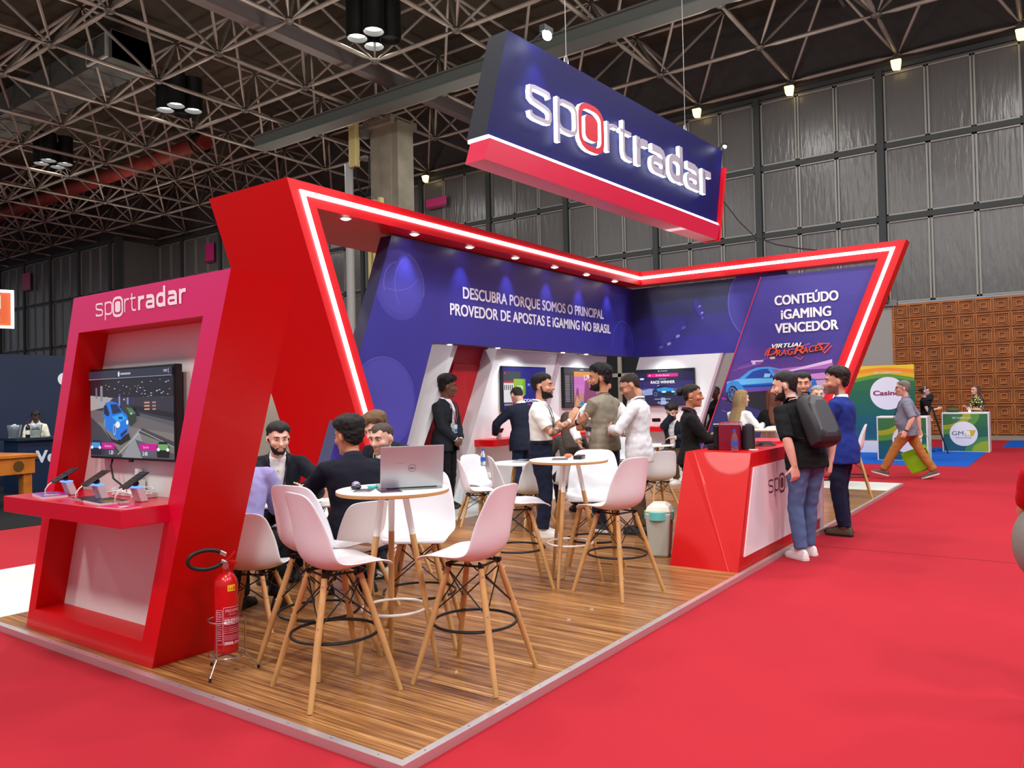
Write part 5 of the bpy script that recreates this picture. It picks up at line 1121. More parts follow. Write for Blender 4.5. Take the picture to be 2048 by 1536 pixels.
# beige partition behind the stand
mb = MB(); mb.box((9.0, 12.0, 0), (24, 12.1, 2.6)); tag(mb.build('booth_partition', P('beige_partition', (182, 176, 162), .8)), 'plain beige booth partition seen behind the portal leg', 'partition')
mb = MB(); mb.box((5.3, 10.4, 0), (8.4, 10.48, 2.45)); tag(mb.build('booth_partition', MATS['beige_partition']), 'plain beige partition behind the kiosk and portal leg', 'partition')

# ------------------------------------------------------------------ media booths, right
def green_art(a, x0, z0, x1, z1, top):
    n = 6; W_ = x1 - x0; H_ = z1 - z0
    zz = [z0 + H_ * i / n for i in range(n + 1)]; cs = [(28, 92, 118), (24, 96, 110), (22, 98, 92), (26, 100, 76), (38, 108, 68), (44, 112, 62)]
    a.grad([(x0, z) for z in zz], [(x1, z) for z in zz], cs)
    if top:
        pts = lambda f, o: [(x0 + W_ * i / 12, z1 - H_ * (o + f * sin(i * .55 + .4))) for i in range(13)]
        for c, o, f in (((96, 150, 60), .2, .035), ((226, 180, 30), .15, .035), ((240, 140, 40), .10, .03), ((236, 196, 40), .05, .02)): a.poly(pts(f, o) + [(x1, z1), (x0, z1)], c)
        for k in range(9):
            t = R(120 + k * 20); a.poly([(x0 + W_ * .08, z1 - H_ * .12), (x0 + W_ * .08 + .2 * cos(t), z1 - H_ * .14 + .26 * sin(t)), (x0 + W_ * .08 + .2 * cos(t + .2), z1 - H_ * .14 + .2 * sin(t + .2))], (240, 190, 40))
    else:
        for c, r_ in (((90, 150, 60), .55), ((170, 172, 40), .42), ((60, 120, 70), .3)): a.poly([(x0, z1)] + [(x0 + W_ * r_ * 1.5 * sin(t), z1 - H_ * r_ * cos(t)) for t in [i * pi / 2 / 10 for i in range(11)]], c)
        for c, r_ in (((70, 140, 80), .4), ((150, 170, 50), .28)): a.poly([(x1, z0)] + [(x1 - W_ * r_ * 1.3 * sin(t), z0 + H_ * r_ * cos(t)) for t in [i * pi / 2 / 10 for i in range(11)]], c)
WB = P('booth_white', (226, 226, 230), .45)
bd = thing('media_backdrop', 'tall green backdrop board with a round casino badge', 'display board')
mb = MB(); mb.box((19.5, .9, .32), (19.6, 3.0, 2.24)); mb.build('board', P('board_edge', (60, 120, 70), .5), bd); mb = MB(); mb.box((19.4, .9, 0), (19.7, 3.4, .3)); mb.build('base_block', WB, bd)
a = Art((19.499, 0, 0), (0, -1, 0), (0, 0, 1)); green_art(a, -3.0, .32, -.9, 2.24, True); a.disc(-1.52, 1.52, .42, (232, 230, 242)); a.text('Casino', -1.55, 1.47, .17, (140, 14, 80), .03, width=.62); a.disc(-1.26, 1.52, .075, (30, 26, 40))
for k in range(6): a.disc(-1.26 + .055 * cos(k * 1.047), 1.52 + .055 * sin(k * 1.047), .014, (226, 226, 236))
a.text('SBC SUMMIT RIO', -1.52, 2.02, .07, (220, 232, 220), .01, width=.62); a.build('print', PRINT, bd)
def counter2(x, y0, y1, d_, label, fn):
    t = thing('media_counter', label, 'counter'); mb = MB(); mb.box((x, y0, 0), (x + d_, y1, 1.0)); mb.build('counter_body', WB, t, bevel=.006)
    a = Art((x - .002, 0, 0), (0, -1, 0), (0, 0, 1)); green_art(a, -y1 + .03, .02, -y0 - .03, .96, False); fn(a); a.build('print', PRINT, t)
def f1(a): a.disc(-.72, .48, .30, (232, 230, 242)); a.text('Casino', -.72, .43, .15, (140, 14, 80), .03, width=.5)
def f2(a):
    c = .03; a.text('SBC SUMMIT RIO', c, .84, .06, (220, 232, 220), .01, width=.42); a.disc(c + .03, .46, .31, (234, 234, 246)); a.text('GM', c - .1, .42, .15, (30, 34, 60), -.002, width=.25)
    a.poly([(c + .05, .40), (c + .24, .40), (c + .3, .55), (c + .11, .55)], (206, 188, 20)); a.text('B', c + .135, .42, .155, (252, 252, 252), .035); a.text('GAMES MAGAZINE BRASIL', c + .03, .35, .03, (50, 50, 70), .005, width=.36)
counter2(17.0, .3, 1.34, .5, 'green and white media counter with casino badge behind the walking man', f1)
counter2(20.3, -.62, .42, .5, 'green and white media counter with yellow and black lettering, right of the tripod', f2)
tp_ = thing('camera_tripod', 'black camera tripod with camera between the two media counters', 'tripod', (19.4, .55, 0))
for k in range(3): a_ = R(40 + 120 * k); mb = MB(); mb.tube([(.04 * cos(a_), .04 * sin(a_), 1.15), (.2 * cos(a_), .2 * sin(a_), .55), (.36 * cos(a_), .36 * sin(a_), 0)], [.022, .02, .014], 8); mb.build('leg', MATS['black_iron'], tp_)
mb = MB(); mb.tube([(0, 0, 1.05), (0, 0, 1.3)], .025, 8); mb.box((-.07, -.05, 1.28), (.07, .05, 1.33)); mb.build('head', MATS['black_iron'], tp_)
cmr = thing('video_camera', 'black video camera on the tripod', 'camera', (19.4, .55, 1.33), R(-90)); mb = MB(); mb.box((-.06, -.12, 0), (.06, .12, .14)); mb.build('camera_body', MATS['black_iron'], cmr, bevel=.01); mb = MB(); mb.lathe([(.045, .12), (.05, .2), (.045, .22)], 16, (0, 0, .07), 'y'); mb.build('lens', BG, cmr, True); mb = MB(); mb.box((-.02, -.02, .14), (.02, .16, .17)); mb.build('handle', MATS['black_iron'], cmr)
mb = MB(); mb.ell((0, 0, .05), (.13, .16, .07), 14, 8); tag(mb.build('green_cap', P('olive_cloth', (66, 78, 40), .8), smooth=True, loc=(20.5, .18, 1.0)), 'olive cloth cap lying on the rightmost media counter', 'cap')
mb = MB(); mb.box((-.03, -.03, 0), (.03, .03, .07)); tag(mb.build('paper_cup', TOPW, loc=(20.4, -.2, 1.0)), 'small white cup on the rightmost media counter', 'cup')
# ------------------------------------------------------------------ people
def fuse(mb, voxel, it=4, fac=.5):
    me = mb.mesh('tmp', [], False); o = bpy.data.objects.new('tmp', me); COL.objects.link(o)
    r = o.modifiers.new('r', 'REMESH'); r.mode = 'VOXEL'; r.voxel_size = voxel; r.use_smooth_shade = True
    s = o.modifiers.new('s', 'SMOOTH'); s.factor = fac; s.iterations = it
    dg = bpy.context.evaluated_depsgraph_get(); out = bpy.data.meshes.new_from_object(o.evaluated_get(dg))
    bpy.data.objects.remove(o); bpy.data.meshes.remove(me); out.materials.clear()
    out.polygons.foreach_set('use_smooth', [True] * len(out.polygons)); return out
def crumple(me, amp, fr=9, seed=0):
    ns = [v.normal.copy() for v in me.vertices]
    for v, n in zip(me.vertices, ns):
        c = v.co
        k = noise.noise(V((c.x * fr + seed, c.y * fr, c.z * fr * 1.7))) + .5 * noise.noise(V((c.x * fr * 2.3, c.y * fr * 2.3 + seed, c.z * fr * 2)))
        v.co = c + n * amp * k
def drop_faces(me, test):
    bm = bmesh.new(); bm.from_mesh(me)
    bmesh.ops.delete(bm, geom=[f for f in bm.faces if test(f.calc_center_median())], context='FACES'); bm.to_mesh(me); bm.free()
def shell(me, thick, name):
    """a layer lying on the body where thick(co) > 0"""
    vs_ = me.vertices; t = [thick(v.co) for v in vs_]; idx = {}; nv = []; nf = []
    for p in me.polygons:
        if all(t[i] > 0 for i in p.vertices):
            f = []
            for i in p.vertices:
                if i not in idx: idx[i] = len(nv); nv.append(vs_[i].co + vs_[i].normal * t[i])
                f.append(idx[i])
            nf.append(f)
    m = bpy.data.meshes.new(name); m.from_pydata([tuple(q) for q in nv], [], nf)
    m.polygons.foreach_set('use_smooth', [True] * len(m.polygons)); return m
def mobj(name, me, mat, parent):
    for m in (mat if isinstance(mat, (list, tuple)) else [mat]): me.materials.append(m)
    o = bpy.data.objects.new(name, me); return link(o, parent)
def sm(a, b, x):
    t = max(0, min(1, (x - a) / (b - a))); return t * t * (3 - 2 * t)
SKIN = attr_mat('skin', .5)
def hairmat(c):
    return P('hair_%d_%d_%d' % c, c, .55, spec=.35, bump=.5, bscale=160, noise_amt=.25, nscale=60)
def clothmat(c, rough=.85):
    return P('cloth_%d_%d_%d' % c, c, rough, spec=.25, bump=.2, bscale=260)
EYEW = P('eye_white', (222, 214, 208), .3); EYED = P('eye_iris', (30, 20, 14), .2); SOLE = P('shoe_sole', (226, 222, 220), .6)
def ik(S, T, a, b, pole):
    d = T - S; L = min(d.length, (a + b) * .999); u = d.normalized(); T = S + u * L
    x = (a * a - b * b + L * L) / (2 * L); h = sqrt(max(0, a * a - x * x)); pl = V(pole); pl = pl - u * pl.dot(u)
    if pl.length < 1e-4: pl = u.orthogonal()
    return S + u * x + pl.normalized() * h, T
def person(label, loc, az, h=1.75, skin=(206, 150, 122), hair=(26, 20, 18), hairstyle='short', fem=False, w=1.0, belly=0.0,
           pelvis=None, lean=0, side=0, twist=0, hyaw=0, hpitch=0, hroll=0, hands=None, elbows=None, hand_dir=None, palm=None, curl=(25, 25),
           feet=None, toe=(8, -8), top='shirt', topc=(230, 230, 232), sleeve=1.0, hem=-.07, trous=(30, 34, 56), baggy=1.0, shirtc=(236, 236, 238),
           shoec=(30, 26, 24), sole=False, beard=0, stubble=0, glasses=False, lanyard=None, badge=False, belt=None, collar=True, tattoo=False, smile=False,
           open_v=.05, voxel=.0085, legs=True, headscale=1.1, group=None, skirt=None, bracelet=None, watch=None, knees=None):
    root = thing('person', label, 'person', loc, R(az - 90), group)
    s = h / 1.75
    Pl = V(pelvis) if pelvis else V((0, 0, .925 * s))
    rot = lambda f: Matrix.Rotation(R(twist * f), 3, 'Z') @ Matrix.Rotation(R(-lean * f), 3, 'X') @ Matrix.Rotation(R(side * f), 3, 'Y')
    R0 = rot(.25); R1 = rot(.65); R2 = rot(1.0)
    sh = (.165 if fem else .19) * w * s
    wa = Pl + R0 @ V((0, 0, .17 * s)); ch = wa + R1 @ V((0, 0, .19 * s)); nb = ch + R2 @ V((0, 0, .175 * s))
    # torso stations: centre, frame, half width, front, back
    if fem: T_ = [(-.10, .115, .08, .10), (-.02, .175, .10, .125), (.08, .155, .095, .095)], [(0, .128, .092, .085)], [(-.07, .14, .105, .09), (.02, .152, .13, .095)], [(-.13, .155, .105, .095), (-.075, .145, .08, .085), (-.035, .105, .062, .07), (-.005, .062, .052, .055), (.012, .05, .05, .05)]
    else: T_ = [(-.10, .12, .09, .10), (-.02, .17, .105, .12), (.08, .162, .105, .105)], [(0, .152, .104, .098)], [(-.07, .165, .115, .105), (.02, .178, .122, .11)], [(-.13, .182, .112, .108), (-.075, .17, .09, .095), (-.035, .122, .07, .078), (-.005, .075, .058, .062), (.012, .058, .055, .055)]
    st = []
    for (base, Rm, lst) in ((Pl, R0, T_[0]), (wa, R1, T_[1]), (ch, R2, T_[2]), (nb, R2, T_[3])):
        for dz, hw, f, b in lst:
            k = belly * math.exp(-((base.z + dz * s - wa.z + .02) / .13) ** 2)
            st.append((base + Rm @ V((0, 0, dz * s)), Rm, hw * w * s + k * .5, f * s * (w * .5 + .5) + k, b * s * (w * .5 + .5)))
    def ring(S_, e=0, n=22, fl=1.0):
        c, Rm, hw, f, b = S_; out = []
        for j in range(n):
            t = 2 * pi * j / n; cx, sy = cos(t), sin(t); pw = .82
            x = (hw + e) * math.copysign(abs(cx) ** pw, cx) * fl; y = (f + e if sy > 0 else b + e) * math.copysign(abs(sy) ** pw, sy)
            out.append(c + Rm @ V((x, y, 0)))
        return out
    def surf(x, t, off=0.0):
        """point on the chest: x to the side, t metres below the neck base along the spine"""
        tops = st[::-1]; acc = 0
        for i in range(len(tops) - 1):
            a, b = tops[i], tops[i + 1]; d = (a[0] - b[0]).length
            if acc + d >= t or i == len(tops) - 2:
                k = min(1, max(0, (t - acc) / d)); c = a[0].lerp(b[0], k); hw = a[2] + (b[2] - a[2]) * k; f = a[3] + (b[3] - a[3]) * k
                q = min(.98, abs(x) / hw); return c + a[1] @ V((x, (f + off) * (1 - q ** 2.4) ** .42, 0))
            acc += d
    # arms
    hands = hands or [(.25 * s, .03, .84 * s), (-.25 * s, .03, .84 * s)]
    elbows = elbows or [(.35, -.6, -.5), (-.35, -.6, -.5)]
    arms = []
    for i, sg in enumerate((1, -1)):
        S = nb + R2 @ V((sg * sh, -.005, -.098 * s)); E, Tg = ik(S, V(hands[i]), .285 * s, .255 * s, elbows[i]); arms.append((S, E, Tg))
    feet = feet or [(.10, .02, .085), (-.10, -.03, .085)]
    legs_ = []
    for i, sg in enumerate((1, -1)):
        Hp = Pl + R0 @ V((sg * .088 * s, 0, -.03 * s)); Kn, A = ik(Hp, V(feet[i]), .412 * s, .405 * s, (knees[i] if knees else (sg * .12, 1, .1))); legs_.append((Hp, Kn, A))
    # head
    Rh = Matrix.Rotation(R(hyaw), 3, 'Z') @ Matrix.Rotation(R(-hpitch), 3, 'X') @ Matrix.Rotation(R(hroll), 3, 'Y'); hs = s * headscale * (.95 if fem else 1)
    skull = nb + R2 @ V((0, .010 * s, .072 * s)); hc = skull + Rh @ V((0, .02, .088)) * hs
    hp = lambda x, y, z: hc + Rh @ V((x, y, z)) * hs
    mb = MB()
    mb.loft([ring(q) for q in st])
    mb.tube([nb - R2 @ V((0, 0, .03)), nb + R2 @ V((0, .004, .03 * s)), skull, hc + Rh @ V((0, -.02, -.03)) * hs], [q * s * (.86 if fem else 1) for q in (.06, .055, .056, .058)], 14)
    prof = [(-.118, .02, .078, -.045), (-.106, .036, .088, -.01), (-.085, .049, .092, .025), (-.06, .058, .091, .055), (-.03, .066, .09, .078), (0, .071, .089, .09), (.03, .075, .094, .098), (.06, .075, .09, .099), (.085, .067, .074, .088), (.105, .049, .046, .062), (.117, .018, .012, .025)]
    rings = []
    for z, hw, f, b in prof:
        g = []
        for j in range(20):
            t = 2 * pi * j / 20; cx, sy = cos(t), sin(t)
            x = hw * math.copysign(abs(cx) ** .85, cx); y = (f if sy > 0 else b) * math.copysign(abs(sy) ** .9, sy)
            g.append(hp(x, y - (.0 if sy > 0 else 0), z))
        rings.append(g)
    mb.loft(rings)
    mb.loft([[hp(x * .9, y, z) for x, y, z in q] for q in ([(-.011, .08, .034), (.011, .08, .034), (.007, .102, .03), (-.007, .102, .03)], [(-.014, .08, .0), (.014, .08, .0), (.009, .116, -.004), (-.009, .116, -.004)], [(-.024, .08, -.022), (.024, .08, -.022), (.013, .132, -.025), (-.013, .132, -.025)], [(-.022, .08, -.04), (.022, .08, -.04), (.011, .122, -.04), (-.011, .122, -.04)])])
    mb.ell(hp(0, .09, -.060), (.027 * hs, .016 * hs, .007 * hs), 10, 6, Rh); mb.ell(hp(0, .088, -.075), (.024 * hs, .016 * hs, .008 * hs), 10, 6, Rh); mb.ell(hp(0, .082, -.104), (.026 * hs, .02 * hs, .016 * hs), 10, 6, Rh)
    mb.ell(hp(0, .086, .036), (.056 * hs, .018 * hs, .011 * hs), 12, 6, Rh)
    for sg in (1, -1):
        mb.ell(hp(sg * .084, -.012, -.002), (.011 * hs, .02 * hs, .034 * hs), 10, 8, Rh @ Matrix.Rotation(R(-12), 3, 'X') @ Matrix.Rotation(R(sg * 18), 3, 'Z')); mb.ell(hp(sg * .042, .062, -.022), (.028 * hs, .03 * hs, .026 * hs), 10, 8, Rh)
    fw = .88 if fem else 1
    for i, (S, E, Tg) in enumerate(arms):
        sg = 1 if i == 0 else -1
        mb.tube([S + R2 @ V((-sg * .05, 0, .01)), S, S.lerp(E, .35), S.lerp(E, .75), E, E.lerp(Tg, .3), E.lerp(Tg, .75), Tg], [q * s * fw * (.6 + .4 * w) for q in (.05, .057, .053, .046, .042, .044, .034, .027)], 12)
        # hand: palm, four fingers and a thumb
        d = V(hand_dir[i]).normalized() if hand_dir and hand_dir[i] else (Tg - E).normalized()
        n = V(palm[i]) if palm and palm[i] else V((-sg, .25, 0)); n = (n - d * n.dot(d)); n = n.normalized() if n.length > 1e-3 else d.orthogonal().normalized()
        a = d.cross(n) * sg  # towards the thumb side
        q = s * fw * 1.03
        def hpnt(al, ac, nn): return Tg + (d * al + a * ac + n * nn) * q
        mb.loft([[hpnt(al, ac * wd, nn * th) for ac, nn in ((1, .35), (.6, 1), (-.6, 1), (-1, .35), (-1, -.35), (-.6, -1), (.6, -1), (1, -.35))] for al, wd, th in ((-.015, .024, .019), (.02, .032, .018), (.06, .041, .016), (.095, .042, .013), (.102, .038, .010))])
        cu = R(curl[i])
        for f_, (ac, ln) in enumerate(((.031, .072), (.0105, .08), (-.0105, .075), (-.030, .058))):
            p0 = hpnt(.088, ac, 0); ang = cu * (.8 + .12 * f_); pts = [p0]; dd = d + a * ac * 2.2; dd.normalize()
            for seg in (.42, .32, .26):
                ang2 = ang; c_, s_ = cos(ang2), sin(ang2); pts.append(pts[-1] + (dd * c_ + n * s_) * ln * seg * q); ang += cu
            mb.tube(pts, [.0098 * q, .0094 * q, .0086 * q, .0072 * q], 8)
        b0 = hpnt(.018, .026, .006); td = (d * .72 + a * .66 + n * .3).normalized(); t1 = b0 + td * .045 * q; t2 = t1 + (td + n * .25 * (1 + curl[i] / 40) + d * .25).normalized() * .032 * q; t3 = t2 + (td * .6 + n * .4 + d * .5).normalized() * .022 * q
        mb.tube([b0 - td * .012, b0, t1, t2, t3], [.014 * q, .0145 * q, .0115 * q, .0105 * q, .008 * q], 8)
    for i, (Hp, Kn, A) in enumerate(legs_):
        mb.tube([Hp + V((0, 0, .03)), Hp, Hp.lerp(Kn, .4), Hp.lerp(Kn, .8), Kn, Kn.lerp(A, .3), Kn.lerp(A, .75), A], [q * s * (.55 + .45 * w) for q in (.085, .088, .078, .06, .055, .056, .042, .037)], 12)
    body = fuse(mb, voxel, 3)
    # paint: skin, lips, brow shade, stubble, tattoo
    hi = Rh.transposed(); base = V(lin(skin)); lip = V(lin((skin[0] * .86, skin[1] * .62, skin[2] * .62))); dk = base * .45
    buf = []; tat = V(lin((60, 62, 66)))
    E0, T0 = arms[0][1], arms[0][2]
    for v in body.vertices:
        l = hi @ (v.co - hc) / hs; c = base
        if l.length < .2:
            if l.y > .07 and (l.x / .024) ** 2 + ((l.z + .0675) / .0115) ** 2 < 1: c = base.lerp(lip, .8)
            elif stubble and l.y > -.01 and l.z < -.03 + .12 * abs(l.x): c = base.lerp(V(lin(hair)), stubble * sm(-.03, -.05, l.z))
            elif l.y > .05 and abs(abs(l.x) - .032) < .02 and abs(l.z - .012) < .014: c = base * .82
            if c is base and l.y > .05 and -.05 < l.z < -.005 and .02 < abs(l.x) < .06: c = base.lerp(V((base.x * 1.02, base.y * .88, base.z * .86)), .5)
        elif tattoo:
            k = (v.co - E0).dot(T0 - E0) / (T0 - E0).length_squared
            if -.1 < k < .85 and (v.co - E0.lerp(T0, max(0, k))).length < .07 and noise.noise(v.co * 26) > -.02: c = base.lerp(tat, .75)
        buf += [c.x, c.y, c.z, 1]
    ca = body.color_attributes.new('Col', 'FLOAT_COLOR', 'POINT'); ca.data.foreach_set('color', buf)
    ob = mobj('body', body, SKIN, root)
    # eyes and brows
    for sg in (1, -1):
        m2 = MB(); m2.ell(hp(sg * .031, .0875, .012), (.0135 * hs, .006 * hs, .0055 * hs), 12, 8, Rh); m2.cur = 1; m2.ell(hp(sg * .031, .0925, .012), (.0058 * hs, .003 * hs, .0058 * hs), 10, 6, Rh); m2.build('eye', [EYEW, EYED], ob, True)
        m2 = MB(); m2.tube([hp(sg * .014, .1, .029), hp(sg * .032, .099, .035), hp(sg * .052, .086, .03)], [.004 * hs, .0048 * hs, .0025 * hs], 8, flat=.8); m2.build('eyebrow', hairmat(tuple(int(q * .8) for q in hair)), ob, True)
    if smile:
        m2 = MB(); m2.ell(hp(0, .0985, -.067), (.019 * hs, .005 * hs, .0045 * hs), 10, 6, Rh); m2.build('teeth', P('teeth', (236, 230, 222), .3), ob, True)
    # hair
    HM = hairmat(hair)
    def hl(p_): return hi @ (p_ - hc) / hs
    def hairline(l):
        # height of the hairline as a function of how far forward we look
        if l.y > .03: return .060 + .018 * math.exp(-((abs(l.x) - .04) / .014) ** 2) - .35 * max(0, abs(l.x) - .055)
        if l.y > -.02: return .062 - (.03 - l.y) * 1.5
        return -.013 - min(.05, (-.02 - l.y) * 1.1)
    amp = {'short': .010, 'crop': .005, 'fade': .012, 'curly': .02, 'full': .02, 'long': .02, 'bun': .011, 'afro': .026}.get(hairstyle, .01)
    def th(p_):
        l = hl(p_)
        if l.length > .19: return 0
        d_ = l.z - hairline(l)
        if abs(l.x) > .066 and -.034 < l.y < .016 and l.z < .032: return 0
        if d_ < 0: return 0
        k = sm(0, .03, d_) * amp + .0025
        if hairstyle in ('fade', 'short', 'full', 'afro'): k += sm(.04, .1, l.z) * amp * (1.2 if hairstyle != 'short' else .7)
        if hairstyle in ('curly', 'afro', 'full'): k += .009 * noise.noise(p_ * 55)
        else: k += .003 * noise.noise(p_ * 40)
        return max(.001, k) * hs
    hm = shell(body, th, 'hair')
    if hairstyle in ('long', 'bun'):
        m2 = MB()
        if hairstyle == 'long':
            bk = nb + R2 @ V((0, -.13, -.24 * s))
            secs = [(hp(0, -.055, .06), .088, .065), (hp(0, -.07, 0), .098, .066), (hp(0, -.075, -.06), .1, .06), (hp(0, -.07, -.13), .105, .055), (bk.lerp(hp(0, -.07, -.13), .5), .11, .045), (bk, .09, .03), (bk + V((0, 0, -.07)), .05, .015)]
            m2.loft([[c + (Rh if i < 4 else R2) @ V((hw * cos(t) * (1 + .06 * sin(7 * t + i)), dp * sin(t), 0)) for t in [2 * pi * j / 22 for j in range(22)]] for i, (c, hw, dp) in enumerate(secs)])
            for sg in (1, -1): m2.tube([hp(sg * .06, .02, .085), hp(sg * .085, -.005, .03), hp(sg * .09, -.01, -.05), hp(sg * .085, -.02, -.12), bk + R2 @ V((sg * .11, .09, .06))], [.02, .026, .026, .026, .014], 10)
        else:
            m2.ell(hp(0, -.125, .045), (.042, .04, .042), 12, 8)
            for k in range(7): t = k * .9; m2.ell(hp(.03 * cos(t), -.13 + .015 * sin(t * 2), .045 + .03 * sin(t)), (.018, .022, .018), 8, 6)
        extra = fuse(m2, .009, 3); bm = bmesh.new(); bm.from_mesh(hm); bm.from_mesh(extra); bm.to_mesh(hm); bm.free(); hm.polygons.foreach_set('use_smooth', [True] * len(hm.polygons))
    mobj('hair', hm, HM, root)
    if beard:
        def tb(p_):
            l = hl(p_)
            if l.y < .0 or l.length > .19: return 0
            line = -.040 - .018 * sm(.07, .035, abs(l.x)) + (.012 if abs(l.x) < .03 else 0)
            if l.y < .03: line = -.036 + .045 * sm(.026, .012, l.y)
            if l.z > line or l.z < -.124 + .012 * sm(.03, .08, l.y): return 0
            if (l.x / .023) ** 2 + ((l.z + .069) / .0095) ** 2 < 1: return 0
            return (.002 + beard * sm(line, line - .03, l.z) * (.6 + .4 * sm(.0, .06, l.y)) + .0012 * noise.noise(p_ * 90)) * hs
        mobj('beard', shell(body, tb, 'beard'), HM, root)
    # clothes
    ns = sum(map(ord, label)) % 97
    jac = top == 'blazer'
    inner_c = shirtc if jac else topc
    def torso_vol(e, lo, grow=0.0):
        S_ = [q for q in st]; base = []
        c0 = Pl + R0 @ V((0, 0, lo * s)); 
        rr = []
        if lo < -.02:
            hipq = st[1]; rr.append(ring((c0, R0, hipq[2] + grow, hipq[3] + grow * .6, hipq[4] + grow * .6), e)); rr.append(ring((Pl + R0 @ V((0, 0, -.02 * s)), R0, hipq[2] + grow, hipq[3] + grow * .6, hipq[4] + grow * .6), e)); q2 = st[2]; rr.append(ring((q2[0], R0, q2[2] + grow * .7, q2[3] + grow * .5, q2[4] + grow * .5), e)); S_ = st[3:]
        else: S_ = [q for q in st if (q[0] - c0).dot(R0 @ V((0, 0, 1))) > 0.01]; f0 = S_[0]; rr.append(ring((c0, R0, f0[2], f0[3], f0[4]), e))
        return rr + [ring(q, e if k < len(S_) - 3 else e * .7) for k, q in enumerate(S_[:-1])] + [ring((nb + R2 @ V((0, 0, .012)), R2, .066 * w, .064, .062), e * .4)]
    def sleeves(m_, frac, e, loose=1.0):
        for (S, E, Tg), sg in zip(arms, (1, -1)):
            pts = [S + R2 @ V((-sg * .08 * s, 0, .02)), S + R2 @ V((0, 0, .004))]; rd = [.056, .062]
            full = [(S, E, q) for q in (.25, .5, .75, 1.0)] + [(E, Tg, q) for q in (.2, .45, .7, .93)]
            rr = [.06, .056, .052, .049, .05, .046, .041, .038]
            n_ = max(2, round(frac * 8))
            for (a_, b_, q), r_ in list(zip(full, rr))[:n_]: pts.append(a_.lerp(b_, q)); rd.append(r_ * (1 if n_ > 4 else 1.06))
            m_.tube(pts, [(q * s * (.6 + .4 * w) * (.92 if fem else 1) + e) * (loose if k > 2 else 1) for k, q in enumerate(rd)], 14)
    if top != 'none':
        lo = hem if not jac else .06
        m2 = MB(); m2.loft(torso_vol(.012, lo, .026 if lo < 0 else 0)); sleeves(m2, sleeve if not jac else .12, .008 if not jac else .0, 1.05)
        sm_ = fuse(m2, voxel * 1.1, 3); crumple(sm_, .0065, 11, ns); so = mobj('shirt', sm_, clothmat(inner_c), root)
        if collar:
            m2 = MB(); n_ = 20; g = []
            for k_, (zz_, rr_, yy) in enumerate(((.0, .068, -.004), (.03, .064, -.006), (.036, .068, -.008), (.0, .082, .0))):
                g.append([nb + R2 @ V((rr_ * w * cos(t) * .95, rr_ * sin(t) + yy, zz_ - .028 * max(0, sin(t)) * (1.2 if k_ else .6))) for t in [pi / 2 + .12 + (2 * pi - .24) * j / n_ for j in range(n_ + 1)]])
            m2.add([q for r_ in g for q in r_], [(i * (n_ + 1) + j, i * (n_ + 1) + j + 1, (i + 1) * (n_ + 1) + j + 1, (i + 1) * (n_ + 1) + j) for i in range(3) for j in range(n_)]); m2.build('collar', clothmat(inner_c), so, 'all')
        if top == 'shirt' or jac:
            m2 = MB()
            for t in (.1, .19, .28, .37): c = surf(0, t, .016); m2.ell(c, (.006, .004, .006), 8, 5)
            m2.build('buttons', P('button_grey', (150, 148, 148), .4), so, True)
        if jac:
            m2 = MB(); m2.loft(torso_vol(.026, -.16, .034)); sleeves(m2, 1.0, .016)
            jm = fuse(m2, voxel * 1.15, 3); crumple(jm, .007, 9, ns + 5)
            R2i = R2.transposed()
            def cut(c):
                l = R2i @ (c - nb)
                if l.y < .02 or l.z > .02: return False
                for (S, E, Tg) in arms:
                    for a_, b_, r_ in ((S, E, .085), (E, Tg, .075)):
                        ab = b_ - a_; k = max(0, min(1, (c - a_).dot(ab) / ab.length_squared))
                        if (c - a_.lerp(b_, k)).length < r_ * s: return False
                z = -l.z; vw = .07 * max(0, 1 - z / .42) + open_v * sm(0, .5, z) + .004
                return abs(l.x) < vw
            drop_faces(jm, cut); jo = mobj('jacket', jm, clothmat(topc), root)
            sd = jo.modifiers.new('thick', 'SOLIDIFY'); sd.thickness = .006; sd.offset = -1
            lm = clothmat(tuple(int(q * .8) for q in topc), .6)
            for sg in (1, -1):
                m2 = MB(); g1 = []; g2 = []
                for k in range(9):
                    z = .0 + .34 * k / 8; vw = .07 * max(0, 1 - z / .42) + open_v * sm(0, .5, z) + .002
                    wd_ = .05 * sin(pi * min(1, .25 + .75 * (1 - abs(k - 2.5) / 7))); g1.append(surf(sg * vw, z + .01, .036)); g2.append(surf(sg * (vw + wd_), z + .0, .04))
                m2.add(g1 + g2, [(k, k + 1, 9 + k + 1, 9 + k) for k in range(8)]); lo_ = m2.build('lapel', lm, jo, 'all'); lo_.modifiers.new('t', 'SOLIDIFY').thickness = .005
            for (S, E, Tg), sg in zip(arms, (1, -1)):
                m2 = MB(); m2.tube([E.lerp(Tg, .88), E.lerp(Tg, 1.0)], .037 * s, 14); m2.build('shirt_cuff', clothmat(shirtc), jo, True)
    if skirt:
        m2 = MB(); z0 = Pl + V((0, 0, .1)); q = st[2]
        m2.loft([ring((z0, R0, st[3][2], st[3][3], st[3][4]), .014), ring(st[1], .018), ring((legs_[0][1].lerp(legs_[1][1], .5) + V((0, 0, .06)), R0, .19, .14, .14), .0), ring((V((0, 0, skirt)) + legs_[0][1].lerp(legs_[1][1], .5) * V((1, 1, 0)) if False else legs_[0][1].lerp(legs_[1][1], .5) + V((0, 0, -.05)), R0, .19, .13, .13), 0)])
        mobj('skirt', fuse(m2, voxel * 1.1, 3), clothmat(trous), root)
    elif legs:
        m2 = MB(); m2.loft([ring(q, .014) for q in st[:3]] + [ring((Pl + R0 @ V((0, 0, .115 * s)), R0, st[2][2] * .985, st[2][3] * .98, st[2][4] * .98), .010)])
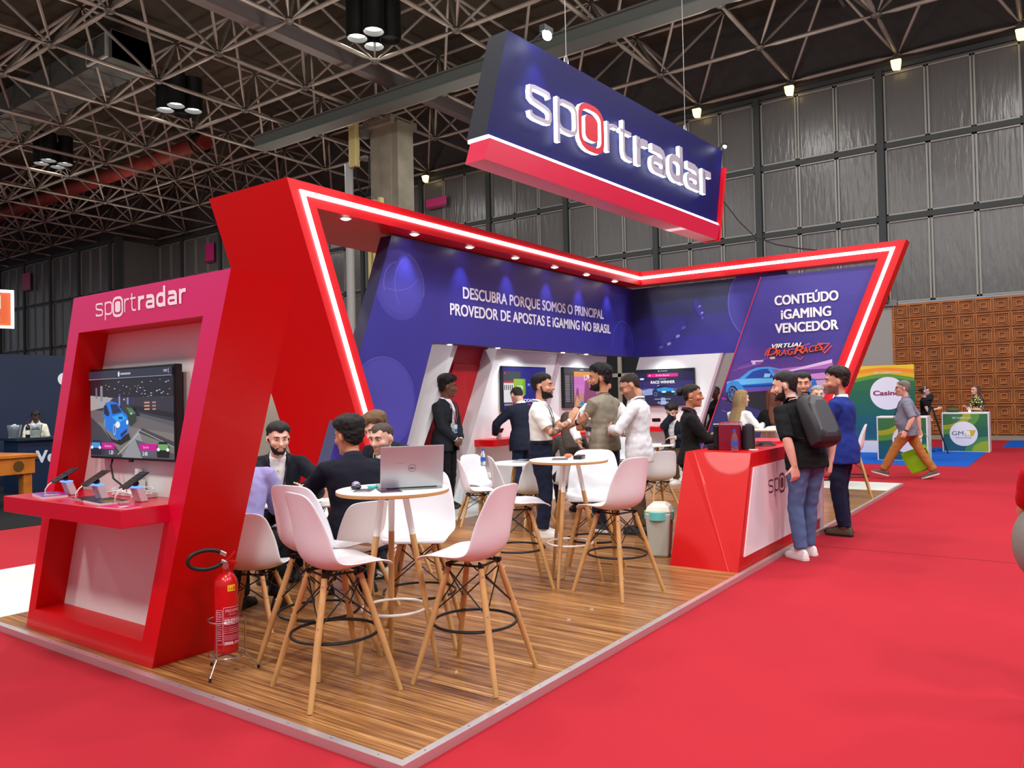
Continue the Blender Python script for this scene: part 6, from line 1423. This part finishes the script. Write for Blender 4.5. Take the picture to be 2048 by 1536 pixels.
        for Hp, Kn, A in legs_:
            m2.tube([Hp + V((0, 0, .04)), Hp, Hp.lerp(Kn, .35), Hp.lerp(Kn, .75), Kn, Kn.lerp(A, .35), Kn.lerp(A, .75), A + V((0, 0, .015))], [q * s * (.55 + .45 * w) * (1 if k < 3 else baggy) + .012 for k, q in enumerate((.09, .093, .084, .068, .063, .062, .054, .054))], 14)
        tm = fuse(m2, voxel * 1.1, 3); crumple(tm, .008, 9, ns + 11); to = mobj('trousers', tm, clothmat(trous), root)
        if belt:
            m2 = MB(); c = Pl + R0 @ V((0, 0, .105 * s)); q = st[2]; m2.loft([ring((c + R0 @ V((0, 0, dz)), R0, q[2], q[3], q[4]), e) for dz, e in ((-.018, .012), (-.016, .02), (.016, .02), (.018, .012))]); m2.build('belt', P('belt_leather', belt, .4), to, True)
    # shoes
    if legs or skirt:
        for i, (Hp, Kn, A) in enumerate(legs_):
            fz = max(0.0, A.z - .085); Mx = Matrix.Translation((A.x, A.y, fz)) @ Matrix.Rotation(R(toe[i]), 4, 'Z')
            if knees is None and (A.z > .12): Mx = Matrix.Translation((A.x, A.y, fz)) @ Matrix.Rotation(R(toe[i]), 4, 'Z') @ Matrix.Rotation(R(-18 if A.y < 0 else 14), 4, 'X')
            m2 = MB(); g = []
            for y, hw, top_ in ((-.082, .02, .035), (-.07, .034, .075), (-.03, .04, .105), (.03, .043, .10), (.08, .047, .075), (.13, .049, .055), (.17, .043, .045), (.195, .026, .035), (.203, .008, .022)):
                g.append([Mx @ (V((hw * cx_, y, .006 + top_ * cz_)) * s) for cx_, cz_ in ((-.95, 0), (-1, .25), (-.85, .6), (-.5, .93), (0, 1), (.5, .93), (.85, .6), (1, .25), (.95, 0))])
            m2.loft(g); sh_ = m2.build('shoe', P('shoe_%d_%d_%d' % shoec, shoec, .5), root, True)
            m2 = MB(); m2.loft([[Mx @ (V((hw * 1.06 * q, y, z)) * s) for q, z in ((-1, 0), (1, 0), (1, .022), (-1, .022))] for y, hw in ((-.086, .02), (-.07, .036), (0, .042), (.08, .048), (.14, .049), (.19, .032), (.207, .008))]); m2.build('sole', SOLE if sole else P('sole_dark', (24, 22, 22), .6), sh_)
    # worn extras
    if lanyard:
        m2 = MB(); off = .05 if jac else .024; ptsl = []
        for sg in (1, -1):
            seq = [surf(sg * .075, .02, off * .6), surf(sg * .07, .08, off), surf(sg * .05, .2, off), surf(sg * .012, .36, off + .005)]
            ptsl.append(seq)
        bkp = [nb + R2 @ V((x, y, .018)) for x, y in ((.075, -.03), (.045, -.075), (0, -.085), (-.045, -.075), (-.075, -.03))]
        m2.tube(ptsl[0][::-1] + bkp + ptsl[1], .008, 6, flat=.5); ln = m2.build('lanyard', clothmat(lanyard), root, True)
        if badge:
            c = surf(0, .42, off + .012); m2 = MB(); m2.add([c + R2 @ V((x, 0, z)) for x, z in ((-.04, .05), (.04, .05), (.04, -.07), (-.04, -.07))] + [c + R2 @ V((x, -.004, z)) for x, z in ((-.04, .05), (.04, .05), (.04, -.07), (-.04, -.07))], [(0, 1, 2, 3), (7, 6, 5, 4), (0, 4, 5, 1), (1, 5, 6, 2), (2, 6, 7, 3), (3, 7, 4, 0)]); m2.build('badge', P('badge_card', (214, 226, 236), .3), ln)
            m2 = MB(); m2.add([c + R2 @ V((x, .003, z)) for x, z in ((-.036, -.01), (.036, -.01), (.036, -.06), (-.036, -.06))], [(0, 1, 2, 3)]); m2.build('badge_print', P('badge_blue', (70, 130, 190), .3), ln)
    if glasses:
        m2 = MB()
        for sg in (1, -1):
            m2.tube([hp(sg * .033 + .022 * cos(t), .107, .01 + .017 * sin(t)) for t in [2 * pi * j / 18 for j in range(18)]], .0022 * hs, 6, True); m2.tube([hp(sg * .055, .105, .016), hp(sg * .078, .06, .014), hp(sg * .086, -.005, .012)], .0022 * hs, 6)
        m2.tube([hp(-.012, .108, .014), hp(.012, .108, .014)], .0022 * hs, 6); m2.build('glasses', P('glasses_black', (16, 16, 18), .3), root, True)
    for nm, spec in (('wristband', bracelet), ('watch', watch)):
        if spec:
            i, c = spec; S, E, Tg = arms[i]; a_ = E.lerp(Tg, .9); b_ = E.lerp(Tg, .98); m2 = MB(); m2.tube([a_, b_], .034 * s * fw, 14, caps=True); m2.build(nm, P('%s_%d' % (nm, c[0]), c, .4), root, True)
    return root, dict(st=st, nb=nb, R2=R2, R0=R0, arms=arms, legs=legs_, hp=hp, Rh=Rh, surf=surf, s=s, ring=ring, Pl=Pl)
SEAT = dict(pelvis=(0, -.02, .555), feet=[(.13, .36, .085), (-.13, .32, .085)])
# ------------------------------------------------------------------ the people of the photograph
SK_M = (206, 150, 122); SK_L = (226, 176, 156); SK_D = (104, 66, 48); SK_T = (190, 130, 98)
Z0 = ZP
NEAR, MID, FAR = .0085, .010, .014
# seated meeting on the left
person('person in black jacket and open white shirt with dark beard, seated facing us', (2.15, 3.56, Z0), 230, 1.76, SK_L, (20, 16, 16), 'fade', pelvis=(0, -.02, .555), lean=30, feet=[(.14, .34, .085), (-.14, .3, .085)],
       hands=[(.05, .60, .80), (-.22, .52, .79)], elbows=[(1, -.1, -.2), (-1, -.1, -.2)], hyaw=14, hpitch=8, top='blazer', topc=(22, 24, 34), shirtc=(232, 228, 230), trous=(24, 24, 30), beard=.004, lanyard=(40, 40, 60), open_v=.07, voxel=MID)
person('person in lilac shirt seated with back to us beside the kiosk', (.95, 2.46, Z0), 32, 1.78, SK_M, (60, 44, 34), 'short', pelvis=(0, -.04, .555), lean=32, feet=[(.14, .36, .085), (-.14, .34, .085)],
       side=-8, hands=[(.1, .50, .80), (-.16, .58, .82)], elbows=[(.35, -.4, -1), (-1, 0, -.5)], topc=(160, 158, 216), trous=(24, 24, 30), sleeve=1, hem=.05, w=1.1, voxel=NEAR)
person('person in dark navy suit seated with back to us, black hair', (1.76, 2.14, Z0), 66, 1.8, SK_T, (18, 16, 16), 'full', pelvis=(0, -.03, .555), lean=22, twist=-8, feet=[(.2, .3, .085), (-.1, .42, .085)],
       hands=[(.24, .50, .79), (-.12, .54, .79)], elbows=[(1, -.1, -.4), (-1, -.1, -.4)], hyaw=22, hpitch=6, top='blazer', topc=(20, 22, 36), trous=(20, 22, 34), shirtc=(30, 30, 44), w=1.08, voxel=NEAR)
person('person in grey-blue polo with cropped hair and short beard, seen in profile', (2.80, 2.54, Z0), 152, 1.78, SK_L, (70, 58, 50), 'crop', pelvis=(0, -.02, .555), lean=36, feet=[(.15, .3, .085), (-.15, .34, .085)],
       hands=[(.12, .52, .80), (-.16, .5, .80)], elbows=[(1, -.1, -.3), (-1, -.1, -.3)], hyaw=36, hpitch=10, topc=(108, 128, 158), sleeve=.45, trous=(40, 44, 60), stubble=.55, shoec=(220, 220, 220), voxel=MID)
person('person with tousled brown hair leaning in behind the grey-blue polo', (3.12, 3.12, Z0), 196, 1.78, SK_L, (104, 78, 54), 'full', pelvis=(0, -.05, .6), lean=26, feet=[(.15, .3, .085), (-.15, .34, .085)],
       hands=[(.1, .46, .8), (-.15, .46, .8)], hyaw=-16, hpitch=22, hroll=8, top='blazer', topc=(28, 30, 40), trous=(30, 30, 36), lanyard=(210, 170, 80), voxel=MID)
# standing along the screens
person('person in black suit with clasped hands and badge, standing by the red door', (6.12, 4.96, Z0), -82, 1.84, SK_D, (16, 14, 14), 'afro', hands=[(.06, .21, .97), (-.04, .22, .96)], elbows=[(1, -.5, -.2), (-1, -.5, -.2)], hand_dir=[(-.8, .3, -.35), (.8, .3, -.35)], palm=[(0, -1, -.2), (0, -1, -.2)], curl=(38, 38),
       hyaw=36, hpitch=4, top='blazer', topc=(34, 38, 44), shirtc=(232, 236, 242), trous=(18, 18, 22), shoec=(14, 14, 16), lanyard=(150, 70, 90), badge=True, open_v=.055, voxel=MID)
person('person in navy blazer and dark jeans bent over the red shelf, back to us', (7.12, 4.30, Z0), 62, 1.74, SK_L, (40, 34, 30), 'crop', lean=14, hpitch=42, hands=[(.18, .40, 1.0), (-.30, .36, 1.0)], elbows=[(.8, -.5, -.2), (-1, -.35, -.1)], hand_dir=[(0, 1, 0), (.3, 1, 0)], palm=[(0, 0, -1), (0, 0, -1)], curl=(12, 12), top='blazer', topc=(34, 40, 58), trous=(34, 48, 76), voxel=MID)
_, T = person('person in white short-sleeved shirt with tattooed forearm, gesturing with both hands', (4.86, 2.50, Z0), -66, 1.77, SK_M, (20, 17, 17), 'fade', hyaw=-4, hpitch=-2, hands=[(.16, .36, 1.27), (-.04, .42, 1.25)], elbows=[(.35, -.35, -1), (-.5, -.2, -1)], hand_dir=[(-.1, .45, 1), (0, .7, .55)], palm=[(-1, .5, 0), (1, .3, 0)], curl=(14, 34),
       topc=(240, 240, 236), sleeve=.42, hem=.08, trous=(26, 32, 54), belt=(20, 20, 22), shoec=(214, 210, 206), sole=True, beard=.0035, tattoo=True, lanyard=(40, 44, 60), watch=(1, (16, 16, 18)), bracelet=(0, (240, 240, 240)), w=1.06, voxel=NEAR)
person('person in olive grey tee with folded arms, dark full hair and beard', (5.53, 2.07, Z0), 82, 1.86, SK_T, (16, 14, 14), 'full', hyaw=34, hands=[(-.12, .20, 1.17), (.12, .25, 1.13)], elbows=[(1, .15, -.5), (-1, .15, -.5)], hand_dir=[(-1, .1, .15), (1, .1, 0)], palm=[(0, -1, 0), (0, -1, 0)], curl=(20, 20), top='tee', topc=(146, 138, 122), sleeve=.5, hem=-.07, collar=False, trous=(26, 32, 56), beard=.004, lanyard=(60, 30, 40), shoec=(60, 62, 70), sole=True, voxel=NEAR)
person('person in white long-sleeved shirt mostly hidden behind the olive tee', (6.12, 2.40, Z0), 205, 1.78, SK_M, (24, 20, 18), 'short', hands=[(.30, .12, .98), (-.2, .2, 1.1)], elbows=[(.8, -.4, -.3), (-.8, -.4, -.3)], hpitch=10, topc=(240, 240, 240), hem=.06, trous=(26, 34, 64), shoec=(230, 230, 230), sole=True, voxel=MID)
person('person in loose white linen shirt with glasses, looking down', (5.50, 1.62, Z0), 98, 1.78, SK_M, (38, 28, 24), 'crop', hyaw=16, hpitch=26, hands=[(.02, .27, 1.12), (-.10, .30, 1.16)], elbows=[(.8, -.3, -.8), (-.9, -.1, -.7)], hand_dir=[(-.8, .5, .1), (.8, .5, 0)], curl=(30, 30), topc=(232, 232, 238), sleeve=.93, hem=-.15, trous=(88, 68, 48), shoec=(40, 34, 32), stubble=.5, glasses=True, lanyard=(40, 44, 54), voxel=NEAR)
person('person with long dark brown hair seated behind the tattooed man', (6.28, 2.98, Z0), 40, 1.68, SK_M, (62, 50, 40), 'long', fem=True, pelvis=(0, 0, .56), lean=18, hpitch=16, feet=[(.1, .38, .085), (-.1, .36, .085)], hands=[(.2, .45, .78), (-.2, .45, .78)], topc=(70, 66, 62), trous=(40, 44, 60), voxel=MID)
# counter group
_pb, PB = person('person in black blouse with hair bun and hoop earring, smiling behind the counter', (5.30, .93, Z0), -62, 1.63, SK_T, (26, 18, 16), 'bun', fem=True, hyaw=-6, hands=[(.10, .38, 1.10), (-.12, .36, 1.13)], elbows=[(.4, -.5, -.8), (-.4, -.5, -.8)], hand_dir=[(-.1, 1, .05), (.1, 1, .1)], palm=[(0, 0, 1), (0, 0, 1)], curl=(8, 12), topc=(22, 20, 22), sleeve=.75, hem=-.06, trous=(20, 20, 24), smile=True, lanyard=(120, 50, 110), voxel=NEAR)
_, BP = person('person in black tee and jeans with a backpack, hands at the back pockets', (5.28, -.20, 0), 62, 1.79, SK_L, (30, 24, 24), 'short', lean=24, hyaw=34, hpitch=8, pelvis=(0, -.05, .945), hands=[(.22, -.14, .90), (-.22, -.12, .88)], elbows=[(1, -.8, .2), (-1, -.8, .2)], hand_dir=[(-.1, .05, -1), (.15, .05, -1)], palm=[(-.4, 1, 0), (.4, 1, 0)], curl=(26, 26), top='tee', topc=(20, 20, 22), sleeve=.5, hem=-.1, collar=False, trous=(84, 104, 146), baggy=.94, shoec=(236, 228, 228), sole=True, beard=.006, lanyard=(140, 60, 130), w=1.05, feet=[(.11, .05, .085), (-.11, -.06, .085)], voxel=NEAR)
person('person in white shirt with short dark hair smiling at the counter end, facing us', (7.28, .32, Z0), 192, 1.74, SK_M, (26, 20, 18), 'fade', hyaw=8, hands=[(.2, .25, 1.0), (-.2, .22, .98)], topc=(236, 232, 238), sleeve=.8, hem=.06, trous=(40, 44, 60), smile=True, stubble=.5, lanyard=(30, 50, 90), voxel=MID)
person('person in blue blazer and dark jeans standing at the carpet edge, seen from the side', (6.70, -.24, 0), 88, 1.80, SK_M, (34, 26, 24), 'full', hyaw=18, hands=[(.03, .30, 1.06), (-.08, .34, 1.04)], elbows=[(.7, -.7, -.4), (-.8, -.5, -.4)], hand_dir=[(-.4, .9, -.1), (.4, .9, -.2)], curl=(34, 34), top='blazer', topc=(30, 48, 128), shirtc=(226, 226, 236), trous=(26, 32, 58), shoec=(84, 70, 52), stubble=.7, w=1.1, belly=.02, open_v=.02, voxel=NEAR)
person('person in dark suit seated, covering his face with one hand', (10.58, 3.42, Z0), 178, 1.76, SK_M, (24, 18, 18), 'full', pelvis=(0, 0, .555), lean=14, hyaw=14, hpitch=24, feet=[(.12, .4, .085), (-.14, .3, .085)], hands=[(-.17, .40, .80), (-.05, .24, 1.20)][::-1], elbows=[(.6, .3, -1), (-.8, -.2, -.5)], hand_dir=[(0, -.2, 1), (.9, .3, 0)], palm=[(-.2, -1, 0), (0, 0, -1)], curl=(12, 20), top='blazer', topc=(26, 30, 44), shirtc=(232, 232, 238), trous=(88, 68, 50), shoec=(226, 222, 220), sole=True, beard=.004, voxel=MID)
person('person in black dress standing in the gap beside the car panel', (12.75, 3.5, 0), 196, 1.74, (78, 50, 38), (16, 12, 12), 'crop', fem=True, hyaw=-26, topc=(20, 18, 20), sleeve=.3, trous=(20, 18, 20), collar=False, voxel=FAR)
person('person with long blonde hair and white blouse seated at the back bar table', (8.98, 1.72, Z0), -20, 1.66, SK_L, (150, 122, 84), 'long', fem=True, pelvis=(0, 0, .80), lean=8, hyaw=-18, hpitch=2, feet=[(.1, .3, .40), (-.1, .3, .40)], hands=[(.15, .4, 1.08), (-.12, .4, 1.08)], topc=(240, 238, 236), hem=-.05, trous=(60, 66, 90), voxel=MID)
person('person with auburn hair in a black dress seated at the back bar table', (9.3, 1.28, Z0), 30, 1.66, SK_L, (96, 50, 34), 'long', fem=True, pelvis=(0, 0, .80), lean=6, hyaw=14, feet=[(.1, .3, .40), (-.1, .3, .40)], hands=[(.15, .4, 1.08), (-.16, .4, 1.08)], topc=(20, 18, 20), sleeve=.14, collar=False, trous=(20, 18, 20), voxel=MID)
person('person with grey hair behind the man in the white shirt', (9.2, .64, Z0), 205, 1.70, SK_L, (150, 146, 140), 'short', pelvis=(0, 0, .80), feet=[(.1, .3, .40), (-.1, .3, .40)], hands=[(.15, .4, 1.08), (-.16, .4, 1.08)], topc=(150, 150, 160), trous=(50, 50, 60), voxel=FAR)
# passers-by
person('person in grey polo and tan trousers walking left with a green bag', (13.02, .08, 0), 97, 1.76, SK_L, (120, 116, 112), 'short', w=1.16, belly=.09, lean=3, pelvis=(0, 0, .90), hands=[(.30, -.18, .86), (-.31, .02, .86)], elbows=[(.4, -.8, -.4), (-.5, -.8, -.4)], feet=[(.10, -.40, .13), (-.10, .44, .10)], topc=(128, 130, 148), sleeve=.45, hem=-.13, trous=(172, 112, 56), shoec=(88, 68, 56), sole=True, glasses=True, lanyard=(110, 40, 90), watch=(1, (20, 20, 22)), voxel=MID)
_ph, PHD = person('person with headphones and black vest beside the camera tripod', (20.1, .78, 0), -84, 1.66, SK_L, (70, 38, 30), 'bun', fem=True, hands=[(.14, .3, 1.1), (-.2, .1, .86)], topc=(20, 20, 22), sleeve=.12, collar=False, trous=(22, 22, 26), lanyard=(120, 60, 120), glasses=True, voxel=FAR)
_py, _ = person('person in yellow and black patterned blouse behind the rightmost media counter', (21.35, -.32, 0), 128, 1.68, SK_L, (92, 66, 56), 'long', fem=True, lean=8, hyaw=12, hands=[(.05, .34, 1.12), (-.16, .3, 1.06)], topc=(196, 190, 96), sleeve=.5, trous=(40, 40, 46), glasses=True, voxel=FAR)
person('person in white blouse with tied hair, head bowed behind the navy bar', (4.76, 14.5, 0), 244, 1.56, (86, 56, 44), (18, 14, 14), 'bun', fem=True, lean=12, hpitch=34, hands=[(.1, .3, 1.0), (-.12, .3, 1.0)], topc=(226, 224, 206), sleeve=.5, trous=(30, 30, 36), voxel=FAR)
person('person in red shirt cut by the right edge of the photo', (2.285, -2.395, 0), 20, 1.74, SK_T, (26, 20, 18), 'short', w=1.05, topc=(190, 12, 28), sleeve=1.0, hem=-.09, trous=(34, 34, 38), shoec=(24, 24, 26), hands=[(.26, .05, .84), (-.30, .02, .98)], feet=[(.1, .0, .085), (-.12, .02, .085)], voxel=NEAR)
person('person in dark jacket standing far off at the right edge', (22.4, -2.28, 0), 200, 1.76, SK_M, (24, 20, 18), 'short', topc=(34, 32, 44), trous=(70, 60, 50), hands=[(.38, .2, .98), (-.25, .1, .9)], voxel=FAR)
# what they wear or carry
hp_ = PHD['hp']; mb = MB(); mb.tube([hp_(.095 * cos(a), .0, .02 + .125 * sin(a)) for a in [pi * k / 12 for k in range(13)]], .009, 8); mb.build('headphone_band', P('headphone_silver', (200, 200, 204), .3, .6), _ph, True)
for sg in (1, -1): mb = MB(); mb.ell(hp_(sg * .1, -.008, .0), (.03, .03, .04), 12, 8); mb.build('ear_cup', MATS['headphone_silver'], _ph, True)
hp_ = PB['hp']
for sg in (1, -1): mb = MB(); mb.tube([hp_(sg * .088 + .004 * sin(a), -.012 + .02 * cos(a), -.058 + .022 * sin(a)) for a in [2 * pi * k / 14 for k in range(14)]], .0024, 6, True); mb.build('hoop_earring', P('gold', (220, 180, 90), .25, .9), _pb, True)
mpt = bpy.data.materials.new('patterned_cloth'); mpt.use_nodes = True; nt_ = mpt.node_tree; vo = nt_.nodes.new('ShaderNodeTexVoronoi'); vo.inputs['Scale'].default_value = 26; tc_ = nt_.nodes.new('ShaderNodeTexCoord'); cr_ = nt_.nodes.new('ShaderNodeValToRGB'); cr_.color_ramp.interpolation = 'CONSTANT'
nt_.links.new(tc_.outputs['Object'], vo.inputs['Vector']); nt_.links.new(vo.outputs['Distance'], cr_.inputs[0]); nt_.links.new(cr_.outputs[0], nt_.nodes['Principled BSDF'].inputs['Base Color']); e_ = cr_.color_ramp.elements; e_[0].color = (*lin((226, 220, 120)), 1); e_[1].position = .42; e_[1].color = (*lin((30, 28, 26)), 1)
for c in _py.children:
    if c.name.startswith('shirt'): c.data.materials[0] = mpt
bg = thing('shoulder_bag', 'round grey shoulder bag at the right edge beside the red shirt', 'bag', (2.17, -2.18, .80), R(20))
mb = MB(); mb.ell((0, 0, 0), (.17, .13, .19), 24, 14); mb.build('bag_body', P('grey_nylon', (128, 126, 120), .5, bump=.2, bscale=40), bg, True); mb = MB(); mb.tube([(-.05, .0, .17), (.02, -.08, .4), (.08, -.14, .6)], .014, 8, flat=.5); mb.build('strap', P('grey_webbing', (96, 94, 90), .7), bg, True)
nb2, R2b, s2 = BP['nb'], BP['R2'], BP['s']
bpk = thing('backpack', 'black hard-shell backpack on the man in jeans', 'backpack', (5.28, -.20, 0), R(62 - 90))
Mb = Matrix.Translation(nb2 + R2b @ V((0, -.125, -.06))) @ R2b.to_4x4()
def rr_ring(z, hw, y0, y1, n=5):
    pts = []; r_ = .05
    for cx, cy, t in ((hw - r_, y0 - r_, 0), (-hw + r_, y0 - r_, 90), (-hw + r_, y1 + r_, 180), (hw - r_, y1 + r_, 270)): pts += [(cx + r_ * cos(R(t + 90 * k / n)), cy + r_ * sin(R(t + 90 * k / n)), z) for k in range(n + 1)]
    return pts
mb = MB(); mb.loft([rr_ring(z, hw, .0, -d_) for z, hw, d_ in ((.05, .075, .08), (.03, .11, .11), (-.03, .145, .14), (-.2, .16, .17), (-.38, .16, .175), (-.44, .15, .15), (-.46, .12, .12))]); mb.build('pack_body', P('pack_black', (34, 34, 38), .55, bump=.15, bscale=120), bpk, True, M=Mb)
mb = MB(); mb.loft([[(x, -.165 - dp, z) for x, z in ((-.07, .0), (.07, .0), (.115, -.07), (.13, -.36), (.07, -.41), (-.07, -.41), (-.13, -.36), (-.115, -.07))] for dp in (-.05, .0)] + [[(x, -.182, z) for x, z in ((-.045, -.05), (.045, -.05), (.085, -.1), (.1, -.34), (.05, -.375), (-.05, -.375), (-.1, -.34), (-.085, -.1))]]); mb.build('hard_panel', P('pack_grey', (62, 62, 68), .45), bpk, False, bevel=.006, M=Mb)
mb = MB(); mb.tube([(-.05, -.05, .04), (-.04, -.06, .085), (.04, -.06, .085), (.05, -.05, .04)], .011, 8); mb.build('handle', MATS['pack_black'], bpk, True, M=Mb)
for sg in (1, -1):
    mb = MB(); q = [nb2 + R2b @ V((sg * .09, -.12, .0)), nb2 + R2b @ V((sg * .095, -.06, .025)), nb2 + R2b @ V((sg * .1, .02, .0)), BP['surf'](sg * .115, .1, .035), BP['surf'](sg * .125, .22, .035), nb2 + R2b @ V((sg * .19, .03, -.34)), nb2 + R2b @ V((sg * .16, -.12, -.42))]; mb.tube(q, .022, 8, flat=.35); mb.build('shoulder_strap', MATS['pack_black'], bpk, True)
gb = thing('carrier_bag', 'shiny green carrier bag in the hand of the walking man', 'bag', (13.34, -.10, .12), R(97 - 90))
GR = P('green_foil', (150, 206, 20), .22, .3, bump=.5, bscale=9)
mb = MB(); mb.loft([[(x * k, y * k2, z) for x, y in ((-.05, -.21), (.05, -.21), (.06, 0), (.05, .21), (-.05, .21), (-.06, 0))] for z, k, k2 in ((0, 1.2, .75), (.03, 1.4, .85), (.2, 1.2, 1), (.36, .8, 1.02), (.42, .25, 1.0))]); mb.build('bag_body', GR, gb, M=Matrix.Rotation(R(-22), 4, 'X'))
mb = MB(); mb.loft([[(x, y, z) for x, y in ((-.065, -.2), (.065, -.2), (.065, -.06), (-.065, -.06))] for z in (.04, .38)]); mb.build('dark_print', P('bag_black', (24, 30, 22), .35), gb, M=Matrix.Rotation(R(-22), 4, 'X'))
mb = MB(); mb.tube([(0, -.14, .42), (0, -.1, .6), (0, -.04, .68), (0, .02, .6), (0, .1, .42)], .006, 6); mb.build('handle', GR, gb, True)
wr = T['arms'][1][2]; Tm = Matrix.Translation((4.86, 2.50, Z0)) @ Matrix.Rotation(R(-66 - 90), 4, 'Z')
hb = Tm @ (wr + V((.045, .085, .03)))
bottle(0, 0, 0, 'small water bottle with black label in the hand of the tattooed man', .21, .03, (24, 26, 34), (230, 230, 230), Matrix.Translation(hb - V((-.04, .0, .19))) @ Matrix.Rotation(R(12), 4, 'Y'))
